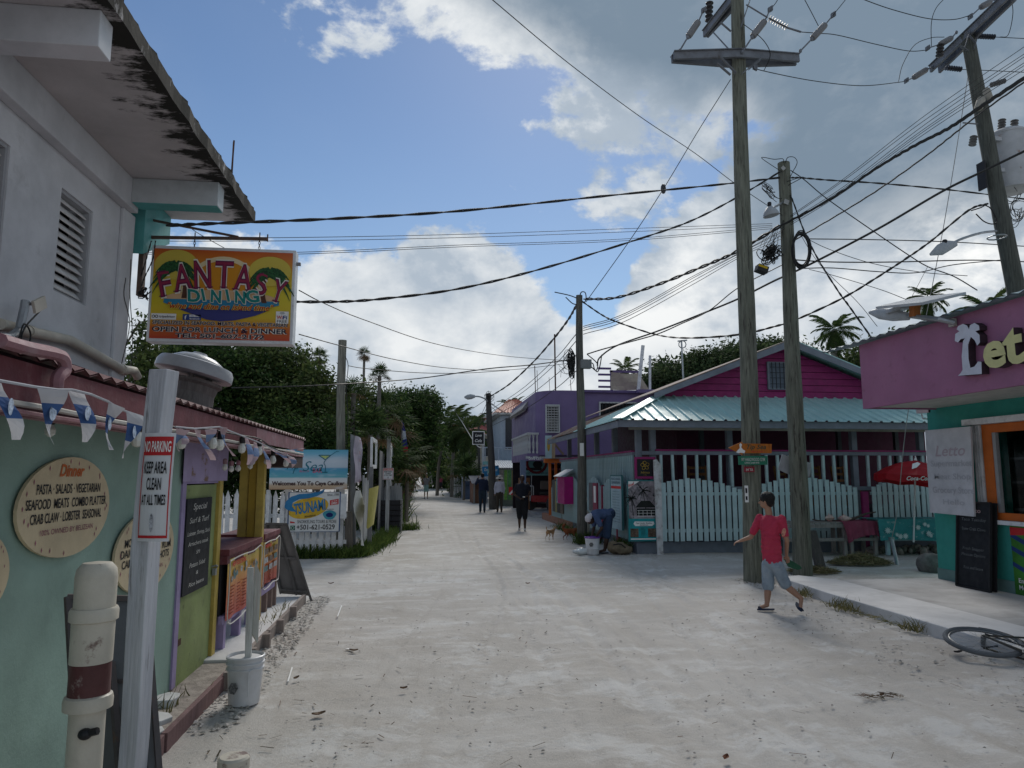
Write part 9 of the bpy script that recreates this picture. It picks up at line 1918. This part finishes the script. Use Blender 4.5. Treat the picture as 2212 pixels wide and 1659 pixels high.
def generic(px,py,Y,H,face,walk=.3,arms=None,xoff=0):
 """standing or walking figure with its feet at a pixel of the ground; face = heading angle in the ground plane"""
 g=PY(px,py,Y); g.z=0; s=H/1.75; f=Vector((math.sin(face),math.cos(face),0)); r_=Vector((f.y,-f.x,0)); z=Vector((0,0,1)); L=lambda a,b,c:g+r_*a*s+f*b*s+z*c*s
 w=walk; J=dict(pel=L(0,0,.98),neck=L(0,.02,1.47),head=L(0,.03,1.64),shL=L(-.175,.0,1.42),shR=L(.175,.0,1.42),hiL=L(-.09,0,.92),hiR=L(.09,0,.92),
     knL=L(-.09,.12*w+.08*w,.50),knR=L(.09,.03*w,.50),anL=L(-.09,.30*w,.09),anR=L(.09,-.34*w,.10+.05*w),toL=L(-.095,.30*w+.13,.045),toR=L(.095,-.34*w+.12,.045),
     elL=L(-.23,-.05*w-.02,1.14),elR=L(.23,.03+.05*w,1.14),wrL=L(-.23,-.02-.12*w,.90),wrR=L(.23,.10+.14*w,.91),haL=L(-.23,.0-.1*w,.80),haR=L(.23,.14+.14*w,.81))
 if arms:
  for k,v in arms.items(): J[k]=L(*v)
 return J,f
# ---- the boy in the red shirt
q=lambda x,y,Y:PY(x,y,Y)
Yb=8.8; J=dict(head=q(1655,1082,Yb),neck=q(1661,1106,Yb),shL=q(1642,1119,Yb+.15),shR=q(1688,1121,Yb-.13),pel=q(1668,1210,Yb),hiL=q(1659,1220,Yb+.06),hiR=q(1678,1220,Yb-.06),
 elL=q(1622,1160,Yb+.18),wrL=q(1600,1168,Yb+.20),haL=q(1588,1172,Yb+.22),elR=q(1700,1168,Yb-.14),wrR=q(1699,1200,Yb+.0),haR=q(1703,1212,Yb+.05),
 knL=q(1659,1270,Yb+.10),knR=q(1698,1265,Yb-.02),anL=q(1657,1308,Yb+.02),anR=q(1731,1303,Yb-.14),toL=q(1643,1314,Yb+.02),toR=q(1730,1322,Yb-.22))
J['anL'].z=.085;J['toL'].z=.045; J['anR'].z=.17; J['toR'].z=.075
REDS=cl('red_tshirt',(.42,.035,.075),stain=((.45,.08,.10),4,.5,.8,.5)); DEN=cl('faded_denim',(.25,.31,.37),stain=((.12,.15,.19),5,.48,.7,.8),stain2=((.38,.42,.46),6,.55,.75,.6))
boy=person('boy in a red T-shirt and faded denim shorts striding past the tallest pole',J,1.42,dict(face=(-.72,.62,-.05),up=(-.1,0,1)),SK3,REDS,DEN,(mat('navy_rubber',(.02,.03,.06),rough=.6,var=.1,bump=0),'sandal'),sleeve=.72,voxel=.009,curl=.7,feet={'R':(.35,.1,.75)},haircap=1.10,hs=1.14,loose=.0)
b=B(); c=q(1693,1150,Yb-.26);
b.ell(c,(.028,.012,.055),Matrix.Rotation(.3,4,'Y'),10,6); b.build('shirt_print',mat('pink_orange_print',(.55,.25,.18),var=.4,scale=30,bump=0),boy)
r=empty('held_sandals',tuple(J['haR']),'dark green sandals held in the hand of the boy in red','sandals'); h=J['haR']; B().prism([h+Vector((-.03,.02,.02)),h+Vector((.02,.0,.02)),h+Vector((.16,.0,-.06)),h+Vector((.20,.02,-.10)),h+Vector((.14,.02,-.12)),h+Vector((.02,.02,-.08))],(0,.05,0)).build('sandal',mat('green_rubber',(.02,.09,.05),rough=.6,var=.2,bump=0),r,bevel=.01)
# ---- man bending over the bucket
Yn=15.7; J=dict(head=q(1275,1122,Yn-.1),neck=q(1281,1112,Yn-.05),shL=q(1285,1112,Yn+.18),shR=q(1287,1117,Yn-.20),pel=q(1318,1110,Yn),hiL=q(1314,1119,Yn+.10),hiR=q(1315,1120,Yn-.10),
 elL=q(1283,1140,Yn+.20),wrL=q(1278,1160,Yn+.10),haL=q(1277,1170,Yn+.05),elR=q(1300,1140,Yn-.26),wrR=q(1288,1160,Yn-.16),haR=q(1284,1170,Yn-.12),
 knL=q(1300,1156,Yn+.12),knR=q(1311,1160,Yn-.12),anL=q(1280,1190,Yn+.15),anR=q(1307,1192,Yn-.12),toL=q(1274,1194,Yn+.14),toR=q(1294,1195,Yn-.14))
for k in('anL','anR'): J[k].z=.09
for k in('toL','toR'): J[k].z=.045
def wrap(root,F4,Fm,s): blob('head_wrap',cl('white_cloth_wrap',(.52,.50,.52)),root,[(F4(0,-.01,.045),(.094*s,.108*s,.085*s),Fm.to_4x4()),(F4(0,-.09,.03),(.06*s,.05*s,.05*s),Fm.to_4x4())],.009,2,.008,3,25.)
man=person('man in a blue T-shirt and white head wrap bending over a white bucket',J,1.72,dict(face=(-.55,-.05,-.85),up=(-.85,0,.5)),SK2,cl('blue_tshirt',(.055,.085,.17)),cl('navy_spotted_shorts',(.025,.045,.09),stain=((.35,.35,.36),34,.66,.70,.9)),(mat('grey_rubber',(.05,.055,.06),rough=.7,var=.1,bump=0),'sandal'),sleeve=.75,voxel=.013,curl=.9,hat=wrap,haircap=1.)
g=q(1280,1194,15.45); g.z=0; r=empty('paint_bucket',tuple(g),'white bucket with a purple rim under the hands of the bending man','bucket')
B().lathe(g,[(.125,0),(.135,.01),(.145,.12),(.150,.125),(.150,.14),(.146,.145),(.155,.30),(.16,.305),(.16,.35)],24).build('pail',BK,r,smooth=True); B().lathe(g,[(.157,.345),(.172,.348),(.172,.375),(.158,.378),(.155,.36),(.001,.358)],24).build('rim',mat('purple_plastic',(.12,.03,.28),rough=.4,var=.05,bump=0),r,smooth=True)
B().quad(*[g+Vector((-.06+.05*math.cos(a*1.05),-.152,.22+.05*math.sin(a*1.05))) for a in range(6)]).build('label_print',mat('worn_ink'),r)
r=empty('cloth_sack',tuple(q(1338,1195,15.4)),'crumpled khaki sack on the sand behind the bending man','sack'); c=q(1336,1186,15.4); c.z=.13
blob('sack_body',cl('khaki_canvas',(.15,.12,.08)),r,[(c,(.24,.17,.13),Matrix()),(c+Vector((.08,-.02,-.03)),(.22,.16,.11),Matrix()),(c+Vector((-.10,0,.05)),(.13,.12,.11),Matrix())],.012,2,.035,7,7.); B().tube(spl([c+Vector((-.15,-.1,.08)),c+Vector((0,-.16,.10)),c+Vector((.14,-.14,.0))],4),.012,5).build('strap',K_BLACK,r)
r=empty('plastic_bag',tuple(q(1258,1193,15.5)),'clear plastic bag lying on the sand beside the white bucket','bag'); c=q(1256,1190,15.5); c.z=.06
blob('bag_body',mat('clear_plastic_bag',(.55,.58,.58),rough=.15,var=.1,bump=.3,spec=.7),r,[(c,(.20,.12,.065),Matrix()),(c+Vector((.15,0,-.01)),(.12,.09,.05),Matrix())],.012,1,.03,9,9.)
# cream pipe standing behind him
p=q(1268,1130,18.1); B().tube([(p.x,18.1,0),(p.x-.02,18.1,.75),(p.x-.05,18.1,.85)],[.07,.09,.03],10).build('pipe_cover',PVC,label='cream pipe cover at the foot of the middle pole',cat='pipe cover')
# ---- man in black walking towards us
J,f=generic(1128,1144,22.4,1.70,math.pi+.15,.45,dict(elL=(-.26,.0,1.14),wrL=(-.05,.17,1.04),haL=(.04,.20,1.0),elR=(.26,.0,1.14),wrR=(.06,.17,1.02),haR=(-.03,.20,1.0)))
pa=person('man dressed all in black walking towards the crossing with hands joined',J,1.70,dict(face=(-.15,-1,0)),SK2,cl('black_polo',(.010,.012,.020)),cl('black_shorts',(.009,.010,.013)),(mat('white_trainers',(.55,.54,.50),rough=.7,var=.1,bump=0),'shoe'),legs='below',voxel=.014,build=1.22)
p=J['shL'].lerp(J['pel'],.3); B().obox(Vector((PY(1130,1072,22.2).x+.02,22.18,PY(1130,1072,22.2).z-.02)),(.07,.01,.03)).build('chest_logo',K_WPRINT,pa)
# ---- man in dark blue with raised hand, woman in white
J,f=generic(1042,1106,33.3,1.80,.05,.15,dict(elL=(-.30,.10,1.28),wrL=(-.20,.18,1.52),haL=(-.16,.16,1.60),wrR=(.25,.06,.95),haR=(.24,.12,.88)))
person('man in dark blue walking away with one hand raised to his ear',J,1.80,dict(face=(.1,1,0)),SK3,cl('navy_shirt',(.014,.020,.045)),cl('navy_trousers',(.018,.032,.05)),(mat('dark_shoes',(.03,.03,.03),rough=.7,var=.1,bump=0),'shoe'),legs='long',sleeve=1.2,voxel=.018,detail=False,build=1.1)
J,f=generic(1079,1106,33.5,1.66,-.02,.15)
def sunhat(root,F4,Fm,s):
 c=F4(0,-.0,.06); B().lathe(c,[(.19*s,-.045),(.20*s,-.04),(.11*s,.0),(.10*s,.04),(.085*s,.085),(.05*s,.105),(.001,.11)],20,(Fm@Matrix.Rotation(.12,3,'X')).to_4x4()).build('sun_hat',cl('straw_hat',(.50,.48,.42)),root,smooth=True)
person('woman in a white long-sleeved shirt and pale sun hat walking away',J,1.66,dict(face=(0,1,0)),SK3,cl('white_shirt',(.50,.50,.58)),cl('khaki_trousers',(.055,.045,.035)),(mat('dark_shoes'),'shoe'),legs='long',sleeve=1.2,voxel=.018,detail=False,female=True,hat=sunhat,build=1.05)
# ---- striped shirt man
def stripes():
 M=cl('striped_shirt',(.5,.5,.5)); nt=M.node_tree; b=nt.nodes['Principled BSDF']; tc=nt.nodes.new('ShaderNodeTexCoord'); w=nt.nodes.new('ShaderNodeTexWave'); w.inputs['Scale'].default_value=7.; w.bands_direction='X'; nt.links.new(tc.outputs['Object'],w.inputs[0]); cr=nt.nodes.new('ShaderNodeValToRGB'); cr.color_ramp.elements[0].color=(.03,.02,.03,1); cr.color_ramp.elements[1].color=(.5,.48,.47,1); cr.color_ramp.elements[0].position=.42; cr.color_ramp.elements[1].position=.5; nt.links.new(w.outputs[0],cr.inputs[0]); nt.links.new(cr.outputs[0],b.inputs['Base Color']); return M
J,f=generic(920,1075,54,1.78,math.pi-.1,.5)
person('man in a striped shirt and pale green shorts walking on the left of the road',J,1.78,dict(face=(.1,-1,0)),SK3,stripes(),cl('mint_shorts',(.28,.42,.38)),(mat('dark_shoes'),'sandal'),voxel=.025,detail=False)
J,f=generic(997,1062,62,1.72,.1,.2,dict(elL=(-.42,.0,1.60),wrL=(-.15,-.03,1.72),haL=(-.08,-.02,1.72),elR=(.42,.0,1.60),wrR=(.15,-.03,1.72),haR=(.08,-.02,1.72)))
person('person in black walking away with both hands behind the head',J,1.72,dict(face=(0,1,0)),SK2,cl('black_polo'),cl('black_shorts'),(mat('dark_shoes'),'shoe'),legs='long',voxel=.028,detail=False)
J,f=generic(1015,1062,62,1.75,.0,.2)
def cap(root,F4,Fm,s): B().ell(F4(0,0,.06),(.095*s,.11*s,.08*s),Fm.to_4x4(),12,8).build('cap',mat('lime_cap',(.35,.42,.08),var=.05,bump=0),root,smooth=True)
person('person in dark clothes and a lime cap beside the one with raised arms',J,1.75,dict(face=(0,1,0)),SK2,cl('navy_shirt'),cl('black_shorts'),(mat('dark_shoes'),'shoe'),legs='long',sleeve=1.2,voxel=.028,detail=False,hat=cap)
J,f=generic(952,1049,82,1.68,math.pi,.4); person('small far person in dark red walking along the road',J,1.68,dict(face=(0,-1,0)),SK2,cl('plum_shirt',(.16,.03,.05)),cl('black_shorts'),None,voxel=.035,detail=False)
J,f=generic(964,1043,98,1.68,0,.3); person('far person in purple standing by the right verge',J,1.68,dict(face=(0,1,0)),SK2,cl('purple_top',(.10,.05,.14)),cl('purple_top'),None,voxel=.04,detail=False)
J,f=generic(969,1043,98,1.72,0,.3); person('far person in grey next to the one in purple',J,1.72,dict(face=(0,1,0)),SK2,cl('grey_top',(.20,.17,.19)),cl('grey_top'),None,voxel=.04,detail=False)
# ---- dogs
def dog(label,loc,rz,m_,fluffy=0.,lookback=.0,tail='up',s=1.,head_low=0.,white=False):
 r=empty('dog',tuple(loc),label,'dog'); M=Matrix.Rotation(rz,3,'Z'); o=Vector(loc); L=lambda x,y,z:o+M@Vector((x*s,y*s,z*s)); f=fluffy
 E=lambda c,r_,a=0:(L(*c),tuple(v*s for v in r_),(M@Matrix.Rotation(a,3,'Y')).to_4x4())
 P=[E((.13,0,.33),(.12+f,.070+f,.085+f)),E((-.02,0,.335),(.14+f,.058+f,.068+f)),E((-.15,0,.34),(.09+f,.060+f,.072+f)),(L(.20,0,.37),L(.29,0,.45-head_low),(.055+f)*s,(.045+f)*s)]
 hx=.32;hz=.475-head_low; hd=lookback; hy=lambda a,b:(hx+a*math.cos(hd),b+a*math.sin(hd))
 def hp(a,b,c): x,y=hx+a*math.cos(hd)-b*math.sin(hd),a*math.sin(hd)+b*math.cos(hd); return L(x,y,hz+c)
 P+=[(hp(0,0,0),(.055*s,.045*s,.045*s),M.to_4x4()),(hp(.03,0,-.01),hp(.105,0,-.025),.030*s,.017*s)]
 for sy in(-1,1):
  P+=[(hp(-.02,sy*.032,.03),hp(-.025,sy*.042,.085 if not fluffy else .05),.016*s,.006*s)]
  # fore leg: elbow, wrist, paw; hind leg: thigh, knee forward, hock backward
  fx=.17+.03*sy; P+=[(L(.16,sy*.045,.30),L(.15+.02*sy,sy*.045,.20),.034*s,.022*s),(L(.15+.02*sy,sy*.045,.20),L(fx+.02*sy,sy*.045,.09),.020*s,.014*s),(L(fx+.02*sy,sy*.045,.09),L(fx+.02*sy,sy*.045,.02),.014*s,.014*s),(L(fx+.02*sy,sy*.045,.015),L(fx+.05+.02*sy,sy*.045,.012),.015*s,.012*s)]
  hx_=-.16-.05*sy; P+=[(L(-.15,sy*.045,.32),L(-.12-.03*sy,sy*.05,.20),.050*s,.028*s),(L(-.12-.03*sy,sy*.05,.20),L(hx_-.05,sy*.05,.12),.024*s,.014*s),(L(hx_-.05,sy*.05,.12),L(hx_-.03,sy*.05,.02),.014*s,.013*s),(L(hx_-.03,sy*.05,.015),L(hx_+.01,sy*.05,.012),.015*s,.012*s)]
 tp=[(-.22,0,.38),(-.27,0,.46),(-.25,0,.54),(-.21,0,.56)] if tail=='curl' else [(-.21,0,.38),(-.25,0,.46),(-.27,0,.55)]
 for a,b_ in zip(tp,tp[1:]): P.append((L(*a),L(*b_),(.022+f*1.6)*s,(.015+f*1.6)*s))
 blob('body',m_,r,P,.012,2,.004 if not fluffy else .010,3,30.)
 b=B(); b.ell(hp(.12,0,-.022),(.012*s,.014*s,.011*s),M.to_4x4(),8,6);
 for sy in(-1,1): b.ell(hp(.045,sy*.022,.012),(.007*s,.007*s,.007*s),M.to_4x4(),8,6)
 b.build('nose_and_eyes',K_BLACK,r)
 if white: b=B(); b.ell(hp(.06,0,-.022),(.055*s,.030*s,.022*s),M.to_4x4(),10,6); b.build('white_muzzle',mat('white_fur',(.5,.47,.42),rough=.9,var=.1,bump=.5,bscale=60),r)
 return r
g=G(1189,1167); dog('slim tan dog with tail up looking back towards the pole',(g.x,g.y,0),.75,mat('tan_fur',(.34,.20,.10),rough=.95,var=.25,scale=12,bump=.6,bscale=60,stain=((.45,.36,.26),5,.5,.75,.6)),0,-.85,'up',.68)
g=G(1232,1167); dog('fluffy red-brown dog nosing at the foot of the middle pole',(g.x,g.y,0),.05,mat('red_fur',(.20,.065,.025),rough=.95,var=.35,scale=12,bump=.8,bscale=50),.020,.2,'curl',.72,.09)
# ================================================================ LOOSE THINGS ON THE SAND
def scatter(name,label,cat,n,areas,size,m_,seed,flat=.6,exclude=None):
 rg=np.random.default_rng(seed); P=[]
 for (x0,x1,y0,y1,f_) in areas:
  k=int(n*f_); P.append(np.stack([x0+(x1-x0)*rg.random(k),y0+(y1-y0)*rg.random(k),np.zeros(k)],1))
 c=np.concatenate(P); k=len(c); s=size*(.3+rg.random(k)**2*1.4); oc=np.array([(1,0,0),(0,1,0),(-1,0,0),(0,-1,0),(0,0,1),(0,0,-1)],float); fs=[(0,1,4),(1,2,4),(2,3,4),(3,0,4)]
 V=[];
 jit=1+.5*(rg.random((k,6,1))-.5); a=rg.random(k)*6.28; ca,sa=np.cos(a),np.sin(a); v=oc[None]*jit*s[:,None,None]; v[:,:,2]*=flat; v[:,:,0]*=1.3; x=v[:,:,0]*ca[:,None]-v[:,:,1]*sa[:,None]; y=v[:,:,0]*sa[:,None]+v[:,:,1]*ca[:,None]; v=np.stack([x,y,v[:,:,2]],2)+c[:,None,:]; v[:,:,2]+=.0
 T=np.concatenate([v[:,list(f),:] for f in fs],1).reshape(-1,3); o=rawmesh(name,T,3,m_); tag(o,label,cat,kind='stuff'); return o
STN=mat('coral_gravel',(.43,.40,.36),rough=1,var=0,island=.45,bump=.3)
scatter('gravel','loose coral gravel along the timber kerb and at the pole feet','gravel',4200,[(-2.05,-1.62,3.2,6.9,.48),(-1.55,-1.25,5.2,10.6,.24),(5.1,5.9,10.6,11.6,.12),(-1.9,-1.6,7.,10.2,.08),(4.2,5.4,3.5,10,.08)],.014,STN,1)
scatter('pebbles','scattered small pebbles over the sand road','pebbles',2600,[(-1.5,6,3,9,.55),(-1,8,9,16,.3),(4.,6.2,14.6,15.4,.15)],.008,mat('sand_pebble',(.36,.33,.30),rough=1,var=0,island=.6,bump=0),2)
TWG=mat('dark_leaf_litter',(.10,.075,.05),rough=1,var=0,island=.6,bump=0)
def litter(label,n,areas,seed):
 rg=np.random.default_rng(seed); P=[]
 for (x0,x1,y0,y1,f_) in areas: k=int(n*f_); P.append(np.stack([x0+(x1-x0)*rg.random(k),y0+(y1-y0)*rg.random(k),np.full(k,.006)],1))
 c=np.concatenate(P); k=len(c); a=rg.random(k)*6.28; L=.012+.05*rg.random(k)**2; d=np.stack([np.cos(a)*L,np.sin(a)*L,rg.random(k)*.006],1); s=np.stack([-np.sin(a),np.cos(a),np.zeros(k)],1)*(.002+.004*rg.random(k))[:,None]; V=np.stack([c-d-s,c-d+s,c+d+s,c+d-s],1).reshape(-1,3); V[:,2]=np.abs(V[:,2])
 o=rawmesh('leaf_litter',V,4,TWG); tag(o,label,'leaf litter',kind='stuff')
litter('dark twigs and leaf scraps strewn over the sand',330,[(-1.4,1.,3.,8,.40),(1,6.,3,9,.25),(-1.3,.6,12,15.5,.12),(4.2,5.5,5,10.5,.15),(3.8,4.5,16,24,.08)],5)
def leaf(px,py,s,rz,label,c=(.16,.10,.06)):
 g=G(px,py); b=B(); n=7; vs=[]
 for i in range(n):
  t=i/(n-1); w=s*.28*math.sin(math.pi*t)**.8; x=s*(t-.5); z=.008+.035*s/.1*abs(t-.5)**1.5
  for k in(-1,0,1): vs.append(g+Matrix.Rotation(rz,3,'Z')@Vector((x,k*w,z+(.012 if k else 0))))
 for i in range(n-1):
  for k in range(2): b.f.append((i*3+k,i*3+k+1,i*3+k+4,i*3+k+3))
 b.v=[tuple(v) for v in vs]; b.build('fallen_leaf',mat('leaf_%d'%int(c[0]*1000),c,rough=.8,var=.3,bump=0),label=label,cat='leaf')
leaf(688,1547,.10,.4,'curled brown leaf on the sand at the lower left'); leaf(764,1408,.09,-.2,'thin brown leaf beside the white scrap'); leaf(1568,1642,.07,.9,'reddish curled leaf at the lower edge of the road',(.22,.09,.05)); leaf(640,1468,.07,1.,'pale leaf between bucket and road'); leaf(2415/2212*0+2070,1412,.10,.1,'dark seaweed-like leaf beside the bicycle wheel',(.03,.025,.025)); leaf(872,1490,.06,.2,'small brown leaf in the middle left of the road'); leaf(1140,1262,.07,.0,'small dark leaf scrap far out on the road'); leaf(715,1262,.09,.3,'dark leaf on the road beyond the sandwich board',(.10,.05,.04)); leaf(1905,1505,.06,.5,'tiny leaf on the right side of the road')
g=G(1895,1505)
mound('dry scrap of weed on the right of the road',g.x,g.y,.22,.07,.008,70,mat('brown_weed',(.16,.12,.08),rough=1,var=0,island=.4,bump=0),11,.09,'weed_scrap',.003,.05)
g=G(1795,1290); mound('brown weed tufts against the kerb face',5.36,8.4,.08,.9,.04,200,DG,12,.10,'weed_scrap',.004,.3)
for (a,c,l) in (((738,1308),(729,1332),'thin white strip on the sand past the kiosk kerb'),((631,1442),(622,1472),'thin white strip on the sand near the cement bucket')):
 B().bar(G(*a,.006),G(*c,.006),.012,.006).build('white_strip',K_WPRINT,label=l,cat='scrap')
B().bar(G(748,1401,.008),G(764,1404,.008),.03,.008).build('white_scrap',K_WPRINT,label='small white scrap of plastic beside the brown leaf',cat='scrap')
# stones and broken concrete in the gravel bed
for i,(px,py,s) in enumerate(((735,1175,0),)): pass
rg=random.Random(6)
for i,(x,y,s,l) in enumerate(((-1.80,5.35,.11,'flat broken concrete slab in the gravel bed nearest the green door'),(-1.72,5.05,.09,'flat broken concrete chunk against the timber kerb'),(-1.85,5.75,.10,'flat concrete piece by the lilac door post'),(-1.74,4.75,.07,'small pale stone in the gravel bed'))):
 n=7; b=B(); b.prism([(x+s*(.8+.4*rg.random())*math.cos(k*6.283/n),y+s*1.1*(.8+.4*rg.random())*math.sin(k*6.283/n),.03) for k in range(n)],(0,.01,.035+.01*i)); b.build('concrete_piece',CONC_L,label=l,cat='stone',bevel=.006)
bpy.data.scenes.remove(WK)
